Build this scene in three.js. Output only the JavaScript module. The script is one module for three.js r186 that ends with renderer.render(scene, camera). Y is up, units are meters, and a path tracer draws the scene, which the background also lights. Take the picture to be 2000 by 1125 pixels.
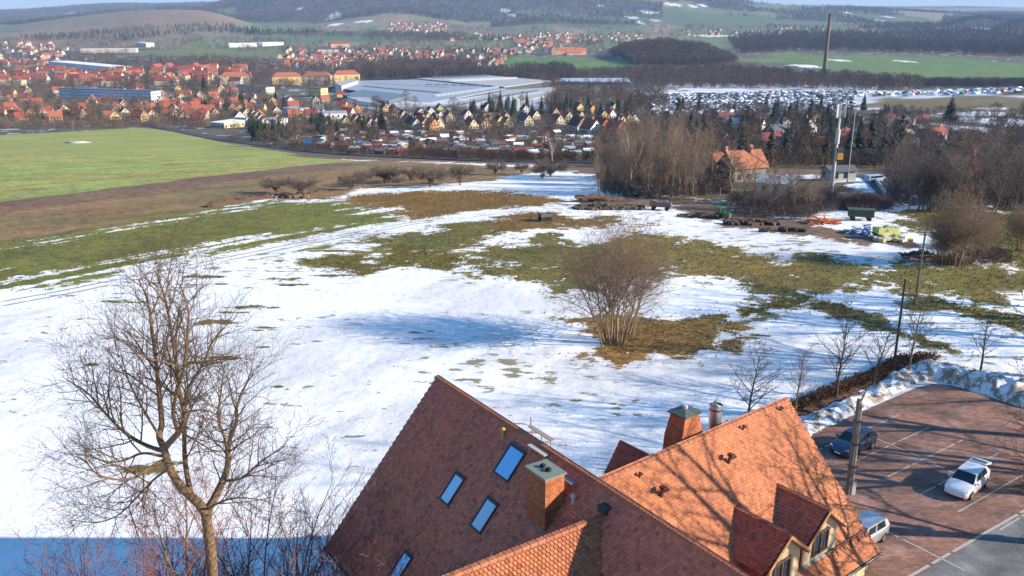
import * as THREE from 'three';
import { mergeGeometries } from 'three/addons/utils/BufferGeometryUtils.js';

// ---------------------------------------------------------------- camera, sky, sun, exposure
const scene = new THREE.Scene();
const CAM_Y = 32, PITCH = 17.15 * Math.PI / 180, FOC = 1740;          // focal length for a 2000 x 1125 picture
const camera = new THREE.PerspectiveCamera(2 * Math.atan(562.5 / FOC) * 180 / Math.PI, 2000 / 1125, 0.5, 60000);
camera.position.set(0, CAM_Y, 0);
camera.lookAt(0, CAM_Y - Math.sin(PITCH) * 100, -Math.cos(PITCH) * 100);
const renderer = new THREE.WebGLRenderer({ antialias: true });
renderer.toneMapping = THREE.LinearToneMapping;
renderer.toneMappingExposure = 1.95;
renderer.shadowMap.enabled = true;
const SUN_EL = 22.5 * Math.PI / 180, SUN_AZ = 12 * Math.PI / 180;       // from the right, a little behind the camera
const sunDir = new THREE.Vector3(Math.cos(SUN_EL) * Math.cos(SUN_AZ), Math.sin(SUN_EL), Math.cos(SUN_EL) * Math.sin(SUN_AZ));
const sun = new THREE.DirectionalLight(new THREE.Color().setRGB(1.0, 0.88, 0.73), 5);
sun.position.copy(sunDir).multiplyScalar(400).add(new THREE.Vector3(0, 0, -120));
sun.target.position.set(0, 0, -120);
sun.castShadow = true;
Object.assign(sun.shadow.camera, { left: -260, right: 260, top: 260, bottom: -260, near: 1, far: 1000 });
sun.shadow.mapSize.set(4096, 4096);
scene.add(sun, sun.target);
{ // clear winter sky: pale at the horizon, deep blue overhead
  const w = 256, h = 512, data = new Float32Array(w * h * 4);
  for (let j = 0; j < h; j++) for (let i = 0; i < w; i++) {
    const el = ((j + 0.5) / h - 0.5) * Math.PI, s = Math.max(0, Math.sin(el));
    const k = Math.pow(1 - s, 7), k2 = Math.pow(1 - s, 2.2);
    const o = (j * w + i) * 4;
    data[o] = 0.046 + 0.06 * k2 + 0.26 * k;
    data[o + 1] = 0.160 + 0.10 * k2 + 0.19 * k;
    data[o + 2] = 0.380 + 0.07 * k2 + 0.06 * k;
    data[o + 3] = 1;
  }
  const t = new THREE.DataTexture(data, w, h, THREE.RGBAFormat, THREE.FloatType);
  t.mapping = THREE.EquirectangularReflectionMapping; t.magFilter = t.minFilter = THREE.LinearFilter; t.needsUpdate = true;
  scene.background = t; scene.environment = t;
}
scene.fog = new THREE.FogExp2(new THREE.Color().setRGB(0.42, 0.62, 0.95), 0.000065);

// ---------------------------------------------------------------- helpers
function mulberry(a) { return () => { a |= 0; a = a + 0x6D2B79F5 | 0; let t = Math.imul(a ^ a >>> 15, 1 | a); t = t + Math.imul(t ^ t >>> 7, 61 | t) ^ t; return ((t ^ t >>> 14) >>> 0) / 4294967296; }; }
const clamp = (x, a = 0, b = 1) => x < a ? a : x > b ? b : x;
const sstep = (a, b, x) => { const t = clamp((x - a) / (b - a)); return t * t * (3 - 2 * t); };
const lerp = (a, b, t) => a + (b - a) * t;
const V = (x, y, z) => new THREE.Vector3(x, y, z);
const PERM = (() => { const r = mulberry(77), p = new Float32Array(65536); for (let i = 0; i < 65536; i++) p[i] = r(); return p; })();
const hash2 = (i, j) => PERM[(Math.imul(i, 73856093) ^ Math.imul(j, 19349663)) & 65535];
function noise(x, y) { // value noise, -1..1
  const i = Math.floor(x), j = Math.floor(y); let u = x - i, v = y - j; u = u * u * (3 - 2 * u); v = v * v * (3 - 2 * v);
  const a = hash2(i, j), b = hash2(i + 1, j), c = hash2(i, j + 1), d = hash2(i + 1, j + 1);
  return 2 * (a + (b - a) * u + (c - a) * v + (a - b - c + d) * u * v) - 1;
}
function fbm(x, y, n = 4) { let s = 0, a = 0.5; for (let i = 0; i < n; i++) { s += a * noise(x, y); x = x * 2.03 + 17.1; y = y * 2.03 + 5.7; a *= 0.5; } return s; }
function lin(pts, x) { // piecewise linear with smooth knees
  if (x <= pts[0][0]) return pts[0][1];
  for (let i = 1; i < pts.length; i++) if (x <= pts[i][0]) { const t = (x - pts[i - 1][0]) / (pts[i][0] - pts[i - 1][0]); return lerp(pts[i - 1][1], pts[i][1], t); }
  return pts[pts.length - 1][1];
}
const used = {};
function numbered(n) { const k = used[n] = (used[n] ?? -1) + 1; return k ? n + '_' + String(k).padStart(3, '0') : n; }
function tag(o, label, category, group, kind) {
  o.userData = { label, category };
  if (group) o.userData.group = group;
  if (kind) { o.userData.kind = kind; }
  return o;
}
function thing(name, label, category, p = [0, 0, 0], turn = 0, group) {
  const o = new THREE.Group(); o.name = numbered(name); o.position.set(...p); o.rotation.y = turn;
  scene.add(o); return tag(o, label, category, group);
}
function mesh(name, geo, m, parent) {
  const o = new THREE.Mesh(geo, m); o.castShadow = o.receiveShadow = true;
  o.name = parent ? name : numbered(name); (parent || scene).add(o); return o;
}
function copyOf(root, p, turn = 0, scale = 1, label, group) {
  const r = root.clone(); r.name = numbered(root.name.replace(/_\d{3}$/, '')); r.userData = { ...root.userData };
  r.position.set(...p); r.rotation.y = turn; if (Array.isArray(scale)) r.scale.set(...scale); else r.scale.setScalar(scale);
  if (label) r.userData.label = label; if (group) r.userData.group = group;
  scene.add(r); return r;
}
const struct = (name, geo, m, parent) => { const o = mesh(name, geo, m, parent); o.userData = { kind: 'structure' }; return o; };
const rgb = (r, g, b) => new THREE.Color().setRGB(r, g, b);
const M = (r, g, b, rough = 0.85, extra = {}) => new THREE.MeshStandardMaterial({ color: rgb(r, g, b), roughness: rough, ...extra });

class MB { // mesh builder: triangles with flat normals, tubes with smooth ones, uv in metres
  constructor() { this.p = []; this.n = []; this.u = []; this.c = null; this.col = null; }
  color(r, g, b) { if (!this.c) { this.c = []; } this.col = [r, g, b]; return this; }
  _v(a, n, u, v) { this.p.push(a.x, a.y, a.z); this.n.push(n.x, n.y, n.z); this.u.push(u, v); if (this.c) this.c.push(...this.col); }
  tri(a, b, c) {
    const n = V().crossVectors(V().subVectors(b, a), V().subVectors(c, a)).normalize();
    for (const q of [a, b, c]) { const [u, v] = Math.abs(n.y) > 0.9 ? [q.x, q.z] : Math.abs(n.x) > Math.abs(n.z) ? [q.z, q.y] : [q.x, q.y]; this._v(q, n, u, v); }
    return this;
  }
  quad(a, b, c, d) { this.tri(a, b, c); return this.tri(a, c, d); }
  hexa(q) { // 8 corners: bottom 0-3 counter-clockwise seen from above, top 4-7
    this.quad(q[3], q[2], q[1], q[0]); this.quad(q[4], q[5], q[6], q[7]);
    for (let i = 0; i < 4; i++) { const j = (i + 1) % 4; this.quad(q[i], q[j], q[4 + j], q[4 + i]); }
    return this;
  }
  box(cx, cy, cz, sx, sy, sz, turn = 0) {
    const c = Math.cos(turn), s = Math.sin(turn), q = [];
    for (const y of [-0.5, 0.5]) for (const [x, z] of [[-0.5, 0.5], [0.5, 0.5], [0.5, -0.5], [-0.5, -0.5]])
      q.push(V(cx + (x * sx) * c + (z * sz) * s, cy + y * sy, cz - (x * sx) * s + (z * sz) * c));
    return this.hexa(q);
  }
  bar(a, b, w, h = w, up = V(0, 1, 0)) { // a beam from a to b
    const d = V().subVectors(b, a).normalize(); let s = V().crossVectors(d, up); if (s.length() < 1e-3) s = V(1, 0, 0); s.normalize();
    const t = V().crossVectors(s, d), q = [];
    for (const e of [a, b]) for (const [x, y] of [[-1, -1], [1, -1], [1, 1], [-1, 1]]) q.push(e.clone().addScaledVector(s, x * w / 2).addScaledVector(t, y * h / 2));
    const A = q.slice(0, 4), B = q.slice(4);
    this.quad(A[0], A[1], A[2], A[3]); this.quad(B[3], B[2], B[1], B[0]);
    for (let i = 0; i < 4; i++) { const j = (i + 1) % 4; this.quad(A[j], A[i], B[i], B[j]); }
    return this;
  }
  prism(poly, y0, y1) { // plan polygon [[x, z], ...] pulled up
    const b = poly.map(([x, z]) => V(x, y0, z)), t = poly.map(([x, z]) => V(x, y1, z)), n = poly.length;
    for (let i = 1; i < n - 1; i++) { this.tri(t[0], t[i], t[i + 1]); this.tri(b[0], b[i + 1], b[i]); }
    for (let i = 0; i < n; i++) { const j = (i + 1) % n; this.quad(b[i], b[j], t[j], t[i]); }
    return this;
  }
  tube(pts, radii, sides = 5, cap = false) {
    const n = pts.length, rings = []; let nx = null;
    for (let i = 0; i < n; i++) {
      const d = V().subVectors(pts[Math.min(i + 1, n - 1)], pts[Math.max(i - 1, 0)]).normalize();
      if (!nx) { nx = Math.abs(d.y) < 0.9 ? V(0, 1, 0) : V(1, 0, 0); }
      nx.addScaledVector(d, -nx.dot(d)); if (nx.lengthSq() < 1e-8) nx.set(d.y, d.z, d.x).addScaledVector(d, -(d.x * d.y + d.y * d.z + d.z * d.x)); nx.normalize();
      const ny = V().crossVectors(d, nx), ring = [];
      for (let k = 0; k < sides; k++) { const a = k / sides * Math.PI * 2, dir = nx.clone().multiplyScalar(Math.cos(a)).addScaledVector(ny, Math.sin(a)); ring.push([pts[i].clone().addScaledVector(dir, radii[i]), dir]); }
      rings.push(ring);
    }
    for (let i = 0; i < n - 1; i++) for (let k = 0; k < sides; k++) {
      const l = (k + 1) % sides, A = rings[i][k], B = rings[i][l], C = rings[i + 1][l], D = rings[i + 1][k];
      for (const [q, uu, vv] of [[A, k, i], [B, k + 1, i], [C, k + 1, i + 1], [A, k, i], [C, k + 1, i + 1], [D, k, i + 1]]) this._v(q[0], q[1], uu / sides, vv * 0.5);
    }
    if (cap) for (const [ri, flip] of [[rings[0], 1], [rings[n - 1], 0]]) for (let k = 1; k < sides - 1; k++) flip ? this.tri(ri[0][0], ri[k + 1][0], ri[k][0]) : this.tri(ri[0][0], ri[k][0], ri[k + 1][0]);
    return this;
  }
  geo() {
    const g = new THREE.BufferGeometry();
    g.setAttribute('position', new THREE.Float32BufferAttribute(this.p, 3));
    g.setAttribute('normal', new THREE.Float32BufferAttribute(this.n, 3));
    g.setAttribute('uv', new THREE.Float32BufferAttribute(this.u, 2));
    if (this.c) g.setAttribute('color', new THREE.Float32BufferAttribute(this.c, 3));
    return g;
  }
  build(name, m, parent) { return mesh(name, this.geo(), m, parent); }
}
const cyl = (r0, r1, h, n = 10) => new MB().tube([V(0, 0, 0), V(0, h, 0)], [r0, r1], n, true).geo();

// textures computed from functions: f(u, v) -> [r, g, b] in 0..1 (sRGB)
function tex(n, f, rx, ry, srgb = true) {
  const d = new Uint8Array(n * n * 4);
  for (let j = 0; j < n; j++) for (let i = 0; i < n; i++) { const c = f(i / n, j / n, i, j), o = (j * n + i) * 4; d[o] = clamp(c[0]) * 255; d[o + 1] = clamp(c[1]) * 255; d[o + 2] = clamp(c[2]) * 255; d[o + 3] = 255; }
  const t = new THREE.DataTexture(d, n, n); t.wrapS = t.wrapT = THREE.RepeatWrapping; t.magFilter = THREE.LinearFilter; t.minFilter = THREE.LinearFilter;
  if (srgb) t.colorSpace = THREE.SRGBColorSpace; t.repeat.set(rx, ry); t.needsUpdate = true; return t;
}
// tiling noise on the unit square
function tnoise(u, v, f) { const w = (a) => ((a % f) + f) % f; const x = u * f, y = v * f, i = Math.floor(x), j = Math.floor(y); let s = x - i, t = y - j; s = s * s * (3 - 2 * s); t = t * t * (3 - 2 * t); const a = hash2(w(i), w(j) + f * 7), b = hash2(w(i + 1), w(j) + f * 7), c = hash2(w(i), w(j + 1) + f * 7), d = hash2(w(i + 1), w(j + 1) + f * 7); return 2 * lerp(lerp(a, b, s), lerp(c, d, s), t) - 1; }
const tfbm = (u, v, f, n = 4) => { let s = 0, a = 0.5; for (let i = 0; i < n; i++) { s += a * tnoise(u, v, f); f *= 2; a *= 0.5; } return s; };

// ---------------------------------------------------------------- the land
// slope of the line of sight for a picture row, and heights that follow from it
const SP = Math.sin(PITCH), CP = Math.cos(PITCH);
const slopeOfRow = (row) => { const yc = (row - 562.5) / FOC; return (SP + CP * yc) / (CP - SP * yc); };
const heightAt = (row, d) => CAM_Y - d * slopeOfRow(row);
const PROFILE = [[-1000, 0], [0, 0], [95, 0], [150, -2.6], [230, -9], [330, -19], [450, -30], [600, -40], [900, -52], [1200, -58], [1600, -60], [2200, -54], [3000, -42], [4000, -25], [6000, -5], [9000, 10], [14000, 10], [60000, 10]];
function base(d) { // smoothed profile
  const w = Math.max(12, d * 0.06); return (lin(PROFILE, d - w) + 2 * lin(PROFILE, d) + lin(PROFILE, d + w)) / 4;
}
// ridges: distance of the crest, picture rows of the crest along the picture's columns, length of the near and far slopes
const RIDGES = [
  { s: 11500, wf: 3200, wb: 6000, pts: [[-600, 30], [800, 20], [1420, 6], [1500, 13], [1560, 15], [1640, 15], [1700, 12], [1790, 12], [1880, 11], [1960, 14], [2000, 17], [2600, 22]] },
  { s: 9000, wf: 2600, wb: 2500, pts: [[-600, 34], [0, 24], [50, 20], [110, 17], [200, 10], [330, 8], [420, 6], [600, 0], [900, 0], [1500, 12], [1700, 22], [2600, 36]] },
  { s: 6600, wf: 2600, wb: 2500, pts: [[-600, 70], [250, 40], [380, 22], [450, 4], [520, -20], [700, -44], [900, -40], [1100, -32], [1300, -14], [1400, -2], [1440, 5], [1500, 8], [1600, 14], [1680, 17], [1760, 21], [1900, 30], [2600, 42]] },
  { s: 4300, wf: 1700, wb: 1500, pts: [[-600, 70], [0, 55], [100, 40], [200, 28], [290, 19], [380, 18], [430, 22], [470, 38], [560, 66], [700, 80], [2600, 80]] },
  { s: 4700, wf: 1300, wb: 1200, pts: [[-600, 90], [430, 80], [540, 56], [650, 38], [740, 20], [800, 20], [860, 30], [920, 44], [1010, 62], [1200, 70], [2600, 70]] },
  { s: 5000, wf: 1500, wb: 1200, pts: [[-600, 90], [930, 66], [1010, 34], [1060, 26], [1130, 36], [1220, 50], [1300, 58], [1500, 62], [2600, 62]] },
  { s: 4300, wf: 700, wb: 900, pts: [[-600, 90], [1780, 70], [1845, 48], [1890, 32], [1925, 34], [1960, 48], [2050, 60], [2600, 60]] },
  { s: 3700, wf: 900, wb: 1200, pts: [[-600, 90], [1860, 76], [1930, 56], [2000, 38], [2200, 10], [2600, 0]] },
  { s: 2150, wf: 420, wb: 500, pts: [[-600, 180], [880, 140], [930, 124], [1000, 112], [1080, 105], [1170, 104], [1230, 112], [1300, 122], [1400, 140], [2600, 160]] },
  { s: 2000, wf: 330, wb: 400, pts: [[-600, 180], [1160, 130], [1200, 104], [1245, 88], [1300, 84], [1370, 92], [1420, 114], [1480, 130], [2600, 160]] },
  { s: 2150, wf: 900, wb: 900, pts: [[-600, 180], [1380, 130], [1480, 108], [1560, 102], [1700, 102], [1850, 106], [2000, 112], [2600, 118]] },
  { s: 1550, wf: 500, wb: 500, pts: [[-600, 200], [150, 160], [220, 118], [300, 107], [420, 112], [520, 122], [600, 145], [2600, 200]] },
  { s: 860, wf: 330, wb: 260, pts: [[-600, 260], [1450, 240], [1600, 203], [1750, 193], [1900, 183], [2000, 177], [2300, 150], [2600, 140]] },
];
for (const r of RIDGES) { r.k = []; for (let px = -600; px <= 2600; px += 8) { let a = 0, n = 0; for (let q = -40; q <= 40; q += 8) { a += lin(r.pts, px + q); n++; } r.k.push(heightAt(a / n, r.s)); } }
const ridgeCrest = (r, px) => { const q = clamp((px + 600) / 8, 0, r.k.length - 1.001), i = Math.floor(q); return lerp(r.k[i], r.k[i + 1], q - i); };
function H(x, z) {
  const d = -z; let h = base(d);
  if (d > 300) {
    const px = 1000 + FOC * 0.985 * (x / d) / CP;
    for (const r of RIDGES) {
      const u = (d - r.s) / (d < r.s ? r.wf : r.wb); if (u <= -1 || u >= 1) continue;
      const crest = ridgeCrest(r, px) + (r.s > 3000 ? r.s * 0.0016 * fbm(x / (r.s * 0.06), z / (r.s * 0.06), 4) : 0), b0 = base(d); if (crest <= b0) continue;
      const shape = d < r.s ? 0.5 + 0.5 * Math.cos(Math.PI * u) : 0.5 + 0.5 * Math.cos(Math.PI * u);
      const v = b0 + (crest - b0) * shape;
      h = Math.max(h, v) ;
    }
    h += fbm(x / 130, z / 130, 3) * 1.2 * sstep(500, 1500, d);
  } else {
    h += fbm(x / 26 + 3, z / 26, 3) * 0.35 * sstep(70, 130, d) * (x > 0 ? 1 : 1);
  }
  return h;
}
// where a line of sight through a pixel of the 2000 x 1125 picture meets the land
const rayOf = (px, py) => { const a = (px - 1000) / FOC, b = (py - 562.5) / FOC; return V(a, -SP - CP * b, -CP + SP * b); };
function G(px, py) {
  const r = rayOf(px, py), s = r.multiplyScalar(1 / -r.z); let d = 25, step = 2;
  const below = (q) => CAM_Y + s.y * q < H(s.x * q, -q);
  while (!below(d)) { d += step; step = Math.max(0.5, d * 0.012); if (d > 30000) return V(s.x * d, CAM_Y + s.y * d, -d); }
  let a = d - step, b = d; for (let i = 0; i < 24; i++) { const m = (a + b) / 2; if (below(m)) b = m; else a = m; }
  return V(s.x * b, H(s.x * b, -b), -b);
}
const ground = (x, z) => V(x, H(x, z), z);
// a point on the line of sight at a height, or at a forward distance
const atHeight = (px, py, y) => { const r = rayOf(px, py), t = (y - CAM_Y) / r.y; return V(r.x * t, y, r.z * t); };
const atDepth = (px, py, d) => { const r = rayOf(px, py), t = d / -r.z; return V(r.x * t, CAM_Y + r.y * t, -d); };
function project(p) { const y = p.y - CAM_Y, dz = -y * SP - p.z * CP; return [1000 + FOC * p.x / dz, 562.5 - FOC * (y * CP - p.z * SP) / dz]; }
const topForRow = (x, z, row) => { let a = -80, b = 80; for (let i = 0; i < 40; i++) { const m = (a + b) / 2; if (project(V(x, m, z))[1] > row) a = m; else b = m; } return a; };

// colours of the land (linear)
const C = {
  crop: [0.27, 0.285, 0.062], soil: [0.16, 0.088, 0.046], brownfield: [0.205, 0.125, 0.043], green: [0.125, 0.128, 0.013], browngrass: [0.195, 0.118, 0.026],
  olive: [0.140, 0.112, 0.017], earth: [0.145, 0.085, 0.046], dark: [0.075, 0.060, 0.022], snow: [0.84, 0.835, 0.83], darkgreen: [0.035, 0.06, 0.02],
};
const FIELDS = [ // outlines on the picture, laid down on the land
  { c: 'crop', grow: 0.5, soft: 0.3, amp: 0.5, f: 0.2, speck: 0.4, poly: [[-140, 275], [0, 264], [120, 258], [280, 249], [345, 259], [470, 284], [600, 304], [720, 317], [650, 319], [400, 347], [200, 373], [0, 397], [-140, 416]] },
  { c: 'soil', grow: 2.2, soft: 0.3, amp: 0.6, f: 0.3, speck: 0.5, poly: [[-140, 416], [0, 397], [200, 373], [400, 347], [650, 319], [720, 317], [690, 326], [500, 351], [300, 379], [100, 406], [0, 421], [-140, 440]] },
  { c: 'brownfield', grow: 1.4, soft: 0.8, amp: 1.2, f: 0.25, poly: [[-140, 440], [0, 421], [100, 406], [300, 379], [500, 351], [690, 326], [720, 318], [860, 322], [1000, 334], [960, 352], [840, 360], [700, 366], [640, 388], [520, 388], [400, 409], [330, 425], [180, 450], [0, 475], [-140, 496]] },
  { c: 'green', soft: 2.2, amp: 4.0, f: 0.16, stripes: 1, poly: [[-140, 496], [0, 475], [180, 450], [330, 425], [400, 409], [520, 388], [640, 388], [760, 408], [805, 430], [700, 456], [560, 474], [420, 492], [300, 515], [150, 548], [0, 572], [-140, 600]] },
  { c: 'browngrass', soft: 1.2, amp: 3.5, f: 0.14, poly: [[640, 388], [720, 378], [880, 372], [1000, 376], [1110, 388], [1060, 402], [940, 411], [850, 424], [805, 430], [760, 408]] },
  { c: 'olive', soft: 1.4, amp: 5.5, f: 0.16, poly: [[720, 468], [800, 448], [900, 432], [990, 426], [1010, 440], [950, 462], [930, 486], [1000, 468], [1090, 462], [1180, 474], [1300, 458], [1400, 476], [1480, 492], [1600, 505], [1700, 522], [1800, 518], [2000, 530], [2140, 560], [2140, 600], [1960, 575], [1880, 588], [1780, 560], [1700, 552], [1620, 570], [1570, 590], [1500, 598], [1570, 570], [1450, 562], [1380, 555], [1320, 530], [1260, 545], [1150, 570], [1060, 552], [960, 524], [850, 502], [760, 492]] },
  { c: 'olive', soft: 0.5, amp: 1.0, f: 0.5, poly: [[1575, 582], [1640, 594], [1700, 616], [1760, 642], [1830, 670], [1870, 688], [1830, 680], [1740, 654], [1660, 628], [1600, 604]] },
  { c: 'olive', soft: 0.5, amp: 2.0, f: 0.4, poly: [[1420, 606], [1500, 594], [1570, 580], [1600, 590], [1540, 602], [1450, 618]] },
  { c: 'olive', soft: 0.8, amp: 2.6, f: 0.3, poly: [[1770, 575], [1900, 596], [2040, 630], [2140, 660], [2140, 690], [2000, 650], [1900, 620], [1800, 600]] },
  { c: 'browngrass', soft: 0.5, amp: 1.5, f: 0.5, poly: [[1095, 622], [1180, 612], [1300, 622], [1420, 617], [1450, 640], [1400, 662], [1480, 668], [1420, 684], [1330, 690], [1270, 694], [1215, 706], [1125, 696], [1180, 676], [1150, 648]] },
  { c: 'earth', soft: 0.8, amp: 2.5, f: 0.3, poly: [[1110, 392], [1190, 384], [1300, 384], [1400, 392], [1480, 418], [1560, 432], [1660, 448], [1790, 474], [1780, 484], [1660, 470], [1540, 456], [1440, 446], [1380, 430], [1300, 402], [1180, 404], [1120, 404]] },
  { c: 'olive', soft: 1.2, amp: 3.0, f: 0.16, poly: [[1740, 408], [1860, 402], [2000, 418], [2140, 440], [2140, 540], [2000, 526], [1900, 505], [1820, 470], [1770, 440]] },
  { c: 'dark', soft: 2, amp: 5.0, f: 0.12, poly: [[1170, 335], [1300, 330], [1420, 330], [1580, 345], [1720, 380], [1700, 402], [1600, 402], [1480, 396], [1330, 384], [1230, 384], [1180, 372]] },
  { c: 'dark', soft: 2, amp: 5.0, f: 0.12, poly: [[1720, 330], [2140, 330], [2140, 440], [2000, 416], [1860, 400], [1740, 400]] },
];
FIELDS.push(
  { c: 'olive', grow: -1.2, soft: 1.6, amp: 7, f: 0.2, poly: [[560, 512], [680, 486], [780, 478], [900, 500], [970, 532], [860, 520], [760, 524], [640, 530]] },
  { c: 'browngrass', grow: -1.5, soft: 1.6, amp: 7, f: 0.16, poly: [[950, 424], [1060, 416], [1180, 424], [1240, 440], [1120, 456], [1000, 450]] },
  { c: 'brownfield', grow: 3, soft: 2, amp: 5, f: 0.12, poly: [[700, 318], [900, 330], [1000, 338], [1100, 334], [1160, 330], [1160, 322], [1000, 326], [860, 320], [760, 312]] },
  { c: 'earth', grow: 9, soft: 2, amp: 3, f: 0.12, poly: [[560, 296], [700, 296], [1100, 300], [1700, 300], [2200, 300], [2200, 345], [1700, 340], [1420, 335], [1180, 338], [1150, 322], [1000, 318], [860, 314], [720, 310], [640, 306]] },
);
const TUFTS = [ // grass showing through the snow: column, row, half sizes in metres
  [395, 540, 3.2, 0.7], [560, 545, 2.6, 1.0], [575, 556, 2.2, 0.7], [488, 600, 2.6, 0.9], [455, 610, 1.6, 0.4], [412, 630, 3.0, 0.9], [430, 700, 2.6, 0.6], [400, 708, 2.0, 0.4], [250, 590, 2.2, 0.6], [215, 588, 1.8, 0.5], [180, 712, 0.9, 0.3], [300, 918, 2.6, 0.8], [330, 905, 1.6, 0.5], [520, 640, 1.4, 0.4], [660, 538, 3.0, 0.7], [620, 510, 3.0, 0.6], [700, 520, 4.0, 0.8], [640, 490, 4.2, 0.8],
  [505, 645, 1.0, 0.3], [510, 678, 0.8, 0.25], [540, 755, 0.7, 0.25], [1310, 688, 1.2, 0.5], [1330, 700, 1.0, 0.5], [1460, 660, 1.4, 0.4], [1480, 655, 0.8, 0.3], [1790, 545, 3.0, 0.5],
];
function sdPoly(poly, x, z) { // signed distance, inside positive
  let d = 1e18, s = -1;
  for (let i = 0, j = poly.length - 1; i < poly.length; j = i++) {
    const a = poly[i], b = poly[j], ex = b[0] - a[0], ez = b[1] - a[1], wx = x - a[0], wz = z - a[1];
    const t = clamp((wx * ex + wz * ez) / (ex * ex + ez * ez + 1e-12)), bx = wx - ex * t, bz = wz - ez * t; d = Math.min(d, bx * bx + bz * bz);
    if ((a[1] > z) !== (b[1] > z) && x < (b[0] - a[0]) * (z - a[1]) / (b[1] - a[1]) + a[0]) s = -s;
  }
  return s * Math.sqrt(d);
}
for (const f of FIELDS) { f.w = f.poly.map(([px, py]) => { const g = G(px, py); return [g.x, g.z]; }); f.box = [Math.min(...f.w.map(q => q[0])) - 9, Math.max(...f.w.map(q => q[0])) + 9, Math.min(...f.w.map(q => q[1])) - 9, Math.max(...f.w.map(q => q[1])) + 9]; }
const tuftW = TUFTS.map(([px, py, a, b]) => { const g = G(px, py); return [g.x, g.z, a, b]; });
const trackW = [[-140, 622], [0, 594], [150, 566], [300, 536], [450, 504], [600, 474], [700, 455], [800, 437], [900, 424], [1000, 413], [1080, 408]].map(([px, py]) => { const g = G(px, py); return [g.x, g.z]; });
function trackDist(x, z) { let d = 1e9; for (let i = 1; i < trackW.length; i++) { const a = trackW[i - 1], b = trackW[i], ex = b[0] - a[0], ez = b[1] - a[1], t = clamp(((x - a[0]) * ex + (z - a[1]) * ez) / (ex * ex + ez * ez)); d = Math.min(d, Math.hypot(x - a[0] - ex * t, z - a[1] - ez * t)); } return d; }
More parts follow.
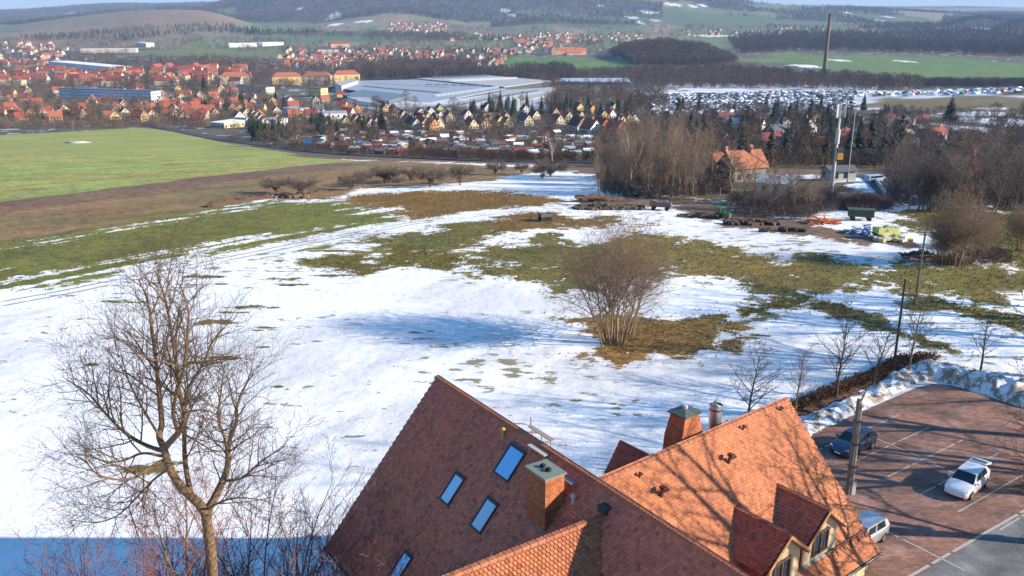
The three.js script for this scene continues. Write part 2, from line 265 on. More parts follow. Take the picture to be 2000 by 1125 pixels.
// direction of the drilled rows of the crops, along the track
const rowDir = (() => { const a = trackW[3], b = trackW[7], l = Math.hypot(b[0] - a[0], b[1] - a[1]); return [(b[0] - a[0]) / l, (b[1] - a[1]) / l]; })();
function landSheet(x0, x1, z0, z1, n) {
  const q = 384, sds = [];
  for (const f of FIELDS) {
    if (f.box[0] > x1 || f.box[1] < x0 || f.box[2] > z1 || f.box[3] < z0) { sds.push(null); continue; }
    const g = new Float32Array((q + 1) * (q + 1));
    for (let j = 0; j <= q; j++) for (let i = 0; i <= q; i++) { const x = x0 + (x1 - x0) * i / q, z = z0 + (z1 - z0) * j / q; g[j * (q + 1) + i] = x < f.box[0] || x > f.box[1] || z < f.box[2] || z > f.box[3] ? -9 : sdPoly(f.w, x, z); }
    sds.push(g);
  }
  const tg = new Float32Array((q + 1) * (q + 1)); for (let j = 0; j <= q; j++) for (let i = 0; i <= q; i++) tg[j * (q + 1) + i] = trackDist(x0 + (x1 - x0) * i / q, z0 + (z1 - z0) * j / q);
  const samp = (g, u, v) => { const x = Math.min(u * q, q - 0.001), y = Math.min(v * q, q - 0.001), i = x | 0, j = y | 0, s = x - i, t = y - j, o = j * (q + 1) + i; return lerp(lerp(g[o], g[o + 1], s), lerp(g[o + q + 1], g[o + q + 2], s), t); };
  const data = new Uint8Array(n * n * 4), S = (c) => 255 * (c <= 0.0031308 ? 12.92 * c : 1.055 * Math.pow(c, 1 / 2.4) - 0.055);
  const LUT = new Uint8Array(4097); for (let i = 0; i <= 4096; i++) LUT[i] = Math.round(S(i / 4096));
  for (let j = 0; j < n; j++) for (let i = 0; i < n; i++) {
    const u = (i + 0.5) / n, v = (j + 0.5) / n, x = x0 + (x1 - x0) * u, z = z0 + (z1 - z0) * v;
    const along = x * rowDir[0] + z * rowDir[1], across = -x * rowDir[1] + z * rowDir[0];
    const nb = fbm(x * 0.11, z * 0.11, 3), nf = fbm(x * 0.9, z * 0.9, 3), ng = noise(x * 5, z * 5), gr = hash2(i, j) - 0.5, st1 = fbm(along * 0.16 + 3, across * 0.55, 3);
    let bare = 0, c0 = 0.1, c1 = 0.1, c2 = 0.04;
    for (let k = 0; k < FIELDS.length; k++) {
      const g = sds[k]; if (!g) continue; const sd = samp(g, u, v); if (sd < -8.9) continue;
      const f = FIELDS[k]; let w = sd + (f.grow || 0) + f.amp * (fbm(x * f.f + k * 9, z * f.f, 3) * 1.5 + nf * 0.45);
      if (f.stripes) w += (noise(along * 0.035 + 4, across * 0.42) * 6.5 + noise(along * 0.06, across * 1.3) * 4.5 + noise(along * 0.5, across * 1.0) * 1.5) * sstep(26, 2, sd) - 1.5;
      const sp = f.speck ?? 1; w = sstep(-0.22, 0.22, clamp(w / (f.soft * 3.2), -1.4, 1.4) + (st1 * 0.95 + nf * 0.8 + ng * 0.4) * sp); if (w <= 0) continue;
      const c = C[f.c]; c0 = lerp(c0, c[0], w); c1 = lerp(c1, c[1], w); c2 = lerp(c2, c[2], w); bare = Math.max(bare, w);
    }
    const td = samp(tg, u, v);
    if (td < 5.5) { // snow left in the track, ruts showing
      const edge = sstep(4.6, 2.6, td + nf * 2.4 + nb * 1.5), rut = sstep(0.35, 0.1, Math.abs(td - 1.0 + nf * 0.2)) * 0.85 * sstep(-0.6, 0.1, nf + nb);
      bare = lerp(bare, Math.max(0, rut), edge);
      if (rut > 0.1) { c0 = 0.13; c1 = 0.10; c2 = 0.06; }
    }
    if (bare < 0.98) for (const t of tuftW) { const dx = (x - t[0]) / t[2], dz = (z - t[1]) / t[3]; if (dx * dx + dz * dz < 6) { const w = sstep(0.2, -0.2, Math.sqrt(dx * dx + dz * dz) - 0.9 + nf * 0.9 + ng * 0.25); if (w > bare) { bare = w; c0 = C.olive[0] * 1.1; c1 = C.olive[1]; c2 = C.olive[2]; } } }
    // scattered blades and clods where the snow is thin
    if (bare < 0.98) { const thin = fbm(x * 0.05 + 31, z * 0.09, 3) + 0.25 * sstep(-70, -112, z) * 1 - 0.05, st = fbm(x * 0.55 + 7, z * 1.3 + 3, 3); const w = sstep(0.47, 0.68, st + ng * 0.12 + thin * 0.5) * 0.85; if (w > bare) { bare = w; c0 = C.olive[0]; c1 = C.olive[1]; c2 = C.olive[2]; } }
    const m = 1 + nb * 0.3 + nf * 0.55 + ng * 0.30 + gr * 0.5 + noise(along * 0.03, across * 0.3) * 0.14, tint = fbm(x * 0.06 + 50, z * 0.06, 2);
    c0 = c0 * m * (1 + tint * 0.3); c1 = c1 * m; c2 = c2 * m;
    // the snow's own tone: clean, a little dirty, grains, thin grey sheets over grass
    const grey = sstep(0.0, 0.5, fbm(x * 0.03 + 9, z * 0.05 + 2, 3) + nf * 0.25 + st1 * 0.35) * 0.20 + sstep(0.1, 0.6, st1 + ng * 0.15) * 0.08;
    const sn = 1 - grey + noise(x * 2.2, z * 2.2) * 0.015 + gr * 0.03 - Math.max(0, ng * nf) * 0.08, s0 = C.snow[0] * sn, s1 = C.snow[1] * (sn - grey * 0.02), s2 = C.snow[2] * sn;
    const o = (j * n + i) * 4;
    data[o] = LUT[(clamp(lerp(s0, c0, bare)) * 4096) | 0]; data[o + 1] = LUT[(clamp(lerp(s1, c1, bare)) * 4096) | 0]; data[o + 2] = LUT[(clamp(lerp(s2, c2, bare)) * 4096) | 0]; data[o + 3] = 255;
  }
  const t = new THREE.DataTexture(data, n, n); t.colorSpace = THREE.SRGBColorSpace; t.magFilter = t.minFilter = THREE.LinearFilter; t.wrapS = t.wrapT = THREE.MirroredRepeatWrapping; t.needsUpdate = true;
  return t;
}
const UCOL = (() => { const a = []; for (let u = -8; u < -0.7; u += 0.35 * Math.max(0.35, Math.abs(u) / 4)) a.push(u); for (let u = -0.7; u <= 0.7001; u += 0.0026) a.push(u); for (let k = a.filter(u => u < -0.7005).length - 1; k >= 0; k--) a.push(-a[k]); return a; })();
function band(rows, uv, colorOf) {
  const n = UCOL.length, P = new Float32Array(rows.length * n * 3), U = new Float32Array(rows.length * n * 2), K = colorOf ? new Float32Array(rows.length * n * 3) : null, I = [];
  rows.forEach((d, j) => UCOL.forEach((u, i) => {
    const x = u * Math.max(d, 70), z = -d, o = j * n + i, y = H(x, z); P.set([x, y, z], o * 3);
    if (uv) U.set(uv(x, z), o * 2);
    if (K) K.set(colorOf(x, z, y), o * 3);
    if (i && j) { const a = o - n - 1, b = o - n, c = o, e = o - 1; I.push(a, b, c, a, c, e); }
  }));
  const g = new THREE.BufferGeometry(); g.setAttribute('position', new THREE.BufferAttribute(P, 3)); g.setAttribute('uv', new THREE.BufferAttribute(U, 2));
  if (K) g.setAttribute('color', new THREE.BufferAttribute(K, 3));
  g.setIndex(I); g.computeVertexNormals(); return g;
}
const snowBump = tex(512, (u, v) => { const h = 0.5 + tfbm(u, v, 6, 5) * 0.5 + tnoise(u, v, 90) * 0.08; return [h, h, h]; }, 1, 1, false);
const range = (a, b, f) => { const o = []; for (let d = a; d < b; d = f(d)) o.push(d); o.push(b); return o; };
{ // near snowfield
  const [x0, x1, z0, z1] = [-85, 85, -112, -28], t = landSheet(x0, x1, z0, z1, 2048);
  const bump = snowBump.clone(); bump.repeat.set(170 / 7, 84 / 7); bump.needsUpdate = true;
  struct('snowy_meadow', band([...range(-300, 20, d => d + 40), ...range(21, 112, d => d + 1.3)], (x, z) => [(x - x0) / (x1 - x0), (z - z0) / (z1 - z0)]), new THREE.MeshStandardMaterial({ map: t, roughness: 0.8, bumpMap: bump, bumpScale: 0.10 }));
}
{ // fields in the middle distance
  const [x0, x1, z0, z1] = [-190, 190, -352, -110], t = landSheet(x0, x1, z0, z1, 2048);
  const bump = snowBump.clone(); bump.repeat.set(380 / 11, 240 / 11); bump.needsUpdate = true;
  struct('field', band(range(112, 345, d => d + 2.5), (x, z) => [(x - x0) / (x1 - x0), (z - z0) / (z1 - z0)]), new THREE.MeshStandardMaterial({ map: t, roughness: 0.9, bumpMap: bump, bumpScale: 0.12 }));
}
// far land: valley, town, hills
const PATCHES = [ // column, row, half width and half height on the picture, colour
  [1620, 190, 330, 22, [0.60, 0.62, 0.66], 0.55], [1400, 205, 110, 18, [0.62, 0.64, 0.68], 0.5], [880, 185, 240, 26, [0.5, 0.52, 0.55], 0.25],
  [1060, 124, 165, 18, [0.085, 0.165, 0.03]], [1760, 127, 270, 26, [0.095, 0.165, 0.035]], [1900, 130, 170, 26, [0.09, 0.16, 0.033]],
  [1575, 129, 22, 4, [0.75, 0.78, 0.8], -0.1], [1640, 118, 16, 2.5, [0.75, 0.78, 0.8], -0.2], [1770, 120, 18, 2, [0.7, 0.74, 0.76], -0.3],
  [1900, 205, 180, 26, [0.15, 0.115, 0.045]], [1905, 222, 60, 6, [0.8, 0.81, 0.83], 0], [1975, 240, 80, 12, [0.8, 0.81, 0.83], 0.1], [1935, 212, 28, 3, [0.8, 0.8, 0.83]], [1840, 250, 90, 14, [0.6, 0.6, 0.62], 0.2],
  [400, 108, 190, 13, [0.125, 0.15, 0.05]], [720, 70, 110, 17, [0.085, 0.14, 0.055]], [300, 45, 150, 26, [0.22, 0.15, 0.09]], [230, 62, 240, 14, [0.21, 0.16, 0.095]], [60, 66, 120, 8, [0.23, 0.16, 0.105]],
  [900, 56, 120, 10, [0.15, 0.125, 0.08]], [1110, 34, 90, 14, [0.12, 0.125, 0.07]], [1150, 48, 90, 10, [0.09, 0.12, 0.055]], [1440, 45, 190, 16, [0.085, 0.12, 0.055]], [1680, 30, 120, 12, [0.08, 0.12, 0.055]], [1740, 40, 100, 8, [0.1, 0.13, 0.06]], [1860, 62, 60, 6, [0.15, 0.12, 0.09]],
  [652, 33, 13, 6, [0.8, 0.84, 0.9]], [710, 42, 20, 2.2, [0.75, 0.8, 0.86]], [655, 48, 14, 2.5, [0.75, 0.8, 0.86]], [588, 16, 6, 3, [0.6, 0.66, 0.75]], [1172, 11, 7, 2.5, [0.75, 0.8, 0.88]], [1314, 9, 17, 3.2, [0.78, 0.8, 0.88]], [1352, 12, 8, 2.4, [0.75, 0.8, 0.88]], [1374, 11, 8, 2.6, [0.75, 0.8, 0.88]], [1268, 24, 16, 4, [0.78, 0.8, 0.88]], [1235, 34, 12, 3, [0.6, 0.66, 0.74]], [1250, 44, 6, 4, [0.75, 0.78, 0.86]], [1280, 40, 10, 2, [0.6, 0.66, 0.74]], [1000, 30, 7, 3, [0.6, 0.66, 0.74]], [985, 20, 12, 4, [0.55, 0.6, 0.7]], [1720, 40, 7, 2, [0.78, 0.8, 0.86]], [1735, 33, 9, 1.6, [0.75, 0.8, 0.86]], [1655, 25, 5, 2.4, [0.75, 0.8, 0.86]], [1797, 48, 12, 2, [0.7, 0.76, 0.84]], [134, 26, 8, 1.6, [0.78, 0.8, 0.86]], [86, 27, 3, 1.2, [0.7, 0.75, 0.84]], [1410, 70, 60, 2.5, [0.7, 0.68, 0.66], -0.3], [1930, 56, 30, 2.2, [0.6, 0.66, 0.74], -0.2],
].map(([px, py, a, b, c, k = 0.1]) => {
  const g = G(px, py), u = G(px, py - b), l = G(px, py + b), dz = Math.abs(u.z - g.z) > 6 * Math.abs(l.z - g.z) ? 2 * Math.abs(l.z - g.z) : Math.abs(u.z - l.z) / 2;
  return { x: g.x, z: g.z, a: a * -g.z / FOC, b: Math.max(dz, 3), c, k };
});
const pxOf = (x, d) => 1000 + FOC * 0.985 * (x / d) / CP;
function isForest(x, z) {
  const d = -z, px = pxOf(x, d), n = fbm(x / 420 + 11, z / 420, 4), q = d / 6600;
  if (d > 7200) return px < 900 ? n > -0.35 : n > 0.0;
  if (d > 5400) return px < 1320 ? n > -0.34 : n > 0.0;
  if (d > 3500) { if (px < 470) return n > 0.12 && d > 4250; if (px < 960) return d > 4150 + n * 900; if (px < 1290) return n > -0.05 || d > 4600; if (px > 1830) return n > -0.3; return n > 0.12; }
  if (d > 2350 && px > 1440) return d < 3300 ? n > -0.35 : n > 0.0;
  if (d > 2500) return n > 0.2;
  return false;
}
function farColor(x, z, y) {
  const d = -z, sc = Math.max(60, d * 0.07), px = pxOf(x, d);
  let c;
  if (d < 700) { const f = FIELDS[0], sd = sdPoly(f.w, x, z); if (sd > -0.5) { const m = 1 + fbm(x * 0.05, z * 0.05, 3) * 0.16 + noise((x * rowDir[0] + z * rowDir[1]) * 0.02, (-x * rowDir[1] + z * rowDir[0]) * 0.16) * 0.10; return C.crop.map(v => v * m); } }
  // patchwork of fields: irregular cells
  const wx = x / sc + fbm(x / sc * 0.7, z / sc * 0.7, 2) * 0.5, wz = z / (sc * 1.6) + fbm(z / sc * 0.6 + 9, x / sc * 0.6, 2) * 0.5;
  let best = 9, id = 0; const ci = Math.floor(wx), cj = Math.floor(wz);
  for (let a = -1; a <= 1; a++) for (let b = -1; b <= 1; b++) { const hx = ci + a + hash2(ci + a, cj + b), hz = cj + b + hash2(ci + a + 91, cj + b + 17), e = (wx - hx) ** 2 + (wz - hz) ** 2; if (e < best) { best = e; id = hash2(ci + a + 5, cj + b + 55); } }
  const fieldC = id < 0.3 ? [0.19, 0.15, 0.085] : id < 0.55 ? [0.125, 0.15, 0.06] : id < 0.75 ? [0.16, 0.17, 0.078] : [0.23, 0.18, 0.11];
  const n = fbm(x / 30, z / 30, 3);
  if (d < 2300) { // town and gardens
    const g = fbm(x / 9 + 3, z / 14, 3);
    c = g > 0.40 ? [0.40, 0.41, 0.43] : g > 0.0 ? [0.075, 0.07, 0.042] : [0.10, 0.078, 0.055];
    if (px > 1280 && px < 1720 && d > 800 && d < 1250) c = g > -0.1 ? [0.6, 0.62, 0.66] : [0.16, 0.15, 0.15];
  } else c = fieldC;
  c = c.slice();
  if (isForest(x, z)) { const m = 0.8 + n * 0.5; c = [0.085 * m, 0.078 * m, 0.068 * m]; }
  for (const p of PATCHES) { const dx = (x - p.x) / p.a, dz = (z - p.z) / p.b, r = Math.sqrt(dx * dx + dz * dz); if (r < 1.6) { const w = sstep(0.12, -0.12, r - 0.92 - p.k * 0.2 + fbm((x - p.x) / p.a * 2.2 + 7, (z - p.z) / p.b * 2.2, 3) * (p.k < 0 ? 1.2 : 0.5 + p.k)); c[0] = lerp(c[0], p.c[0], w); c[1] = lerp(c[1], p.c[1], w); c[2] = lerp(c[2], p.c[2], w); } }
  const m = 1 + n * 0.35 + noise(x / 7, z / 7) * 0.12; return [c[0] * m, c[1] * m, c[2] * m];
}
struct('valley_and_hills', band(range(345, 14000, d => d * 1.0085 + 0.6), null, farColor), new THREE.MeshStandardMaterial({ vertexColors: true, roughness: 0.95 }));

// ---------------------------------------------------------------- the two tiled houses in front
const MAT = {
  tileA: new THREE.MeshStandardMaterial({ color: 0xffffff, roughness: 0.75 }),
  ridge: M(0.34, 0.115, 0.05, 0.75), ridgeOld: M(0.30, 0.11, 0.055, 0.8),
  underlay: M(0.10, 0.04, 0.03, 0.95), plaster: M(0.55, 0.42, 0.24, 0.9), timber: M(0.10, 0.055, 0.03, 0.8), lead: M(0.10, 0.13, 0.13, 0.55), darkMetal: M(0.028, 0.034, 0.038, 0.45),
  steel: M(0.42, 0.44, 0.46, 0.38, { metalness: 0.8 }), glass: new THREE.MeshPhysicalMaterial({ color: rgb(0.02, 0.03, 0.04), roughness: 0.06 }), coated: M(0.34, 0.58, 0.82, 0.08, { metalness: 0.9 }),
  patina: M(0.17, 0.205, 0.17, 0.7), yellow: M(0.55, 0.33, 0.06, 0.6), palePlastic: M(0.62, 0.48, 0.40, 0.6), white: M(0.75, 0.75, 0.73, 0.6), gutter: M(0.05, 0.04, 0.035, 0.5),
};
const chimTex = tex(256, (u, v, i, j) => { const row = Math.floor(v * 16), bu = (u * 8 + (row % 2) * 0.5) % 1, bv = (v * 16) % 1, joint = bu < 0.05 || bv < 0.1; const id = hash2(Math.floor(u * 8 + (row % 2) * 0.5) % 8, row + 40); const m = 0.8 + id * 0.35 + tnoise(u, v, 64) * 0.08; return joint ? [0.6, 0.45, 0.33] : [0.66 * m, 0.36 * m, 0.2 * m]; }, 0.8, 0.8);
MAT.brick = new THREE.MeshStandardMaterial({ map: chimTex, roughness: 0.85 });
// a plain clay tile with a rounded foot, lying along +z (downhill), x across
const tileGeo = (() => {
  const w = 0.088, l = 0.32, t = 0.022, b = new MB(), foot = [];
  for (let k = 0; k <= 6; k++) { const a = Math.PI * k / 6; foot.push([w * Math.cos(a), l - 0.06 + 0.06 * Math.sin(a)]); }
  const top = [[-w, 0], ...foot.slice().reverse().map(q => q), [w, 0]].map(([x, z]) => V(x, t, z));
  for (let i = 1; i < top.length - 1; i++) b.tri(top[0], top[i], top[i + 1]);
  for (let i = 0; i < top.length - 1; i++) { const p = top[i], q = top[i + 1]; b.quad(V(p.x, 0, p.z), V(q.x, 0, q.z), q, p); }
  return b.geo();
})();
// tiles hung on a strip: o = point at the upper left, ex = unit across, es = unit down the slope
function tileField(parent, list, base, seed) { // list of {o, ex, es, w, s, keep(a, b), rows shared}
  const r = mulberry(seed), mats = [], cols = [], m = new THREE.Matrix4(), E = 0.162, W = 0.184;
  for (const f of list) {
    const n = V().crossVectors(f.es, f.ex).normalize(); if (n.y < 0) n.negate();
    const rows = Math.round(f.s / E), tilt = Math.atan2(0.034, E);
    for (let j = 0; j < rows; j++) for (let i = 0; i < Math.floor(f.w / W); i++) {
      const a = (i + 0.5 + (j % 2) * 0.5) * W, b = (j + 1) * f.s / rows - 0.32; if (a > f.w) continue;
      if (f.keep && !f.keep(a, b + 0.25)) continue;
      const es = f.es.clone().applyAxisAngle(f.ex, (r() - 0.5) * 0.02), z = es.clone().addScaledVector(n, tilt).normalize(), x = f.ex.clone().applyAxisAngle(n, (r() - 0.5) * 0.03), y = V().crossVectors(z, x).normalize();
      const p = f.o.clone().addScaledVector(f.ex, a).addScaledVector(f.es, b).addScaledVector(n, 0.012 + r() * 0.006);
      m.makeBasis(x, y, z).setPosition(p); mats.push(m.clone());
      const patch = fbm((f.o.x + a) * 0.7 + seed, b * 0.7, 3), k = 0.78 + r() * 0.42 + patch * 0.16, q = r(); cols.push([base[0] * k * (q < 0.06 ? 0.72 : 1), base[1] * k * (q < 0.06 ? 0.66 : 1) * (0.94 + r() * 0.12), base[2] * k * (q < 0.06 ? 0.8 : 1) * (0.9 + r() * 0.2)]);
    }
  }
  const im = new THREE.InstancedMesh(tileGeo, MAT.tileA, mats.length); im.name = 'roof_tiles'; im.castShadow = im.receiveShadow = true; im.userData = { kind: 'stuff' };
  mats.forEach((q, i) => { im.setMatrixAt(i, q); im.setColorAt(i, rgb(...cols[i])); });
  parent.add(im); return im;
}
const ridgeGeo = (() => { // half-round ridge tile along +x
  const b = new MB(), n = 6, pt = (x, k, r) => { const a = Math.PI * k / n; return V(x, r * Math.sin(a) * 0.9 - 0.05, r * Math.cos(a)); };
  for (let k = 0; k < n; k++) { b.quad(pt(0, k, 0.15), pt(0.40, k, 0.125), pt(0.40, k + 1, 0.125), pt(0, k + 1, 0.15)); b.quad(pt(0, k + 1, 0.15), pt(0, k + 1, 0.115), pt(0, k, 0.115), pt(0, k, 0.15)); }
  return b.geo();
})();
function ridgeRun(parent, a, b, m, seed, scale = 1) { // separate ridge tiles from a to b
  const r = mulberry(seed), d = V().subVectors(b, a), L = d.length(), n = Math.round(L / (0.36 * scale)); d.normalize();
  for (let i = 0; i < n; i++) {
    const o = mesh('ridge_tile', ridgeGeo, m[(r() * m.length) | 0], parent); o.position.copy(a).addScaledVector(d, i * L / n).add(V(0, 0.03 + r() * 0.012, 0)); o.scale.setScalar(scale);
    o.rotation.order = 'YZX'; o.rotation.y = Math.atan2(-d.z, d.x) + (r() - 0.5) * 0.02; o.rotation.z = Math.asin(clamp(d.y, -1, 1)) + 0.02;
  }
}
const ridgeMats = [MAT.ridge, MAT.ridgeOld, M(0.38, 0.14, 0.065, 0.75)];
function roofSlab(parent, quads, m = MAT.underlay, name = 'roof') { const b = new MB(), t = 0.12; for (const [p, q, r, s] of quads) { const n = V().crossVectors(V().subVectors(q, p), V().subVectors(s, p)).normalize().multiplyScalar(-t * Math.sign(V().crossVectors(V().subVectors(q, p), V().subVectors(s, p)).y)); b.hexa([p, q, r, s].map(v => v.clone().add(n)).concat([p, q, r, s])); } return b.build(name, m, parent); }
class Frame { // a house's own axes: x along the ridge, z down the slope that we see
  constructor(p, deg) { const t = this.turn = deg * Math.PI / 180; this.o = V(p[0], 0, p[1]); this.x = V(Math.cos(t), 0, -Math.sin(t)); this.z = V(Math.sin(t), 0, Math.cos(t)); }
  local(w) { const q = w.clone().sub(this.o); return V(q.dot(this.x), w.y, q.dot(this.z)); }
  world(x, y, z) { return this.o.clone().addScaledVector(this.x, x).addScaledVector(this.z, z).setY(y); }
  at(px, py, y) { return this.local(atHeight(px, py, y)); }
  on(px, py, ridge, tan) { // on the visible slope
    const r = rayOf(px, py), n = this.z.clone().multiplyScalar(tan).setY(1), t = (ridge - CAM_Y + n.dot(V(this.o.x, 0, this.o.z))) / r.dot(n); return this.local(V(r.x * t, CAM_Y + r.y * t, r.z * t)); }
  top(x, z, row) { const w = this.world(x, 0, z); return topForRow(w.x, w.z, row); }
}
function skylight(parent, x, z, w, l, ridge, tan, pm = MAT.coated) { // centre, width along x, length along the slope
  const a = Math.atan(tan), s = new THREE.Group(); s.name = 'skylight'; parent.add(s); s.position.set(x, ridge - z * tan, z); s.rotation.x = a;
  const b = new MB(), t = 0.075, h = 0.15;
  b.box(-w / 2 + t / 2, h / 2, 0, t, h, l); b.box(w / 2 - t / 2, h / 2, 0, t, h, l); b.box(0, h / 2 + 0.003, -l / 2 + t, w - 0.002, h, t * 2); b.box(0, h / 2 + 0.003, l / 2 - t / 2, w - 0.002, h, t);
  b.box(0, 0.035, l / 2 + 0.14, w + 0.14, 0.02, 0.26); b.box(0, 0.05, -l / 2 - 0.05, w + 0.14, 0.06, 0.1); b.box(-w / 2 - 0.05, 0.035, 0, 0.1, 0.03, l); b.box(w / 2 + 0.05, 0.035, 0, 0.1, 0.03, l);
  b.build('frame', MAT.darkMetal, s);
  new MB().box(0, h - 0.04, 0.03, w - 2 * t, 0.02, l - 3 * t).build('pane', pm, s);
  return s;
}
function ventPipe(parent, x, y, z, h, r, m, name = 'vent_pipe') { const b = new MB(); b.tube([V(0, -0.25, 0), V(0, h, 0)], [r, r], 8, true); b.tube([V(0, h, 0), V(0, h + r * 0.5, 0), V(0, h + r * 1.4, 0)], [r * 1.7, r * 1.8, r * 0.5], 8, true); const o = b.build(name, m, parent); o.position.set(x, y, z); return o; }
const HA = { f: new Frame([-3.89, -42.66], -55.7), ridge: 14, tan: Math.tan(49.2 * Math.PI / 180), half: 6.55, L: 22 };
const HB = { f: new Frame([14.555, -43.24], 38.6), ridge: 12.5, tan: Math.tan(46.3 * Math.PI / 180), half: 6.0, L: 17 };
{
  const { f, ridge, tan, half, L } = HA, TA = [0.56, 0.155, 0.082];
  const h = thing('tiled_house', 'large house with dark red tiled roof, four skylights and a brick chimney', 'house', [f.o.x, 0, f.o.z], f.turn);
  const eave = ridge - half * tan;
  // cross gable towards us on the left slope
  const ga = f.on(1176, 1008, ridge, tan), gx = ga.x, gy = ga.y - 0.05, gt = Math.tan(41.5 * Math.PI / 180), gz1 = 9.2, gHalf = 4.6;
  const inGable = (x, z) => { const yr = gy - Math.abs(x - gx) * gt; return yr > ridge - z * tan && Math.abs(x - gx) < gHalf; };
  // walls
  const w = new MB(), wz = half - 0.45; w.hexa([V(0.3, 0, wz), V(L, 0, wz), V(L, 0, -wz), V(0.3, 0, -wz), V(0.3, eave, wz), V(L, eave, wz), V(L, eave, -wz), V(0.3, eave, -wz)]);
  for (const x of [0.3, L]) { const a = V(x, eave, wz), b = V(x, eave, -wz), c = V(x, ridge - 0.25, 0); x < 1 ? w.tri(b, a, c) : w.tri(a, b, c); }
  w.build('wall', MAT.plaster, h);
  roofSlab(h, [[V(0, ridge - 0.02, 0), V(L, ridge - 0.02, 0), V(L, eave, half), V(0, eave, half)], [V(0, ridge - 0.02, 0), V(L, ridge - 0.02, 0), V(L, eave, -half), V(0, eave, -half)]]);
  const sl = Math.hypot(half, half * tan) + 0.08, es = V(0, -tan, 1).normalize(), es2 = V(0, -tan, -1).normalize();
  const cos = 1 / Math.hypot(1, tan);
  const gs = V(1, -gt, 0).normalize(), gsl = gHalf * Math.hypot(1, gt), gs2 = V(-1, -gt, 0).normalize();
  const outGable = (x, z) => z > 0.2 && (gy - Math.abs(x - gx) * gt) > ridge - z * tan - 0.05;
  tileField(h, [
    { o: V(0, ridge, 0), ex: V(1, 0, 0), es, w: L, s: sl, keep: (a, b) => !inGable(a, b * cos) },
    { o: V(0, ridge, 0), ex: V(1, 0, 0), es: es2, w: L, s: sl },
  ], TA, 11);
  roofSlab(h, [[V(gx, gy - 0.02, 0), V(gx, gy - 0.02, gz1), V(gx + gHalf, gy - gHalf * gt, gz1), V(gx + gHalf, gy - gHalf * gt, 0.4)], [V(gx, gy - 0.02, 0), V(gx, gy - 0.02, gz1), V(gx - gHalf, gy - gHalf * gt, gz1), V(gx - gHalf, gy - gHalf * gt, 0.4)]], MAT.underlay, 'gable_roof');
  const gcos = 1 / Math.hypot(1, gt);
  const gtl = tileField(h, [
    { o: V(gx, gy, 0.3), ex: V(0, 0, 1), es: gs, w: gz1 - 0.3, s: gsl, keep: (a, b) => outGable(gx + b * gcos, a + 0.3) },
    { o: V(gx, gy, 0.3), ex: V(0, 0, 1), es: gs2, w: gz1 - 0.3, s: gsl, keep: (a, b) => outGable(gx - b * gcos, a + 0.3) },
  ], [0.45, 0.155, 0.064], 12); gtl.name = 'gable_tiles';
  ridgeRun(h, V(0, ridge, 0), V(L, ridge, 0), ridgeMats, 5);
  ridgeRun(h, V(gx, gy, gz1), V(gx, gy, ga.z - 0.1), ridgeMats, 6);
  const gw = new MB(); gw.hexa([V(gx - 4.2, 0, gz1 - 0.3), V(gx + 4.2, 0, gz1 - 0.3), V(gx + 4.2, 0, 3), V(gx - 4.2, 0, 3), V(gx - 4.2, gy - 4.0, gz1 - 0.3), V(gx + 4.2, gy - 4.0, gz1 - 0.3), V(gx + 4.2, gy - 4.0, 3), V(gx - 4.2, gy - 4.0, 3)]); gw.tri(V(gx - 4.2, gy - 4.0, gz1 - 0.3), V(gx + 4.2, gy - 4.0, gz1 - 0.3), V(gx, gy - 0.2, gz1 - 0.3)); gw.build('gable_wall', MAT.plaster, h);
  new MB().tube([V(0, eave - 0.08, half + 0.1), V(L, eave - 0.08, half + 0.1)], [0.09, 0.09], 6, true).build('gutter', MAT.gutter, h);
  // skylights, chimney, vents
  skylight(h, 8.15, 0.90, 1.18, 1.55, ridge, tan); const frosted = M(0.46, 0.66, 0.80, 0.28, { metalness: 0.75 }); skylight(h, 5.85, 2.52, 0.82, 1.5, ridge, tan, frosted); skylight(h, 8.57, 2.52, 0.88, 1.52, ridge, tan, frosted); skylight(h, 5.75, 5.3, 0.75, 1.6, ridge, tan);
  const cg = new THREE.Group(); cg.name = 'chimney'; h.add(cg);
  const [cx0, cx1, cz0, cz1, ct] = [10.86, 12.12, 1.0, 1.95, 14.25];
  new MB().box((cx0 + cx1) / 2, (10.6 + ct) / 2, (cz0 + cz1) / 2, cx1 - cx0, ct - 10.6, cz1 - cz0).build('stack', MAT.brick, cg);
  new MB().box((cx0 + cx1) / 2, ct + 0.05, (cz0 + cz1) / 2, cx1 - cx0 + 0.14, 0.08, cz1 - cz0 + 0.14).build('chimney_cap', MAT.patina, cg);
  for (const k of [-0.2, 0.18]) { const p = new MB(); p.tube([V(0, 0, 0), V(0, 0.09, 0)], [0.13, 0.13], 10); p.tube([V(0, 0.09, 0), V(0, 0.09, 0), V(0, 0.0, 0)], [0.13, 0.105, 0.1], 10); const o = p.build('flue_opening', MAT.darkMetal, cg); o.position.set((cx0 + cx1) / 2 + k, ct + 0.1, (cz0 + cz1) / 2); }
  { const fl = new MB(); const yy = (z) => ridge - z * tan + 0.035; fl.quad(V(cx0 - 0.1, yy(cz1 + 0.28), cz1 + 0.28), V(cx1 + 0.1, yy(cz1 + 0.28), cz1 + 0.28), V(cx1 + 0.1, yy(cz1) + 0.1, cz1 + 0.004), V(cx0 - 0.1, yy(cz1) + 0.1, cz1 + 0.004)); fl.build('flashing', MAT.lead, cg); }
  ventPipe(h, 6.82, 13.5, 0.45, 0.42, 0.075, MAT.yellow); ventPipe(h, 12.54, 13.05, 0.86, 0.35, 0.085, MAT.palePlastic); ventPipe(h, 10.5, 10.1, 3.4, 0.4, 0.08, MAT.palePlastic);
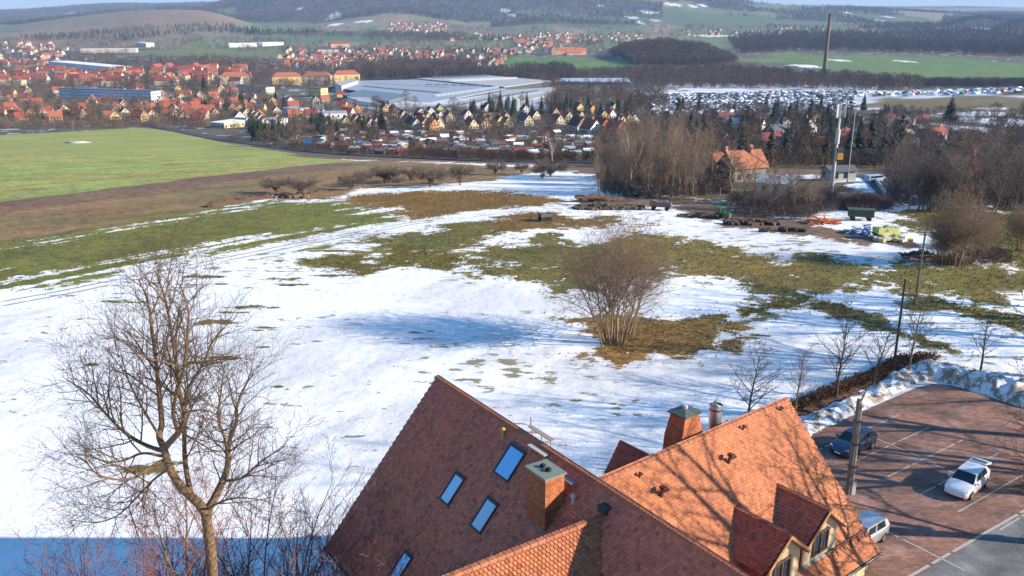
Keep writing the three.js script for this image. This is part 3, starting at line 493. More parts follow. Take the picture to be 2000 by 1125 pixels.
  // chimney sweep's steps along the ridge and a dark cowl
  { const a = new MB(); a.box(9.4, 13.98, 0.35, 1.25, 0.04, 0.26); a.bar(V(8.9, 13.6, 0.4), V(8.9, 13.98, 0.4), 0.04); a.bar(V(9.9, 13.6, 0.4), V(9.9, 13.98, 0.4), 0.04); a.build('roof_step', M(0.45, 0.40, 0.34, 0.6), h); }
  { const a = new MB(); a.box(11.75, 13.75, 0.62, 1.0, 0.03, 0.25); a.bar(V(12.2, 13.1, 0.62), V(12.2, 13.75, 0.62), 0.06); a.bar(V(11.4, 13.1, 0.62), V(11.4, 13.75, 0.62), 0.04); a.build('roof_step', M(0.33, 0.32, 0.30, 0.5, { metalness: 0.5 }), h); }
  { const a = new MB(); a.box(8.7, 14.28, -0.35, 1.7, 0.04, 0.24); for (const x of [8.0, 8.7, 9.4]) a.bar(V(x, 13.6, -0.35), V(x, 14.28, -0.35), 0.04); a.bar(V(7.9, 14.3, -0.35), V(7.9, 14.75, -0.35), 0.05); a.build('roof_step', M(0.30, 0.24, 0.18, 0.7), h); }
  { const a = new MB(); a.box(14.17, 13.5, 0.56, 0.42, 0.22, 0.42); a.box(14.17, 13.64, 0.56, 0.5, 0.05, 0.5); a.build('cowl', MAT.darkMetal, h); }
}
{
  const { f, ridge, tan, half, L } = HB, TB = [0.45, 0.155, 0.062], TS = [0.48, 0.135, 0.065];
  const h = thing('orange_roofed_house', 'house with sunlit orange tiled roof, two dormers and a metal flue', 'house', [f.o.x, 0, f.o.z], f.turn);
  const eave = ridge - half * tan;
  const w = new MB(), wz = half - 0.45; w.hexa([V(-L, 0, wz), V(-0.3, 0, wz), V(-0.3, 0, -wz), V(-L, 0, -wz), V(-L, eave, wz), V(-0.3, eave, wz), V(-0.3, eave, -wz), V(-L, eave, -wz)]);
  w.tri(V(-0.3, eave, wz), V(-0.3, eave, -wz), V(-0.3, ridge - 0.25, 0)); w.build('wall', MAT.plaster, h);
  const kick = half - 1.0, yk = ridge - kick * tan, ke = yk - 1.0 * tan * 0.86, esk = V(0, ke - yk, 1.0).normalize(), lk = Math.hypot(1.0, yk - ke);
  roofSlab(h, [[V(-L, ridge - 0.02, 0), V(0, ridge - 0.02, 0), V(0, yk - 0.02, kick), V(-L, yk - 0.02, kick)], [V(-L, yk - 0.02, kick), V(0, yk - 0.02, kick), V(0, ke - 0.02, half), V(-L, ke - 0.02, half)], [V(-L, ridge - 0.02, 0), V(0, ridge - 0.02, 0), V(0, eave, -half), V(-L, eave, -half)]]);
  // dormers: apex on the slope, ridge level, pitch, half width
  const dm = [[1435, 992, 1540, 1052], [1518, 950, 1615, 1003]].map(([ax, ay, bx, by]) => { const a = f.on(ax, ay, ridge, tan), b = f.at(bx, by, a.y); return { x: a.x, y: a.y, z0: a.z, z1: b.z }; });
  const dt = Math.tan(40 * Math.PI / 180), dh = 1.62;
  const inD = (x, z) => dm.some(d => Math.abs(x - d.x) < dh - 0.12 && z < d.z1 - 0.3 && d.y - Math.abs(x - d.x) * dt > ridge - z * tan);
  const sk = Math.hypot(kick, kick * tan), cos = 1 / Math.hypot(1, tan);
  const es = V(0, -tan, 1).normalize(), es2 = V(0, -tan, -1).normalize();
  tileField(h, [
    { o: V(-L, ridge, 0), ex: V(1, 0, 0), es, w: L, s: sk, keep: (a, b) => !inD(a - L, b * cos) },
    { o: V(-L, yk, kick), ex: V(1, 0, 0), es: esk, w: L, s: lk + 0.06, keep: (a, b) => !inD(a - L, kick + b * 0.7) },
    { o: V(-L, ridge, 0), ex: V(1, 0, 0), es: es2, w: L, s: Math.hypot(half, half * tan) },
  ], TB, 21);
  ridgeRun(h, V(-L, ridge, 0), V(0, ridge, 0), ridgeMats, 9);
  { const g = new MB(); g.tube([V(-L, ke - 0.06, half + 0.11), V(0.05, ke - 0.06, half + 0.11)], [0.085, 0.085], 6, true); g.build('gutter', MAT.gutter, h); }
  const nib = new MB(); for (let s = 0.15; s < sk; s += 0.31) { const z = s * cos; nib.box(-0.02, ridge - z * tan + 0.03, z, 0.09, 0.05, 0.2); } nib.build('verge_tiles', MAT.ridgeOld, h).userData = { kind: 'stuff' };
  for (const d of dm) {
    const D = new THREE.Group(); D.name = 'dormer'; h.add(D);
    const ye = d.y - dh * dt, zi = (x) => (ridge - (d.y - Math.abs(x) * dt)) / tan; // where the dormer's roof meets the main one
    roofSlab(D, [[V(d.x, d.y - 0.02, d.z0 - 0.1), V(d.x, d.y - 0.02, d.z1), V(d.x + dh, ye - 0.02, d.z1), V(d.x + dh, ye - 0.02, zi(dh) - 0.1)], [V(d.x, d.y - 0.02, d.z0 - 0.1), V(d.x, d.y - 0.02, d.z1), V(d.x - dh, ye - 0.02, d.z1), V(d.x - dh, ye - 0.02, zi(dh) - 0.1)]], MAT.underlay, 'dormer_roof');
    const dl = dh * Math.hypot(1, dt) + 0.04, dc = 1 / Math.hypot(1, dt), zs = d.z0 - 0.2;
    const keepD = (a, b) => zs + a > zi(b * dc) - 0.08;
    const tf = tileField(D, [
      { o: V(d.x, d.y, zs), ex: V(0, 0, 1), es: V(-1, -dt, 0).normalize(), w: d.z1 - zs, s: dl, keep: keepD },
      { o: V(d.x, d.y, zs), ex: V(0, 0, 1), es: V(1, -dt, 0).normalize(), w: d.z1 - zs, s: dl, keep: keepD },
    ], TS, 31 + (d.x | 0));
    ridgeRun(D, V(d.x, d.y, d.z1), V(d.x, d.y, d.z0 - 0.05), [MAT.ridgeOld], 14, 0.75);
    const cw = dh - 0.22, zf = d.z1 - 0.35, yb = ridge - zf * tan - 0.05;
    for (const s of [-1, 1]) { const x = d.x + s * cw, yc = ye + 0.16, a = V(x, yc, (ridge - yc) / tan - 0.05), b = V(x, yc, zf), q = V(x, yb, zf), c = new MB(); s < 0 ? c.tri(a, q, b) : c.tri(a, b, q); c.build('cheek', M(0.30, 0.095, 0.045, 0.85), D); }
    const fr = new MB(); fr.quad(V(d.x - cw, yb, zf), V(d.x + cw, yb, zf), V(d.x + cw, ye + 0.18, zf), V(d.x - cw, ye + 0.18, zf)); fr.tri(V(d.x - cw, ye + 0.18, zf), V(d.x + cw, ye + 0.18, zf), V(d.x, d.y - 0.12, zf)); fr.build('dormer_wall', M(0.42, 0.33, 0.20, 0.9), D);
    const ww = 1.15, wh = 1.1, wy = yb + 0.42 + wh / 2, fb = new MB();
    for (const s of [-1, 0, 1]) fb.box(d.x + s * (ww / 2), wy, zf + 0.04, 0.08, wh, 0.08); fb.box(d.x, wy - wh / 2, zf + 0.043, ww + 0.16, 0.09, 0.1); fb.box(d.x, wy + wh / 2, zf + 0.043, ww + 0.08, 0.08, 0.1);
    fb.build('window_frame', MAT.timber, D); new MB().box(d.x, wy, zf + 0.02, ww, wh, 0.02).build('window_pane', MAT.glass, D);
    const bb = new MB(); for (const s of [-1, 1]) { const P = V(d.x, d.y + 0.0, d.z1 + 0.02), Q = V(d.x + s * (dh + 0.03), ye - 0.02, d.z1 + 0.02); bb.bar(P, Q, 0.05, 0.14); } bb.build('barge_board', M(0.5, 0.24, 0.09, 0.7), D);
    const ap = new MB(), zq = zf + 0.55; ap.quad(V(d.x - cw, ridge - zq * tan + 0.06, zq), V(d.x + cw, ridge - zq * tan + 0.06, zq), V(d.x + cw, yb + 0.18, zf + 0.01), V(d.x - cw, yb + 0.18, zf + 0.01)); ap.build('lead_apron', M(0.10, 0.14, 0.12, 0.6), D);
  }
  // dormer on the far slope
  { const x = -7.7, y = 10.55, z1 = -4.7, hw = 1.35, t = 1.45, z0 = -(ridge - y) / tan; const D = new THREE.Group(); D.name = 'dormer'; h.add(D);
    const zi = (q) => -(ridge - (y - q * t)) / tan;
    roofSlab(D, [[V(x, y - 0.02, z0), V(x, y - 0.02, z1), V(x - hw, y - hw * t, z1), V(x - hw, y - hw * t, zi(hw))], [V(x, y - 0.02, z0), V(x, y - 0.02, z1), V(x + hw, y - hw * t, z1), V(x + hw, y - hw * t, zi(hw))]], MAT.underlay, 'dormer_roof');
    tileField(D, [{ o: V(x, y, z1), ex: V(0, 0, 1), es: V(-1, -t, 0).normalize(), w: z0 - z1, s: hw * Math.hypot(1, t) }, { o: V(x, y, z1), ex: V(0, 0, 1), es: V(1, -t, 0).normalize(), w: z0 - z1, s: hw * Math.hypot(1, t) }], [0.40, 0.12, 0.06], 41);
    const c = new MB(); c.quad(V(x - hw + 0.2, 7, z1 + 0.2), V(x - hw + 0.2, y - hw * t + 0.2, z1 + 0.2), V(x + hw - 0.2, y - hw * t + 0.2, z1 + 0.2), V(x + hw - 0.2, 7, z1 + 0.2)); c.tri(V(x - hw + 0.2, y - hw * t + 0.2, z1 + 0.2), V(x, y - 0.1, z1 + 0.2), V(x + hw - 0.2, y - hw * t + 0.2, z1 + 0.2)); c.build('dormer_wall', MAT.plaster, D); }
  // chimney with sloping shoulder behind the ridge
  { const cx = -7.0, cz = -1.05, ct = f.top(cx, cz, 806), g = new THREE.Group(); g.name = 'chimney'; h.add(g);
    const s = new MB(), q = (a, b, y) => [V(cx - a, y, cz + b), V(cx + a, y, cz + b), V(cx + a, y, cz - b), V(cx - a, y, cz - b)];
    s.hexa([...q(0.9, 0.6, 10.2), ...q(0.78, 0.56, ct - 1.1)]); s.hexa([...q(0.78, 0.56, ct - 1.1), ...q(0.5, 0.46, ct)]); s.build('stack', MAT.brick, g);
    const c = new MB(); c.box(cx, ct + 0.05, cz, 1.26, 0.09, 1.14); c.hexa([...q(0.6, 0.54, ct + 0.095), ...q(0.22, 0.2, ct + 0.24)]); c.build('chimney_cap', M(0.075, 0.10, 0.08, 0.6), g);
    new MB().tube([V(cx, ct + 0.2, cz), V(cx, ct + 0.42, cz)], [0.13, 0.13], 8, true).build('chimney_pot', M(0.5, 0.5, 0.48, 0.5), g); }
  { const x = -5.0, z = -0.75, t = f.top(x, z, 790), b = new MB(); b.tube([V(x, 11.2, z), V(x, t, z)], [0.32, 0.32], 14); b.tube([V(x, t, z), V(x, t, z), V(x, t - 0.5, z)], [0.32, 0.27, 0.27], 14); b.build('metal_flue', MAT.steel, h); const c = new MB(); c.tube([V(x, t - 0.28, z), V(x, t - 0.2, z)], [0.335, 0.335], 14, true); c.build('flue_band', MAT.darkMetal, h); }
  // dark brackets standing on the slope, each with its shadow
  for (const [px, py, s] of [[1290, 972, 1], [1422, 907, 1], [1248, 935, 0.55], [1450, 842, 0.55], [1523, 805, 0.55], [1543, 1090, 0.7]]) {
    const p = f.on(px, py, ridge, tan), b = new MB(); b.bar(V(0, -0.1, 0), V(0, 0.52 * s, 0.1 * s), 0.11 * s); b.bar(V(0, 0.3 * s, 0.08 * s), V(0.28 * s, 0.42 * s, 0.22 * s), 0.09 * s); b.box(0.02 * s, 0.55 * s, 0.12 * s, 0.22 * s, 0.12 * s, 0.3 * s); const o = b.build('roof_bracket', M(0.09, 0.03, 0.02, 0.8), h); o.position.copy(p);
  }
  // snow guard above the eave
  { const b = new MB(); const z = 5.25, y = (q) => (q > kick ? yk - (q - kick) * tan * 0.86 : ridge - q * tan);
    b.bar(V(-3.5, y(z) + 0.28, z), V(-0.2, y(z) + 0.28, z), 0.035); b.bar(V(-3.5, y(z) + 0.16, z + 0.02), V(-0.2, y(z) + 0.16, z + 0.02), 0.035);
    b.build('snow_guard', M(0.30, 0.12, 0.06, 0.6), h);
    for (let x = -3.4; x <= -0.2; x += 0.62) { const k = new MB(); k.bar(V(x, y(z - 0.3) + 0.03, z - 0.3), V(x, y(z + 0.12) + 0.05, z + 0.14), 0.06); k.bar(V(x, y(z) - 0.02, z), V(x, y(z) + 0.32, z), 0.05); k.bar(V(x, y(z + 0.25) + 0.02, z + 0.25), V(x, y(z) + 0.25, z), 0.05); k.build('guard_bracket', M(0.12, 0.055, 0.03, 0.7), h); } }
}

// ---------------------------------------------------------------- bare trees
const barkTex = tex(256, (u, v) => { const h = 0.5 + tfbm(u, v * 0.5, 10, 4) * 0.8 + tnoise(u, v, 50) * 0.15; const k = 0.55 + h * 0.75; return [0.46 * k, 0.36 * k, 0.255 * k]; }, 2, 1.5);
const BARK = { hero: new THREE.MeshStandardMaterial({ map: barkTex, bumpMap: barkTex, bumpScale: 0.03, roughness: 0.9 }), grey: M(0.17, 0.135, 0.10, 0.9), dark: M(0.085, 0.062, 0.045, 0.9), red: M(0.20, 0.085, 0.065, 0.85), tan: M(0.24, 0.17, 0.10, 0.9), birch: M(0.62, 0.58, 0.52, 0.8) };
const TWIG = { hero: M(0.07, 0.044, 0.03, 0.9), grey: M(0.15, 0.105, 0.07, 0.9), dark: M(0.075, 0.052, 0.042, 0.9), red: M(0.23, 0.085, 0.07, 0.85), brown: M(0.20, 0.135, 0.085, 0.9), mauve: M(0.16, 0.095, 0.085, 0.9) };
function sprout(B, pts, rad, lvl, o, r) { // side branches along a limb
  if (lvl >= o.n.length) return;
  const seg = [0]; for (let i = 1; i < pts.length; i++) seg.push(seg[i - 1] + pts[i].distanceTo(pts[i - 1])); const L = seg[seg.length - 1];
  const n = Math.max(1, Math.round(o.n[lvl] * (o.perM ? L * o.perM[lvl] : 1))); let az = r() * 6.28;
  for (let k = 0; k < n; k++) {
    const t = lerp(o.t0[lvl], 1, (k + 0.3 + 0.7 * r()) / n), s = t * L; let i = 1; while (i < seg.length - 1 && seg[i] < s) i++;
    const u = (s - seg[i - 1]) / (seg[i] - seg[i - 1]), p = pts[i - 1].clone().lerp(pts[i], u), rr = lerp(rad[i - 1], rad[i], u), T = V().subVectors(pts[i], pts[i - 1]).normalize();
    az += 2.4 + (r() - 0.5) * 1.4; const side = Math.abs(T.y) < 0.95 ? V(0, 1, 0) : V(1, 0, 0), e1 = V().crossVectors(T, side).normalize(), e2 = V().crossVectors(T, e1);
    const a = o.ang[lvl] * (0.7 + 0.6 * r()), d = T.clone().multiplyScalar(Math.cos(a)).addScaledVector(e1, Math.sin(a) * Math.cos(az)).addScaledVector(e2, Math.sin(a) * Math.sin(az)); d.y += o.up[lvl]; d.normalize();
    const len = (o.abs ? o.abs[lvl] : L * o.len[lvl]) * (1.15 - o.fall * t) * (0.6 + 0.7 * r()), r0 = Math.max(o.min, Math.min(rr * 0.68, len * o.thick)), m = o.seg[lvl];
    const q = [p.clone()], rs = [r0]; for (let j = 1; j <= m; j++) { d.x += (r() - 0.5) * o.wob; d.y += (r() - 0.5) * o.wob + o.lift; d.z += (r() - 0.5) * o.wob; d.normalize(); q.push(q[j - 1].clone().addScaledVector(d, len / m)); rs.push(Math.max(o.min * 0.6, r0 * (1 - 0.75 * j / m))); }
    B[lvl + 1].tube(q, rs, lvl === 0 ? 5 : 3); sprout(B, q, rs, lvl + 1, o, r);
  }
}
function limb(p, dir, len, r0, r1, n, wob, lift, r) { const d = dir.clone().normalize(), q = [p.clone()], rs = [r0]; for (let j = 1; j <= n; j++) { d.x += (r() - 0.5) * wob; d.z += (r() - 0.5) * wob; d.y += lift + (r() - 0.5) * wob * 0.5; d.normalize(); q.push(q[j - 1].clone().addScaledVector(d, len / n)); rs.push(lerp(r0, r1, Math.pow(j / n, 0.8))); } return [q, rs]; }
// a bare tree around its base: stems, then three orders of branches
function bareGeo(seed, o) {
  const r = mulberry(seed), B = [new MB(), new MB(), new MB(), new MB(), new MB()];
  for (const st of o.stems) { const [q, rs] = limb(V(...st.p), V(...st.d), st.len, st.r, st.r * (st.tip ?? 0.12), o.sn || 8, o.swob ?? 0.14, st.lift ?? 0.02, r); B[0].tube(q, rs, o.sides || 7); sprout(B, q, rs, 0, o, r); }
  const low = mergeGeometries(o.n.length > 2 ? [B[0].geo(), B[1].geo()] : [B[0].geo()]), high = mergeGeometries((o.n.length > 2 ? B.slice(2) : B.slice(1)).filter(b => b.p.length).map(b => b.geo()));
  return [low, high];
}
function bareTree(name, label, category, p, geo, mats, turn, group, scale = 1) {
  const t = thing(name, label, category, p, turn, group); mesh('trunk', geo[0], mats[0], t); mesh('crown', geo[1], mats[1], t); if (Array.isArray(scale)) t.scale.set(...scale); else t.scale.setScalar(scale); return t;
}
{ // the big tree at the lower left, its limbs where they grow
  const D = 34, P = (a) => a.map(([px, py, dd = 0]) => atDepth(px, py, D + dd));
  const limbs = [
    [[[428, 1262], [420, 1180], [416, 1125], [409, 1057], [402, 1003]], 0.26, 0.215],
    [[[402, 1003], [390, 985], [375, 971], [354, 951], [335, 921], [326, 897], [320, 876]], 0.215, 0.15],
    [[[320, 876], [311, 851, 0.2], [316, 830, 0.4], [314, 800, 0.6], [311, 775, 0.7], [307, 727, 0.8], [302, 681, 0.8], [296, 636, 1], [291, 597, 1.2], [282, 570, 1.2], [270, 545, 1.2]], 0.145, 0.026],
    [[[320, 876], [332, 863, -0.3], [348, 845, -0.6], [360, 820, -0.8], [358, 795, -1], [350, 763, -1], [347, 727, -1.2], [338, 669, -1.2], [332, 630, -1.4], [320, 575, -1.4], [304, 530, -1.4]], 0.15, 0.03],
    [[[348, 845, -0.6], [338, 800, -1.6], [352, 745, -2], [362, 700, -2.2], [366, 650, -2.4], [368, 606, -2.4], [352, 556, -2.6]], 0.09, 0.025],
    [[[375, 971], [366, 930, 0.5], [361, 891, 0.9], [360, 845, 1.2], [360, 810, 1.4], [369, 757, 1.6], [398, 708, 1.8], [414, 669, 2], [436, 640, 2.2]], 0.13, 0.025],
    [[[402, 1003], [422, 966, 0.3], [435, 939, 0.5], [444, 912, 0.7], [446, 875, 0.9], [451, 851, 1], [461, 828, 1.1], [463, 795, 1.2], [478, 755, 1.3], [495, 730, 1.3]], 0.19, 0.025],
    [[[435, 939, 0.5], [471, 934, 0.3], [512, 900, 0], [556, 872, -0.3]], 0.07, 0.018],
    [[[444, 912, 0.7], [440, 860, -0.2], [426, 815, -0.6], [431, 770, -0.9], [438, 712, -1]], 0.08, 0.02],
    [[[405, 995], [432, 980, -0.6], [470, 972, -1.1], [520, 978, -1.6]], 0.06, 0.016],
    [[[318, 880], [302, 876, 0.2], [266, 860, 0.5], [230, 833, 0.8], [196, 796, 1], [168, 765, 1.2], [130, 742, 1.3]], 0.11, 0.018],
    [[[193, 796, 1], [188, 760, 1], [180, 725, 1.1]], 0.035, 0.014],
    [[[316, 891], [278, 885, -0.4], [242, 899, -0.9], [209, 902, -1.2], [160, 880, -1.4]], 0.07, 0.016],
    [[[317, 900], [290, 915, -0.7], [263, 933, -1.2], [224, 936, -1.7], [190, 926, -2], [168, 903, -2.2], [148, 890, -2.4]], 0.08, 0.016],
    [[[330, 915], [300, 937, 0.6], [272, 966, 1], [228, 1008, 1.4], [190, 1020, 1.6], [138, 1016, 1.8]], 0.06, 0.014],
    [[[311, 851, 0.2], [280, 800, -0.3], [252, 745, -0.6], [236, 690, -0.8]], 0.06, 0.016],
    [[[307, 727, 0.8], [280, 690, 0.9], [262, 662, 1], [236, 640, 1]], 0.05, 0.016],
  ];
  const r = mulberry(404), B = [new MB(), new MB(), new MB(), new MB(), new MB()];
  const o = { n: [1, 1, 1], perM: [2.7, 3.4, 4.2], t0: [0.18, 0.1, 0.1], ang: [0.85, 0.75, 0.7], up: [0.12, 0.08, 0.05], len: [0.34, 0.45, 0.4], abs: [2.5, 1.25, 0.65], fall: 0.45, min: 0.007, thick: 0.016, seg: [5, 4, 2], wob: 0.42, lift: 0.03 };
  limbs.forEach(([pp, r0, r1], i) => {
    const q0 = P(pp), c = new THREE.CatmullRomCurve3(q0), q = c.getPoints(q0.length * 3), rs = q.map((_, k) => lerp(r0, r1, k / (q.length - 1)) * (1 + (r() - 0.5) * 0.12)); B[0].tube(q, rs, i < 2 ? 12 : 7);
    if (i > 1) sprout(B, q, rs, 0, o, r);
  });
  const b0 = P([[428, 1262]])[0], g = ground(b0.x - 0.3, b0.z + 0.2); B[0].tube([V(g.x, g.y - 0.3, g.z), V(g.x, g.y + 0.5, g.z), b0.clone().lerp(g, 0.4), b0], [0.5, 0.37, 0.31, 0.26], 12); const t = thing('bare_tree', 'large bare tree with forked leaning trunk at the lower left', 'tree', [g.x, g.y, g.z]);
  const shift = (geo) => geo.translate(-g.x, -g.y, -g.z);
  const tt = mesh('trunk', shift(B[0].geo()), BARK.hero, t); mesh('branches', shift(B[1].geo()), BARK.hero, t); mesh('crown', shift(mergeGeometries([B[2].geo(), B[3].geo()])), TWIG.hero, t);
}
// reddish shrubs and a thin tree at the foot of the picture
const shrubGeo = (seed, k = 1) => { const r = mulberry(seed), stems = []; for (let i = 0; i < 9; i++) { const a = i * 2.4 + r(); stems.push({ p: [Math.cos(a) * 0.5, -0.2, Math.sin(a) * 0.5], d: [Math.cos(a) * 0.5, 1, Math.sin(a) * 0.5], len: (4.5 + r() * 2.2) * k, r: 0.05, tip: 0.2 }); } return bareGeo(seed + 1, { stems, sn: 7, swob: 0.3, sides: 5, n: [9, 6, 5], t0: [0.15, 0.15, 0.1], ang: [0.6, 0.7, 0.7], up: [0.15, 0.1, 0.05], len: [0.42, 0.42, 0.42], fall: 0.5, min: 0.006, thick: 0.012, seg: [4, 3, 2], wob: 0.4, lift: 0.03 }); };
const shA = shrubGeo(71), shB = shrubGeo(83);
for (const [px, d, g, s, turn, lab] of [[250, 35.5, shA, 1.62, 0.4, 'reddish bare shrub at the lower left in front of the blue shadow'], [470, 36.5, shB, 1.72, 1.4, 'reddish bare shrub just right of the big forked trunk'], [548, 36, shA, 1.7, 2.6, 'reddish bare shrub between the big tree and the tiled house'], [596, 35.5, shB, 1.4, 4.1, 'reddish bare shrub against the corner of the tiled house'], [520, 33.5, shA, 1.75, 5.2, 'low reddish bare shrub at the bottom edge beside the big trunk'], [170, 34, shB, 1.5, 3.3, 'small reddish bare shrub nearest the lower left corner']]) {
  const x = (px - 1000) / FOC * (d * CP + 24 * SP), p = ground(x, -d); bareTree('bare_shrub', lab, 'shrub', [p.x, p.y, p.z], g, [BARK.red, TWIG.red], turn, 'reddish shrubs along the foot of the picture', s);
}
{ const g = bareGeo(91, { stems: [{ p: [0, -0.2, 0], d: [0, 1, 0], len: 6.6, r: 0.11 }, { p: [0.05, 2.2, 0], d: [-0.25, 1, 0.1], len: 4.2, r: 0.07 }, { p: [0.05, 2.6, 0.02], d: [0.35, 1, -0.1], len: 4.0, r: 0.06 }], n: [12, 6, 5], t0: [0.35, 0.15, 0.1], ang: [0.7, 0.7, 0.7], up: [0.2, 0.1, 0.05], len: [0.34, 0.42, 0.42], fall: 0.5, min: 0.006, thick: 0.012, seg: [4, 3, 2], wob: 0.35, lift: 0.03 });
  const x = (346 - 1000) / FOC * (35 * CP + 23 * SP), p = ground(x, -35); bareTree('bare_tree', 'thin young bare tree just left of the big forked trunk', 'tree', [p.x, p.y, p.z], g, [BARK.tan, TWIG.red], 0, null, 1.75); }
{ // the many-stemmed tree in the middle of the meadow
  const r = mulberry(55), stems = []; for (let i = 0; i < 13; i++) { const a = i * 2.4, q = 0.35 + 0.8 * Math.sqrt(i / 13), lean = 0.05 + 0.30 * (i / 13); stems.push({ p: [Math.cos(a) * q * 0.9, -0.2, Math.sin(a) * q * 0.9], d: [Math.cos(a) * lean, 1, Math.sin(a) * lean], len: 10.6 + r() * 1.8 - 3 * lean, r: 0.085 + r() * 0.05, tip: 0.1 }); }
  stems.push({ p: [2.6, -0.2, -0.8], d: [0.2, 1, 0.05], len: 8.5, r: 0.12 }, { p: [3.0, -0.2, -0.6], d: [0.45, 1, -0.1], len: 7.5, r: 0.1 }, { p: [-1.6, -0.2, 0.1], d: [-0.5, 1, 0], len: 7.2, r: 0.1 });
  for (let i = 0; i < 12; i++) { const a = i * 0.524 + r() * 0.4; stems.push({ p: [Math.cos(a) * 0.7, 2.6 + r() * 2.2, Math.sin(a) * 0.7], d: [Math.cos(a) * 1.15, 0.75 + 0.5 * r(), Math.sin(a) * 1.15], len: 5.4 + r() * 1.4, r: 0.06, tip: 0.14 }); }
  const g = bareGeo(56, { stems, sn: 9, swob: 0.15, n: [14, 8, 5], t0: [0.26, 0.1, 0.1], ang: [1.0, 0.8, 0.75], up: [0.24, 0.1, 0.02], len: [0.52, 0.5, 0.44], fall: 0.6, min: 0.0085, thick: 0.011, seg: [4, 3, 1], wob: 0.36, lift: 0.03 });
  const p = G(1200, 668); bareTree('multi_stem_tree', 'broad bare tree of many stems alone on the snowy meadow', 'tree', [p.x, p.y, p.z], g, [BARK.tan, TWIG.brown], 0.6);
}
// young trees along the car park
const youngGeo = (seed, h, w) => bareGeo(seed, { stems: [{ p: [0, -0.1, 0], d: [0, 1, 0], len: h, r: 0.105, tip: 0.12 }], sn: 10, swob: 0.08, sides: 6, n: [24, 7, 5], t0: [0.24, 0.15, 0.1], ang: [0.95, 0.7, 0.7], up: [0.3, 0.12, 0.05], len: [w, 0.45, 0.42], fall: 0.75, min: 0.0095, thick: 0.014, seg: [5, 3, 2], wob: 0.24, lift: 0.06 });
const yg = [youngGeo(201, 6, 0.42), youngGeo(202, 6, 0.40), youngGeo(203, 6, 0.46), youngGeo(204, 6, 0.36)];
for (let [px, py, top, gi, w, lab] of [
  [1458, 838, 700, 0, 1, 'young bare tree behind the metal flue on the orange roof'], [1552, 808, 697, 1, 0.85, 'slim young bare tree just behind the end of the orange roof'], [1633, 776, 640, 2, 1, 'dense young bare tree above the brown hedge by the snow bank'],
  [1703, 752, 640, 2, 0.9, 'leaning dark young bare tree left of the thin wooden poles'], [1774, 730, 590, 1, 0.8, 'tall young bare tree right of the thin wooden pole'], [1915, 724, 625, 3, 1.0, 'young bare tree beyond the snow bank at the right']]) {
  const p = G(px, py), h = (topForRow(p.x, p.z, top) - p.y) * 1.12; w *= 1.25; const t = bareTree('young_tree', lab, 'tree', [p.x, p.y, p.z], yg[gi], gi === 1 ? [BARK.tan, TWIG.brown] : [BARK.dark, TWIG.dark], px * 0.37, 'young trees around the car park', [h / 6 * w, h / 6, h / 6 * w]); if (px === 1703) { t.rotation.order = 'YXZ'; t.rotation.z = -0.16; t.rotation.y = 0; }
}
// tall trees to the right of the picture: they throw the streaks over car park, roofs and snow
const bigGeo = (seed) => { const r = mulberry(seed), stems = [{ p: [0, -0.3, 0], d: [0.02, 1, 0], len: 15, r: 0.36, tip: 0.1 }]; for (let i = 0; i < 6; i++) { const a = i * 2.3 + r(); stems.push({ p: [0, 3.5 + i * 1.1, 0], d: [Math.cos(a) * 0.8, 1, Math.sin(a) * 0.8], len: 9 - i * 0.6, r: 0.17, tip: 0.12 }); } return bareGeo(seed + 7, { stems, sn: 8, swob: 0.2, n: [12, 7, 4], t0: [0.25, 0.12, 0.1], ang: [0.8, 0.7, 0.7], up: [0.15, 0.1, 0.05], len: [0.36, 0.45, 0.42], fall: 0.5, min: 0.0115, thick: 0.014, seg: [4, 3, 2], wob: 0.36, lift: 0.04 }); };
const bg = [bigGeo(301), bigGeo(307)];
for (const [x, z, s, k, lab] of [[50, -62, 1.4, 0, 'tall bare tree past the right edge, level with the white car'], [57, -74, 1.35, 1, 'tall bare tree past the right edge behind the snow bank'], [63, -84, 1.4, 0, 'tall bare tree at the far end of the row right of the car park'], [44, -47, 1.55, 1, 'tall spreading bare tree past the right edge in front of the white car'], [75, -88, 1.5, 1, 'tall bare tree at the far right beyond the snow bank'], [72, -67, 1.5, 1, 'tall bare tree in the second row right of the car park'], [60, -53, 1.45, 0, 'tall bare tree at the right beyond the grey asphalt'], [29.6, -39.5, 1.1, 1, 'bare tree whose twigs reach in over the grey asphalt at the lower right'], [70, -95, 1.2, 1, 'tall bare tree far right beyond the meadow edge'], [82, -78, 1.5, 0, 'tall bare tree in the last row right of the car park'], [31, -31, 1.6, 0, 'tall bare tree nearest the camera beside the orange roofed house'], [40, -54.5, 1.2, 0, 'bare tree leaning over the right edge beside the white car']]) { const p = ground(x, z); bareTree('tall_tree', lab, 'tree', [p.x, p.y, p.z], bg[k], [BARK.dark, TWIG.dark], x * 1.7, 'tall trees beside the car park', s); }

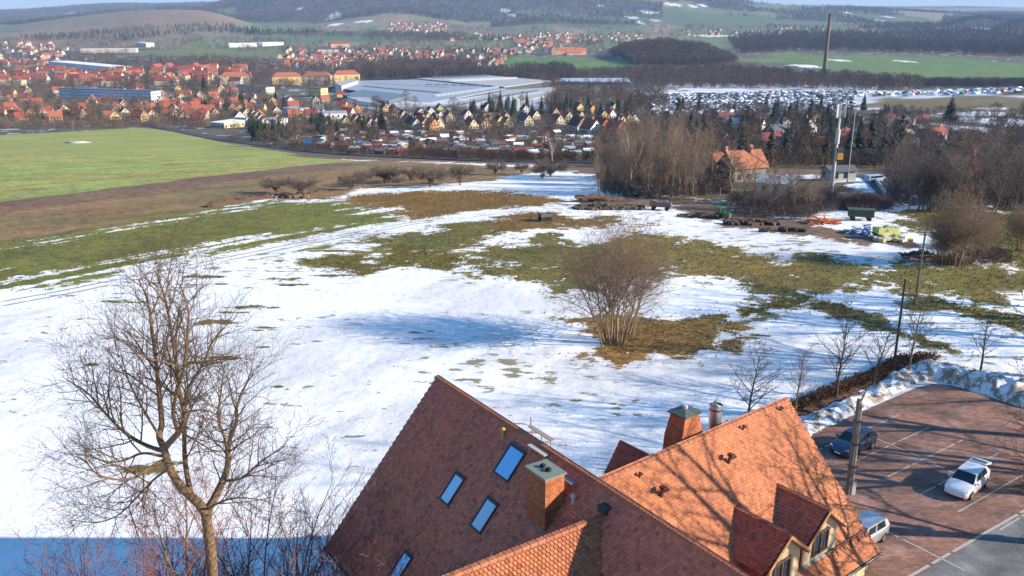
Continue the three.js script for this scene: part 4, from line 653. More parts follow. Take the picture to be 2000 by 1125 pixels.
// ---------------------------------------------------------------- car park
const flat = (poly, y, holes) => { const sh = new THREE.Shape(poly.map(([x, z]) => new THREE.Vector2(x, -z))); const g = new THREE.ShapeGeometry(sh); g.rotateX(-Math.PI / 2); g.translate(0, y, 0); const p = g.attributes.position, u = g.attributes.uv; for (let i = 0; i < p.count; i++) u.setXY(i, p.getX(i), p.getZ(i)); return g; };
const paverTex = tex(1024, (u, v) => { // herringbone-like setts over six metres, stained
  const N = 30, r = Math.floor(v * N), bu = u * N * 0.5 + (r % 2) * 0.5, id = hash2(Math.floor(bu) % (N / 2) + 7, r + 300), jx = (bu % 1), jy = (v * N) % 1, j = jx < 0.05 || jy < 0.08; const st = tfbm(u, v, 3, 5), m = (0.80 + id * 0.22 + st * 0.5 + tnoise(u, v, 200) * 0.09) * (j ? 0.66 : 1); const grey = clamp(tfbm(u + 0.3, v, 4, 4) * 1.2 + 0.15); return [0.53 * m, lerp(0.385, 0.42, grey) * m, lerp(0.325, 0.385, grey) * m]; }, 1 / 6, 1 / 6);
const asphaltTex = tex(512, (u, v) => { const m = 0.42 + tfbm(u, v, 4, 5) * 0.16 + tnoise(u, v, 170) * 0.07; return [m, m * 1.0, m * 1.0]; }, 1 / 5, 1 / 5);
const LOT = [[24.1, -64.5], [30.4, -69.2], [36.2, -73.5], [38, -74.3], [39.5, -74], [41.6, -71.5], [46, -66], [60, -50], [60, -22], [22, -22], [17, -42], [18, -58]];
struct('car_park', flat(LOT, 0.02), new THREE.MeshStandardMaterial({ map: paverTex, roughness: 0.9 }));
struct('asphalt_road', flat([[19, -42.2], [54, -65.9], [64, -50], [64, -21], [18, -21]], 0.026), new THREE.MeshStandardMaterial({ map: asphaltTex, roughness: 0.88 }));
{ // lines of pale setts between the bays
  const worn = M(0.42, 0.38, 0.33, 0.9), t = thing('parking_bay_lines', 'worn pale lines marking the bays of the red paved car park', 'road marking'), d = [0.8165, -0.577], n = [0.577, 0.8165];
  const line = (x, z, l, w = 0.13, dd = d) => { const b = new MB(), q = [-dd[1] * w / 2, dd[0] * w / 2], r = mulberry((x * 50) | 0); for (let s = 0; s < l; s += 0.32) if (r() > 0.07) { const s1 = Math.min(l, s + 0.305 + r() * 0.01), A = [x + dd[0] * s, z + dd[1] * s], B = [x + dd[0] * s1, z + dd[1] * s1]; b.quad(V(A[0] - q[0], 0.03, A[1] - q[1]), V(A[0] + q[0], 0.03, A[1] + q[1]), V(B[0] + q[0], 0.03, B[1] + q[1]), V(B[0] - q[0], 0.03, B[1] - q[1])); } const o = b.build('bay_line', worn, t); o.userData = { kind: 'stuff' }; };
  for (let k = -4; k <= 4; k++) { const x = 26.8 - n[0] * 2.75 * k, z = -57.2 - n[1] * 2.75 * k; if (k < 4) line(x, z, k > 2 ? 7 : 10.5, 0.12); }
  line(24.3, -50.2, 5, 0.12, n); line(28.4, -63.8, 5.4, 0.12, n); line(31, -59.6, 3.2, 0.12, n); line(20.5, -43.4, 36, 0.2, [0.829, -0.561]);
}
function ridgeStrip(path, width, height, seed, rough, side = 10, stepL = 0.3) { // a lumpy bank along a path on the ground
  const pts = path.map(([x, z]) => V(x, 0, z)), c = new THREE.CatmullRomCurve3(pts), L = c.getLength(), n = Math.ceil(L / stepL), P = [], I = [], U = [];
  for (let i = 0; i <= n; i++) { const t = i / n, p = c.getPointAt(t), d = c.getTangentAt(t), s = V(-d.z, 0, d.x), e = sstep(0, 0.04, t) * sstep(1, 0.96, t);
    for (let k = 0; k <= side; k++) { const v = k / side * 2 - 1, w = width(t) * (1 + 0.18 * noise(i * 0.3, seed + 5)), x = p.x + s.x * v * w / 2, z = p.z + s.z * v * w / 2, prof = Math.pow(Math.max(0, 1 - v * v), 0.8); const h = height(t) * e * prof * (0.75 + 0.7 * fbm(x * 0.8 + seed, z * 0.8, 2)) + prof * rough * fbm(x * 2.4 + seed, z * 2.4, 3); P.push(x, ground(x, z).y - 0.06 + Math.max(0, h), z); U.push(x, z); if (i && k) { const a = (i - 1) * (side + 1) + k - 1, b = a + 1, e2 = a + side + 1; I.push(a, b, e2 + 1, a, e2 + 1, e2); } } }
  const g = new THREE.BufferGeometry(); g.setAttribute('position', new THREE.Float32BufferAttribute(P, 3)); g.setAttribute('uv', new THREE.Float32BufferAttribute(U, 2)); g.setIndex(I); g.computeVertexNormals(); return g;
}
const bankTex = tex(512, (u, v) => { const d = sstep(-0.2, 0.4, tfbm(u, v, 7, 5) + 0.3 * tnoise(u, v, 60)); const s = 0.9 + tnoise(u, v, 40) * 0.04; return [lerp(s, 0.56, d), lerp(s, 0.49, d), lerp(s, 0.42, d)]; }, 1 / 4, 1 / 4);
const bankM = new THREE.MeshStandardMaterial({ map: bankTex, roughness: 0.85 });
struct('snow_bank', ridgeStrip([[20, -62.2], [23.5, -65.2], [29, -69.6], [33, -72.8], [36, -75.6], [39.6, -76.8], [43, -73.8], [46, -69.6], [50, -65], [56, -58]], t => 2.2 + 2.4 * sstep(0.35, 0.6, t), t => 0.75 + 0.75 * sstep(0.35, 0.55, t), 3, 0.38, 14, 0.22), bankM);
struct('earth_verge', ridgeStrip([[19, -65.5], [23, -68.2], [28, -71.8], [33, -75.6], [37.5, -79.2], [41, -80.6]], t => 2.6, t => 0.28, 8, 0.25, 8), new THREE.MeshStandardMaterial({ map: tex(256, (u, v) => { const n = 0.5 + tfbm(u, v, 8, 4); return [0.36 * (0.6 + n * 0.6), 0.24 * (0.6 + n * 0.6), 0.16 * (0.6 + n * 0.6)]; }, 1 / 3, 1 / 3), roughness: 0.95 }));
{ // leafy brown hedge: many small dead leaves
  const t = thing('beech_hedge', 'low brown hedge of dead leaves between young trees and the car park', 'hedge'), r = mulberry(61), path = new THREE.CatmullRomCurve3([[19, -65.5], [23, -68.4], [28, -72], [33, -75.8], [37.5, -79.4], [41, -80.6]].map(([x, z]) => V(x, 0, z)));
  const leaf = new MB().tri(V(-0.05, 0, 0), V(0.05, 0, 0.01), V(0, 0.03, 0.12)).tri(V(-0.05, 0, 0), V(0, 0.06, 0.05), V(0.05, 0, 0.01)).geo(), N = 9000, im = new THREE.InstancedMesh(leaf, new THREE.MeshStandardMaterial({ color: 0xffffff, roughness: 0.9, side: THREE.DoubleSide }), N), m = new THREE.Matrix4(), q = new THREE.Quaternion();
  im.name = 'foliage'; im.userData = { kind: 'stuff' }; im.castShadow = im.receiveShadow = true;
  for (let i = 0; i < N; i++) { const u = r(), p = path.getPointAt(u), a = r() * 6.28, s = Math.sqrt(r()) * 0.75, h = Math.pow(r(), 0.8) * (0.75 + 0.5 * noise(u * 40, 3)) * (1 - s * 0.5); q.setFromEuler(new THREE.Euler(r() * 6, r() * 6, r() * 6)); m.compose(V(p.x + Math.cos(a) * s, Math.max(0.04, h), p.z + Math.sin(a) * s), q, V(1, 1, 1).multiplyScalar(0.8 + r() * 1.1)); im.setMatrixAt(i, m); const k = 0.5 + r() * 0.9, e = r(); im.setColorAt(i, e < 0.14 ? rgb(0.07 * k, 0.08 * k, 0.025 * k) : rgb(0.15 * k, 0.062 * k, 0.028 * k)); }
  t.add(im);
  const b = new MB(); for (let i = 0; i < 420; i++) { const p = path.getPointAt(r()), x = p.x + (r() - 0.5) * 0.9, z = p.z + (r() - 0.5) * 0.9; b.tube([V(x, 0, z), V(x + (r() - 0.5) * 0.5, 0.8 + r() * 0.4, z + (r() - 0.5) * 0.5)], [0.012, 0.006], 3); } b.build('stem', BARK.dark, t).userData = { kind: 'stuff' };
}
// ---------------------------------------------------------------- cars
const CARM = { glass: M(0.012, 0.018, 0.022, 0.08), tyre: M(0.018, 0.018, 0.018, 0.85), rim: M(0.42, 0.43, 0.45, 0.35, { metalness: 0.8 }), dark: M(0.012, 0.012, 0.014, 0.5), lamp: new THREE.MeshPhysicalMaterial({ color: rgb(0.75, 0.77, 0.8), roughness: 0.1, clearcoat: 1 }), red: M(0.35, 0.01, 0.01, 0.25), plate: M(0.75, 0.75, 0.72, 0.5) };
const paint = (r, g, b, metal = 0.25) => new THREE.MeshPhysicalMaterial({ color: rgb(r, g, b), roughness: 0.32, metalness: metal, clearcoat: 1, clearcoatRoughness: 0.05 });
function loft(rings) { const P = [], I = [], n = rings[0].length; rings.forEach((R, i) => R.forEach((p, k) => { P.push(p.x, p.y, p.z); if (i && k) { const a = (i - 1) * n + k - 1, b = a + 1, c = a + n; I.push(a, c, c + 1, a, c + 1, b); } })); const g = new THREE.BufferGeometry(); g.setAttribute('position', new THREE.Float32BufferAttribute(P, 3)); g.setIndex(I); g.computeVertexNormals(); return g; }
function makeCar(name, label, m, x, z, turn, o = {}) {
  const t = thing(name, label, 'car', [x, 0.03, z], turn), L = o.L || 1, st = [[2.16, 0.50, 0.34, 0.60], [2.08, 0.70, 0.24, 0.70], [1.85, 0.80, 0.2, 0.80], [1.45, 0.85, 0.19, 0.90], [0.98, 0.87, 0.19, 0.98], [0.3, 0.88, 0.19, 0.98], [-0.5, 0.88, 0.19, 1.0], [-1.3, 0.87, 0.19, 1.02], [-1.8, 0.84, 0.22, 1.03], [-2.06, 0.78, 0.26, 1.0], [-2.15, 0.66, 0.34, 0.88]];
  const ring = ([sx, w, y0, y1]) => [[-w * 0.9, y0], [-w, y0 + 0.12], [-w * 1.01, (y0 + y1) / 2 + 0.06], [-w * 0.98, y1 - 0.08], [-w * 0.9, y1], [-w * 0.45, y1 + 0.025], [0, y1 + 0.032], [w * 0.45, y1 + 0.025], [w * 0.9, y1], [w * 0.98, y1 - 0.08], [w * 1.01, (y0 + y1) / 2 + 0.06], [w, y0 + 0.12], [w * 0.9, y0], [-w * 0.9, y0]].map(([a, b]) => V(sx * L, b, a));
  const rings = st.map(ring), cap = (R) => R.map(() => R.reduce((s, p) => s.add(p), V()).multiplyScalar(1 / R.length));
  mesh('body', loft([cap(rings[0]), ...rings, cap(rings[rings.length - 1])].reverse()), m, t);
  // cabin: base ring and roof ring
  const B = [[1.02, 0.80], [-2.0, 0.80]], yb = 0.97, R = o.wagon ? [[0.28, 0.64], [-1.82, 0.62]] : [[0.28, 0.64], [-1.6, 0.60]], yr = 1.47;
  const c = (k, s, top) => top ? V(R[k][0] * L, yr - (k ? 0.03 : 0.02), s * R[k][1]) : V(B[k][0] * L, yb + (k ? 0.03 : 0), s * B[k][1]);
  const cab = new MB(), mid = (s, f, y = 0.035) => V(lerp(R[0][0], R[1][0], f) * L, yr + y, s);
  const edge = (s, f) => V(lerp(R[0][0], R[1][0], f) * L, yr + (f > 0 && f < 1 ? 0.015 : -0.02), s * lerp(R[0][1], R[1][1], f));
  const F = [0, 0.33, 0.66, 1]; for (let i = 0; i < 3; i++) for (const s of [-1, 1]) { const a = edge(s, F[i]), b = edge(s, F[i + 1]), d = mid(0, F[i], i ? 0.05 : 0.01), e = mid(0, F[i + 1], i < 2 ? 0.05 : 0.01); s > 0 ? cab.quad(d, a, b, e) : cab.quad(d, e, b, a); }
  for (const s of [-1, 1]) { const pts = [c(0, s), c(1, s), c(1, s, 1), edge(s, 0.66), edge(s, 0.33), c(0, s, 1)]; for (let i = 1; i < 5; i++) s > 0 ? cab.tri(pts[0], pts[i + 1], pts[i]) : cab.tri(pts[0], pts[i], pts[i + 1]); }
  cab.quad(c(0, 1), c(0, 1, 1), c(0, -1, 1), c(0, -1)); cab.quad(c(1, -1), c(1, -1, 1), c(1, 1, 1), c(1, 1)); cab.build('cabin', m, t);
  const pane = (q, name, mm = CARM.glass) => { const b = new MB(), ctr = q.reduce((s, p) => s.add(p.clone()), V()).multiplyScalar(1 / q.length), n = V().crossVectors(V().subVectors(q[1], q[0]), V().subVectors(q[2], q[0])).normalize(); const out = V(0, 1.1, 0).sub(ctr).dot(n) > 0 ? n.negate() : n; const k = q.map(p => p.clone().lerp(ctr, 0.06).addScaledVector(out, 0.008)); b.quad(...k); b.build(name, mm, t); };
  pane([c(0, 1), c(0, -1), c(0, -1, 1), c(0, 1, 1)], 'windscreen'); pane([c(1, 1), c(1, -1), c(1, -1, 1), c(1, 1, 1)], 'rear_window');
  for (const s of [-1, 1]) { const at = (f, y) => { const lo = V().lerpVectors(c(0, s), c(1, s), f), hi = V().lerpVectors(c(0, s, 1), c(1, s, 1), f); return lo.lerp(hi, y); }; pane([at(0.14, 0.08), at(0.46, 0.08), at(0.46, 0.88), at(0.08, 0.88)], 'side_window'); pane([at(0.50, 0.08), at(0.86, 0.08), at(0.90, 0.88), at(0.50, 0.88)], 'side_window'); }
  for (const sx of [1.32, -1.33]) for (const s of [-1, 1]) {
    const w = new THREE.Group(); w.name = 'wheel'; t.add(w); w.position.set(sx * L, 0.31, s * 0.79); const ty = new MB(); ty.tube([V(0, 0, -0.1), V(0, 0, -0.08), V(0, 0, 0.08), V(0, 0, 0.1)], [0.27, 0.31, 0.31, 0.27], 18, true); ty.build('tyre', CARM.tyre, w);
    const ri = new MB(); ri.tube([V(0, 0, s * 0.1), V(0, 0, s * 0.112)], [0.2, 0.18], 14, true); for (let k = 0; k < 5; k++) { const a = k * 1.2566; ri.box(Math.cos(a) * 0.1, Math.sin(a) * 0.1, s * 0.112, 0.05, 0.05, 0.012, 0); } ri.build('rim', CARM.rim, w);
    const ar = new MB(), pts = [], rs = []; for (let k = 0; k <= 10; k++) { const a = Math.PI * k / 10; pts.push(V(sx * L + Math.cos(a) * 0.36, 0.31 + Math.sin(a) * 0.36, s * 0.855)); rs.push(0.028); } ar.tube(pts, rs, 5); ar.build('wheel_arch', CARM.dark, t);
  }
  for (const s of [-1, 1]) { const h = new MB(); h.bar(V(2.0 * L, 0.66, s * 0.46), V(1.84 * L, 0.73, s * 0.74), 0.16, 0.12); h.build('headlight', CARM.lamp, t); const l = new MB(); l.box(-2.02 * L, 0.84, s * 0.70, 0.12, 0.26, 0.16); l.build('tail_light', CARM.red, t); const mi = new MB(); mi.box(0.72 * L, 1.02, s * 0.97, 0.14, 0.13, 0.2); mi.build('mirror', m, t); }
  new MB().box(2.10 * L, 0.56, 0, 0.08, 0.1, 0.8).build('grille', CARM.dark, t); new MB().box(2.15 * L, 0.40, 0, 0.05, 0.11, 0.5).build('number_plate', CARM.plate, t); new MB().box(2.06 * L, 0.30, 0, 0.16, 0.1, 1.2).build('bumper_vent', CARM.dark, t);
  if (o.open) { // tailgate swung up
    const a = c(1, 1, 1), g = new THREE.Group(); g.name = 'tailgate'; t.add(g); g.position.set(a.x + 0.02, yr + 0.02, 0); g.rotation.z = 0.18;
    const rimB = new MB(); rimB.hexa([V(-0.95, 0, 0.66), V(0, 0, 0.58), V(0, 0, -0.58), V(-0.95, 0, -0.66), V(-0.95, 0.09, 0.62), V(0, 0.06, 0.56), V(0, 0.06, -0.56), V(-0.95, 0.09, -0.62)]); rimB.hexa([V(-1.16, -0.20, 0.62), V(-0.95, 0, 0.66), V(-0.95, 0, -0.66), V(-1.16, -0.20, -0.62), V(-1.2, -0.12, 0.6), V(-0.96, 0.09, 0.62), V(-0.96, 0.09, -0.62), V(-1.2, -0.12, -0.6)]); rimB.build('tailgate_panel', m, g);
    new MB().quad(V(-0.60, 0.10, 0.52), V(-0.12, 0.085, 0.50), V(-0.12, 0.085, -0.50), V(-0.60, 0.10, -0.52)).build('tailgate_window', CARM.glass, g);
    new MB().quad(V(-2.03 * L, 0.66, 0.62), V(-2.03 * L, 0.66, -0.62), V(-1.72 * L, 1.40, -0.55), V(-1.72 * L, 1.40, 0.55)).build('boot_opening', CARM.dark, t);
  }
  return t;
}
const deg = Math.PI / 180;
makeCar('parked_car', 'white hatchback with its tailgate open on the red paved car park', paint(0.72, 0.73, 0.75, 0.1), 31.9, -55.7, -137 * deg, { open: 1, L: 0.98 });
makeCar('parked_car', 'dark blue hatchback parked behind the thick wooden pole', paint(0.010, 0.024, 0.065, 0.3), 26.1, -61.6, -143 * deg, { L: 0.95 });
makeCar('parked_car', 'silver estate car half hidden by the edge of the orange roof', paint(0.45, 0.47, 0.50, 0.55), 21.9, -49.0, -143 * deg, { wagon: 1 });
makeCar('parked_car', 'pale silver car below the eave of the orange roof', paint(0.50, 0.52, 0.55, 0.5), 19.6, -45.9, -143 * deg, { wagon: 1 });
// ---------------------------------------------------------------- poles
{ const p = thing('wooden_pole', 'thick weathered wooden pole beside the dark blue car', 'pole', [23.35, 0, -55.04]), b = new MB(); b.tube([V(0, 0, 0), V(0.02, 3, 0), V(0, 7.2, 0)], [0.2, 0.18, 0.15], 10, true); b.build('shaft', M(0.17, 0.14, 0.115, 0.9), p);
  new MB().tube([V(0.2, 0, 0.08), V(0.18, 3.4, 0.06), V(0.16, 6.9, 0.05)], [0.13, 0.12, 0.1], 8, true).build('bracing_post', M(0.30, 0.23, 0.16, 0.9), p);
  new MB().tube([V(0.1, 6.8, 0), V(0.22, 7.3, 0), V(0.42, 7.75, -0.1), V(0.5, 8.1, -0.15)], [0.07, 0.06, 0.05, 0.05], 6, true).build('lamp_arm', M(0.12, 0.11, 0.09, 0.7), p);
  for (const y of [2.2, 3.9, 5.6]) { const c = new MB(); c.box(0.08, y, 0.03, 0.56, 0.1, 0.42); c.build('clamp', MAT.darkMetal, p); } new MB().box(0.33, 0.55, 0.18, 0.26, 1.05, 0.06).build('sign_plate', M(0.66, 0.64, 0.58, 0.7), p); }
{ const p = thing('utility_pole', 'thin dark wooden pole with a cross arm on the snow', 'pole', [36.93, 0, -80.14]), b = new MB(); b.tube([V(0, -0.3, 0), V(0, 8.15, 0)], [0.14, 0.10], 8, true); b.build('shaft', M(0.075, 0.05, 0.045, 0.9), p); const a = new MB(); a.bar(V(-0.4, 6.55, 0), V(1.2, 6.62, 0), 0.1); a.build('cross_arm', M(0.085, 0.06, 0.05, 0.9), p); for (const x of [-0.3, 0.4, 1.1]) { const i = mesh('insulator', cyl(0.05, 0.035, 0.14, 7), M(0.55, 0.53, 0.5, 0.4), p); i.position.set(x, 6.65, 0); } }
{ const g = G(1786, 596), p = thing('utility_pole', 'taller pale wooden pole standing behind the pole with a cross arm', 'pole', [g.x, g.y, g.z]), h = topForRow(g.x, g.z, 452) - g.y, b = new MB(); b.tube([V(0, -0.3, 0), V(0.05, h * 0.5, 0), V(0.1, h, 0)], [0.15, 0.13, 0.1], 8, true); b.build('shaft', M(0.16, 0.125, 0.085, 0.9), p); const s = new MB(); s.bar(V(0.1, h - 0.1, 0), V(0.1, h + 1.4, 0), 0.05); s.build('aerial', MAT.darkMetal, p); const i = new MB(); i.box(0.1, h - 0.4, 0, 0.9, 0.1, 0.1); i.build('cross_arm', M(0.085, 0.06, 0.05, 0.9), p); }
// shrub at the right edge beside the white car
{ const g = bareGeo(95, { stems: [0, 1, 2, 3, 4, 5, 6].map(i => ({ p: [Math.cos(i) * 0.3, -0.1, Math.sin(i) * 0.3], d: [Math.cos(i * 2.4) * 0.8, 1, Math.sin(i * 2.4) * 0.8], len: 1.7, r: 0.025, tip: 0.3 })), sn: 5, swob: 0.3, sides: 4, n: [9, 6, 4], t0: [0.1, 0.1, 0.1], ang: [0.8, 0.8, 0.7], up: [0.1, 0, 0], len: [0.5, 0.5, 0.4], fall: 0.4, min: 0.006, thick: 0.012, seg: [3, 2, 2], wob: 0.5, lift: 0.02 }); bareTree('bare_shrub', 'low rust brown shrub at the right edge behind the white car', 'shrub', [36.2, 0, -55.4], g, [BARK.red, M(0.19, 0.065, 0.045, 0.9)], 1, null, 1.1); }

// ---------------------------------------------------------------- middle distance: orchard, groves, yard
const LANDMARKS = [[220, 183, 'the long white block'], [565, 152, 'the orange apartment row'], [870, 180, 'the big snowy factory roof'], [1085, 98, 'the castle'], [1612, 100, 'the tall chimney'], [1630, 300, 'the radio mast'], [1440, 305, 'the orange roofed farm'], [1290, 90, 'the wooded hill'], [800, 55, 'the hillside village'], [1855, 210, 'the lone dark conifer'], [140, 150, 'the old town roofs'], [620, 224, 'the flat roofed white blocks'], [1420, 200, 'the snowy storage yard'], [350, 270, 'the bend of the road'], [900, 280, 'the garden plots'], [520, 262, 'the dark conifer clump'], [1870, 330, 'the red barn'], [1050, 235, 'the yellow gabled houses'], [1280, 320, 'the tall grove']];
const where = (px, py) => { let b = null, bd = 1e9; for (const l of LANDMARKS) { const d = Math.hypot((px - l[0]) * 0.6, (py - l[1]) * 2.4); if (d < bd) { bd = d; b = l; } } const dx = px - b[0], dy = (py - b[1]) * 2.6; const far = Math.hypot(dx, dy) > 110 ? 'well ' : ''; return Math.abs(dx) > Math.abs(dy) ? (dx < 0 ? far + 'left of ' : far + 'right of ') + b[2] : (dy < 0 ? far + 'behind ' : far + 'in front of ') + b[2]; };
const FB = { grove: M(0.19, 0.145, 0.105, 0.9), groveTwig: M(0.215, 0.152, 0.108, 0.9), mauve: M(0.21, 0.145, 0.12, 0.9), orchard: M(0.14, 0.105, 0.082, 0.9), dark: M(0.125, 0.10, 0.082, 0.9) };
const groveGeo = (seed, k = 1) => { const r = mulberry(seed), stems = [{ p: [0, -0.4, 0], d: [(r() - 0.5) * 0.1, 1, (r() - 0.5) * 0.1], len: 17, r: 0.24, tip: 0.12 }]; for (let i = 0; i < 3; i++) { const a = i * 2.3 + r() * 2; stems.push({ p: [0, 4 + i * 1.6, 0], d: [Math.cos(a) * 0.45, 1, Math.sin(a) * 0.45], len: 9 - i * 0.6, r: 0.13, tip: 0.15 }); } return bareGeo(seed + 3, { stems, sn: 7, swob: 0.14, sides: 5, n: [15, 7, 4], t0: [0.2, 0.12, 0.1], ang: [0.75, 0.7, 0.65], up: [0.25, 0.15, 0.08], len: [0.25 * k, 0.45, 0.45], fall: 0.5, min: 0.022, thick: 0.014, seg: [4, 2, 1], wob: 0.3, lift: 0.05 }); };
const orchGeo = (seed) => { const r = mulberry(seed), stems = []; stems.push({ p: [0, -0.2, 0], d: [0, 1, 0], len: 2.0, r: 0.17, tip: 0.8 }); for (let i = 0; i < 6; i++) { const a = i * 1.1 + r(); stems.push({ p: [0, 1.4 + r() * 0.5, 0], d: [Math.cos(a) * 1.5, 1, Math.sin(a) * 1.5], len: 3.4, r: 0.09, tip: 0.2 }); } return bareGeo(seed + 1, { stems, sn: 5, swob: 0.3, sides: 5, n: [12, 9, 6], t0: [0.3, 0.1, 0.1], ang: [0.9, 0.8, 0.7], up: [0.2, 0.1, 0.05], len: [0.45, 0.5, 0.45], fall: 0.3, min: 0.024, thick: 0.016, seg: [3, 2, 1], wob: 0.4, lift: 0.02 }); };
const gv = [groveGeo(501), groveGeo(502, 1.2), groveGeo(503, 0.9), groveGeo(504, 1.3)], og = [orchGeo(521), orchGeo(522)];
const protoCache = {};
function plantTree(key, geo, mats, name, label, px, py, hPx, wk = 1, group, cat = 'tree') { // a tree whose foot and top are given on the picture
  const p = G(px, py), h = topForRow(p.x, p.z, py - hPx) - p.y; if (!geo.h) { geo[1].computeBoundingBox(); geo.h = geo[1].boundingBox.max.y; } const s = h / geo.h, turn = px * 1.37 + py * 0.71;
  if (!protoCache[key]) { const t = bareTree(name, label, cat, [p.x, p.y, p.z], geo, mats, turn, group, [s * wk, s, s * wk]); protoCache[key] = t; return t; }
  const t = copyOf(protoCache[key], [p.x, p.y, p.z], turn, [s * wk, s, s * wk], label); t.userData.category = cat; if (group) t.userData.group = group; else delete t.userData.group; return t;
}
[[540, 378, 30, 1.35], [590, 384, 38, 1.3], [685, 372, 32, 1.1], [710, 364, 32, 1.2], [752, 359, 36, 1.1], [763, 358, 30, 1.1], [803, 356, 30, 1.0], [825, 352, 26, 1.1], [840, 366, 42, 1.1], [899, 362, 42, 1.0], [967, 342, 28, 1.0], [1020, 340, 22, 1.0], [1075, 346, 34, 1.3], [1060, 350, 26, 1.2]].forEach(([px, py, h, w], i) => plantTree('o' + i % 2, og[i % 2], [FB.dark, FB.orchard], 'apple_tree', ['leftmost of the bare orchard trees, by the brown bank', 'second bare orchard tree from the left, on the brown bank', 'bare orchard tree at the near end of the snow strip', 'bare orchard tree just behind the snow strip', 'left of two bare orchard trees standing close together', 'right of two bare orchard trees standing close together', 'bare orchard tree midway along the row', 'low bare orchard tree beside the tallest of the row', 'bare orchard tree with a dark trunk in the middle of the row', 'bare orchard tree standing alone right of the row', 'small bare orchard tree near the road', 'small bare orchard tree right of the one near the road', 'dark bare orchard tree over the shaded snow', 'low dark orchard tree leaning beside the shaded snow'][i], px, py, h * 1.1, w * 1.1, 'bare orchard trees along the fields'));
{ // the two groves
  const r = mulberry(611);
  for (let i = 0; i < 50; i++) { const px = 1168 + 222 * r(), py = 345 + 42 * r(), k = i % 4; plantTree('g' + k, gv[k], i % 9 === 4 ? [BARK.birch, FB.mauve] : [FB.grove, FB.groveTwig], 'grove_tree', `bare tree at the ${px < 1215 ? 'left end' : px < 1270 ? 'left half' : px < 1320 ? 'middle' : px < 1365 ? 'right half' : 'right end'} of the tall grove, ${py < 358 ? 'far side' : py < 373 ? 'among others' : 'near side'}`, px, py, 84 + 72 * r() * Math.sin((px - 1140) / 290 * 3.14), 1.0, 'tall bare trees of the grove left of the farm'); }
  plantTree('birch', groveGeo(507, 0.8), [BARK.birch, FB.mauve], 'birch_tree', 'white stemmed birch at the front of the grove', 1233, 376, 138, 0.9);
  plantTree('birch', gv[0], null, 'birch_tree', 'white stemmed birch standing left of the grove', 1079, 318, 66, 1);
  for (let i = 0; i < 48; i++) { const px = 1738 + 290 * r(), py = 395 + 24 * r() - 25 * (r() < 0.4 ? 1 : 0), k = (i + 1) % 4; plantTree('d' + k, gv[k], [FB.dark, FB.dark], 'grove_tree', `dark bare tree ${px < 1800 ? 'left of' : px < 1850 ? 'just left of' : px < 1910 ? 'around' : px < 1970 ? 'just right of' : 'far right of'} the red barn, ${py < 385 ? 'behind the drive' : py < 408 ? 'mid grove' : 'at the front'}`, px, py, 80 + 70 * r(), 1.5, 'dark bare trees around the red barn'); }
  [[1470, 410, 88], [1500, 416, 80], [1545, 412, 96], [1580, 418, 80], [1590, 412, 70], [1440, 400, 76], [1520, 398, 90], [1620, 398, 60], [1428, 372, 104], [1452, 378, 96]].forEach(([px, py, h], i) => plantTree('y' + i % 4, gv[i % 4], [FB.grove, FB.groveTwig], 'scrub_tree', ['bare scrub tree behind the tractor', 'bare scrub tree over the dark trailer', 'tallest bare scrub tree between the tractor and the mast', 'bare scrub tree left of the mast foot', 'low bare scrub tree touching the mast foot', 'bare scrub tree below the farmhouse', 'brown scrub tree right of the farmhouse', 'small scrub tree right behind the mast', 'slender bare tree in front of the left end of the farmhouse', 'slender bare tree in front of the farmhouse wall'][i], px, py, h, 2.1, 'scrub trees behind the yard'));
  const big = scene.children.find(o => o.name === 'multi_stem_tree');
  for (const [px, py, top, w, l] of [[1868, 518, 376, 0.95, 'large bare tree of many stems on the brown edge at the right'], [1912, 505, 420, 0.8, 'smaller bare tree right beside the large many stemmed one'], [1995, 490, 398, 1.0, 'bare tree cut by the right edge above the meadow'], [1838, 516, 430, 0.8, 'low bare tree left of the large many stemmed one']]) { const p = G(px, py), s = (topForRow(p.x, p.z, top) - p.y) / 12.4; copyOf(big, [p.x, p.y, p.z], px, [s * w, s, s * w], l); }
}
{ // brown willow scrub right of the mast: many thin rods
  const t = thing('willow_scrub', 'low mauve brown scrub of thin rods right of the mast', 'scrub'), r = mulberry(73), b = new MB(); for (let i = 0; i < 2600; i++) { const a = r() * 6.28, q = Math.sqrt(r()), c = G(1685 + Math.cos(a) * q * 58, 404 + Math.sin(a) * q * 10), h = (2.8 - q * 1.4) * (0.7 + 0.5 * r()); b.tube([V(c.x, c.y - 0.1, c.z), V(c.x + (r() - 0.5) * 1.2, c.y + h, c.z + (r() - 0.5) * 1.2)], [0.03, 0.02], 3); } b.build('rods', M(0.17, 0.095, 0.085, 0.9), t).userData = { kind: 'stuff' }; }
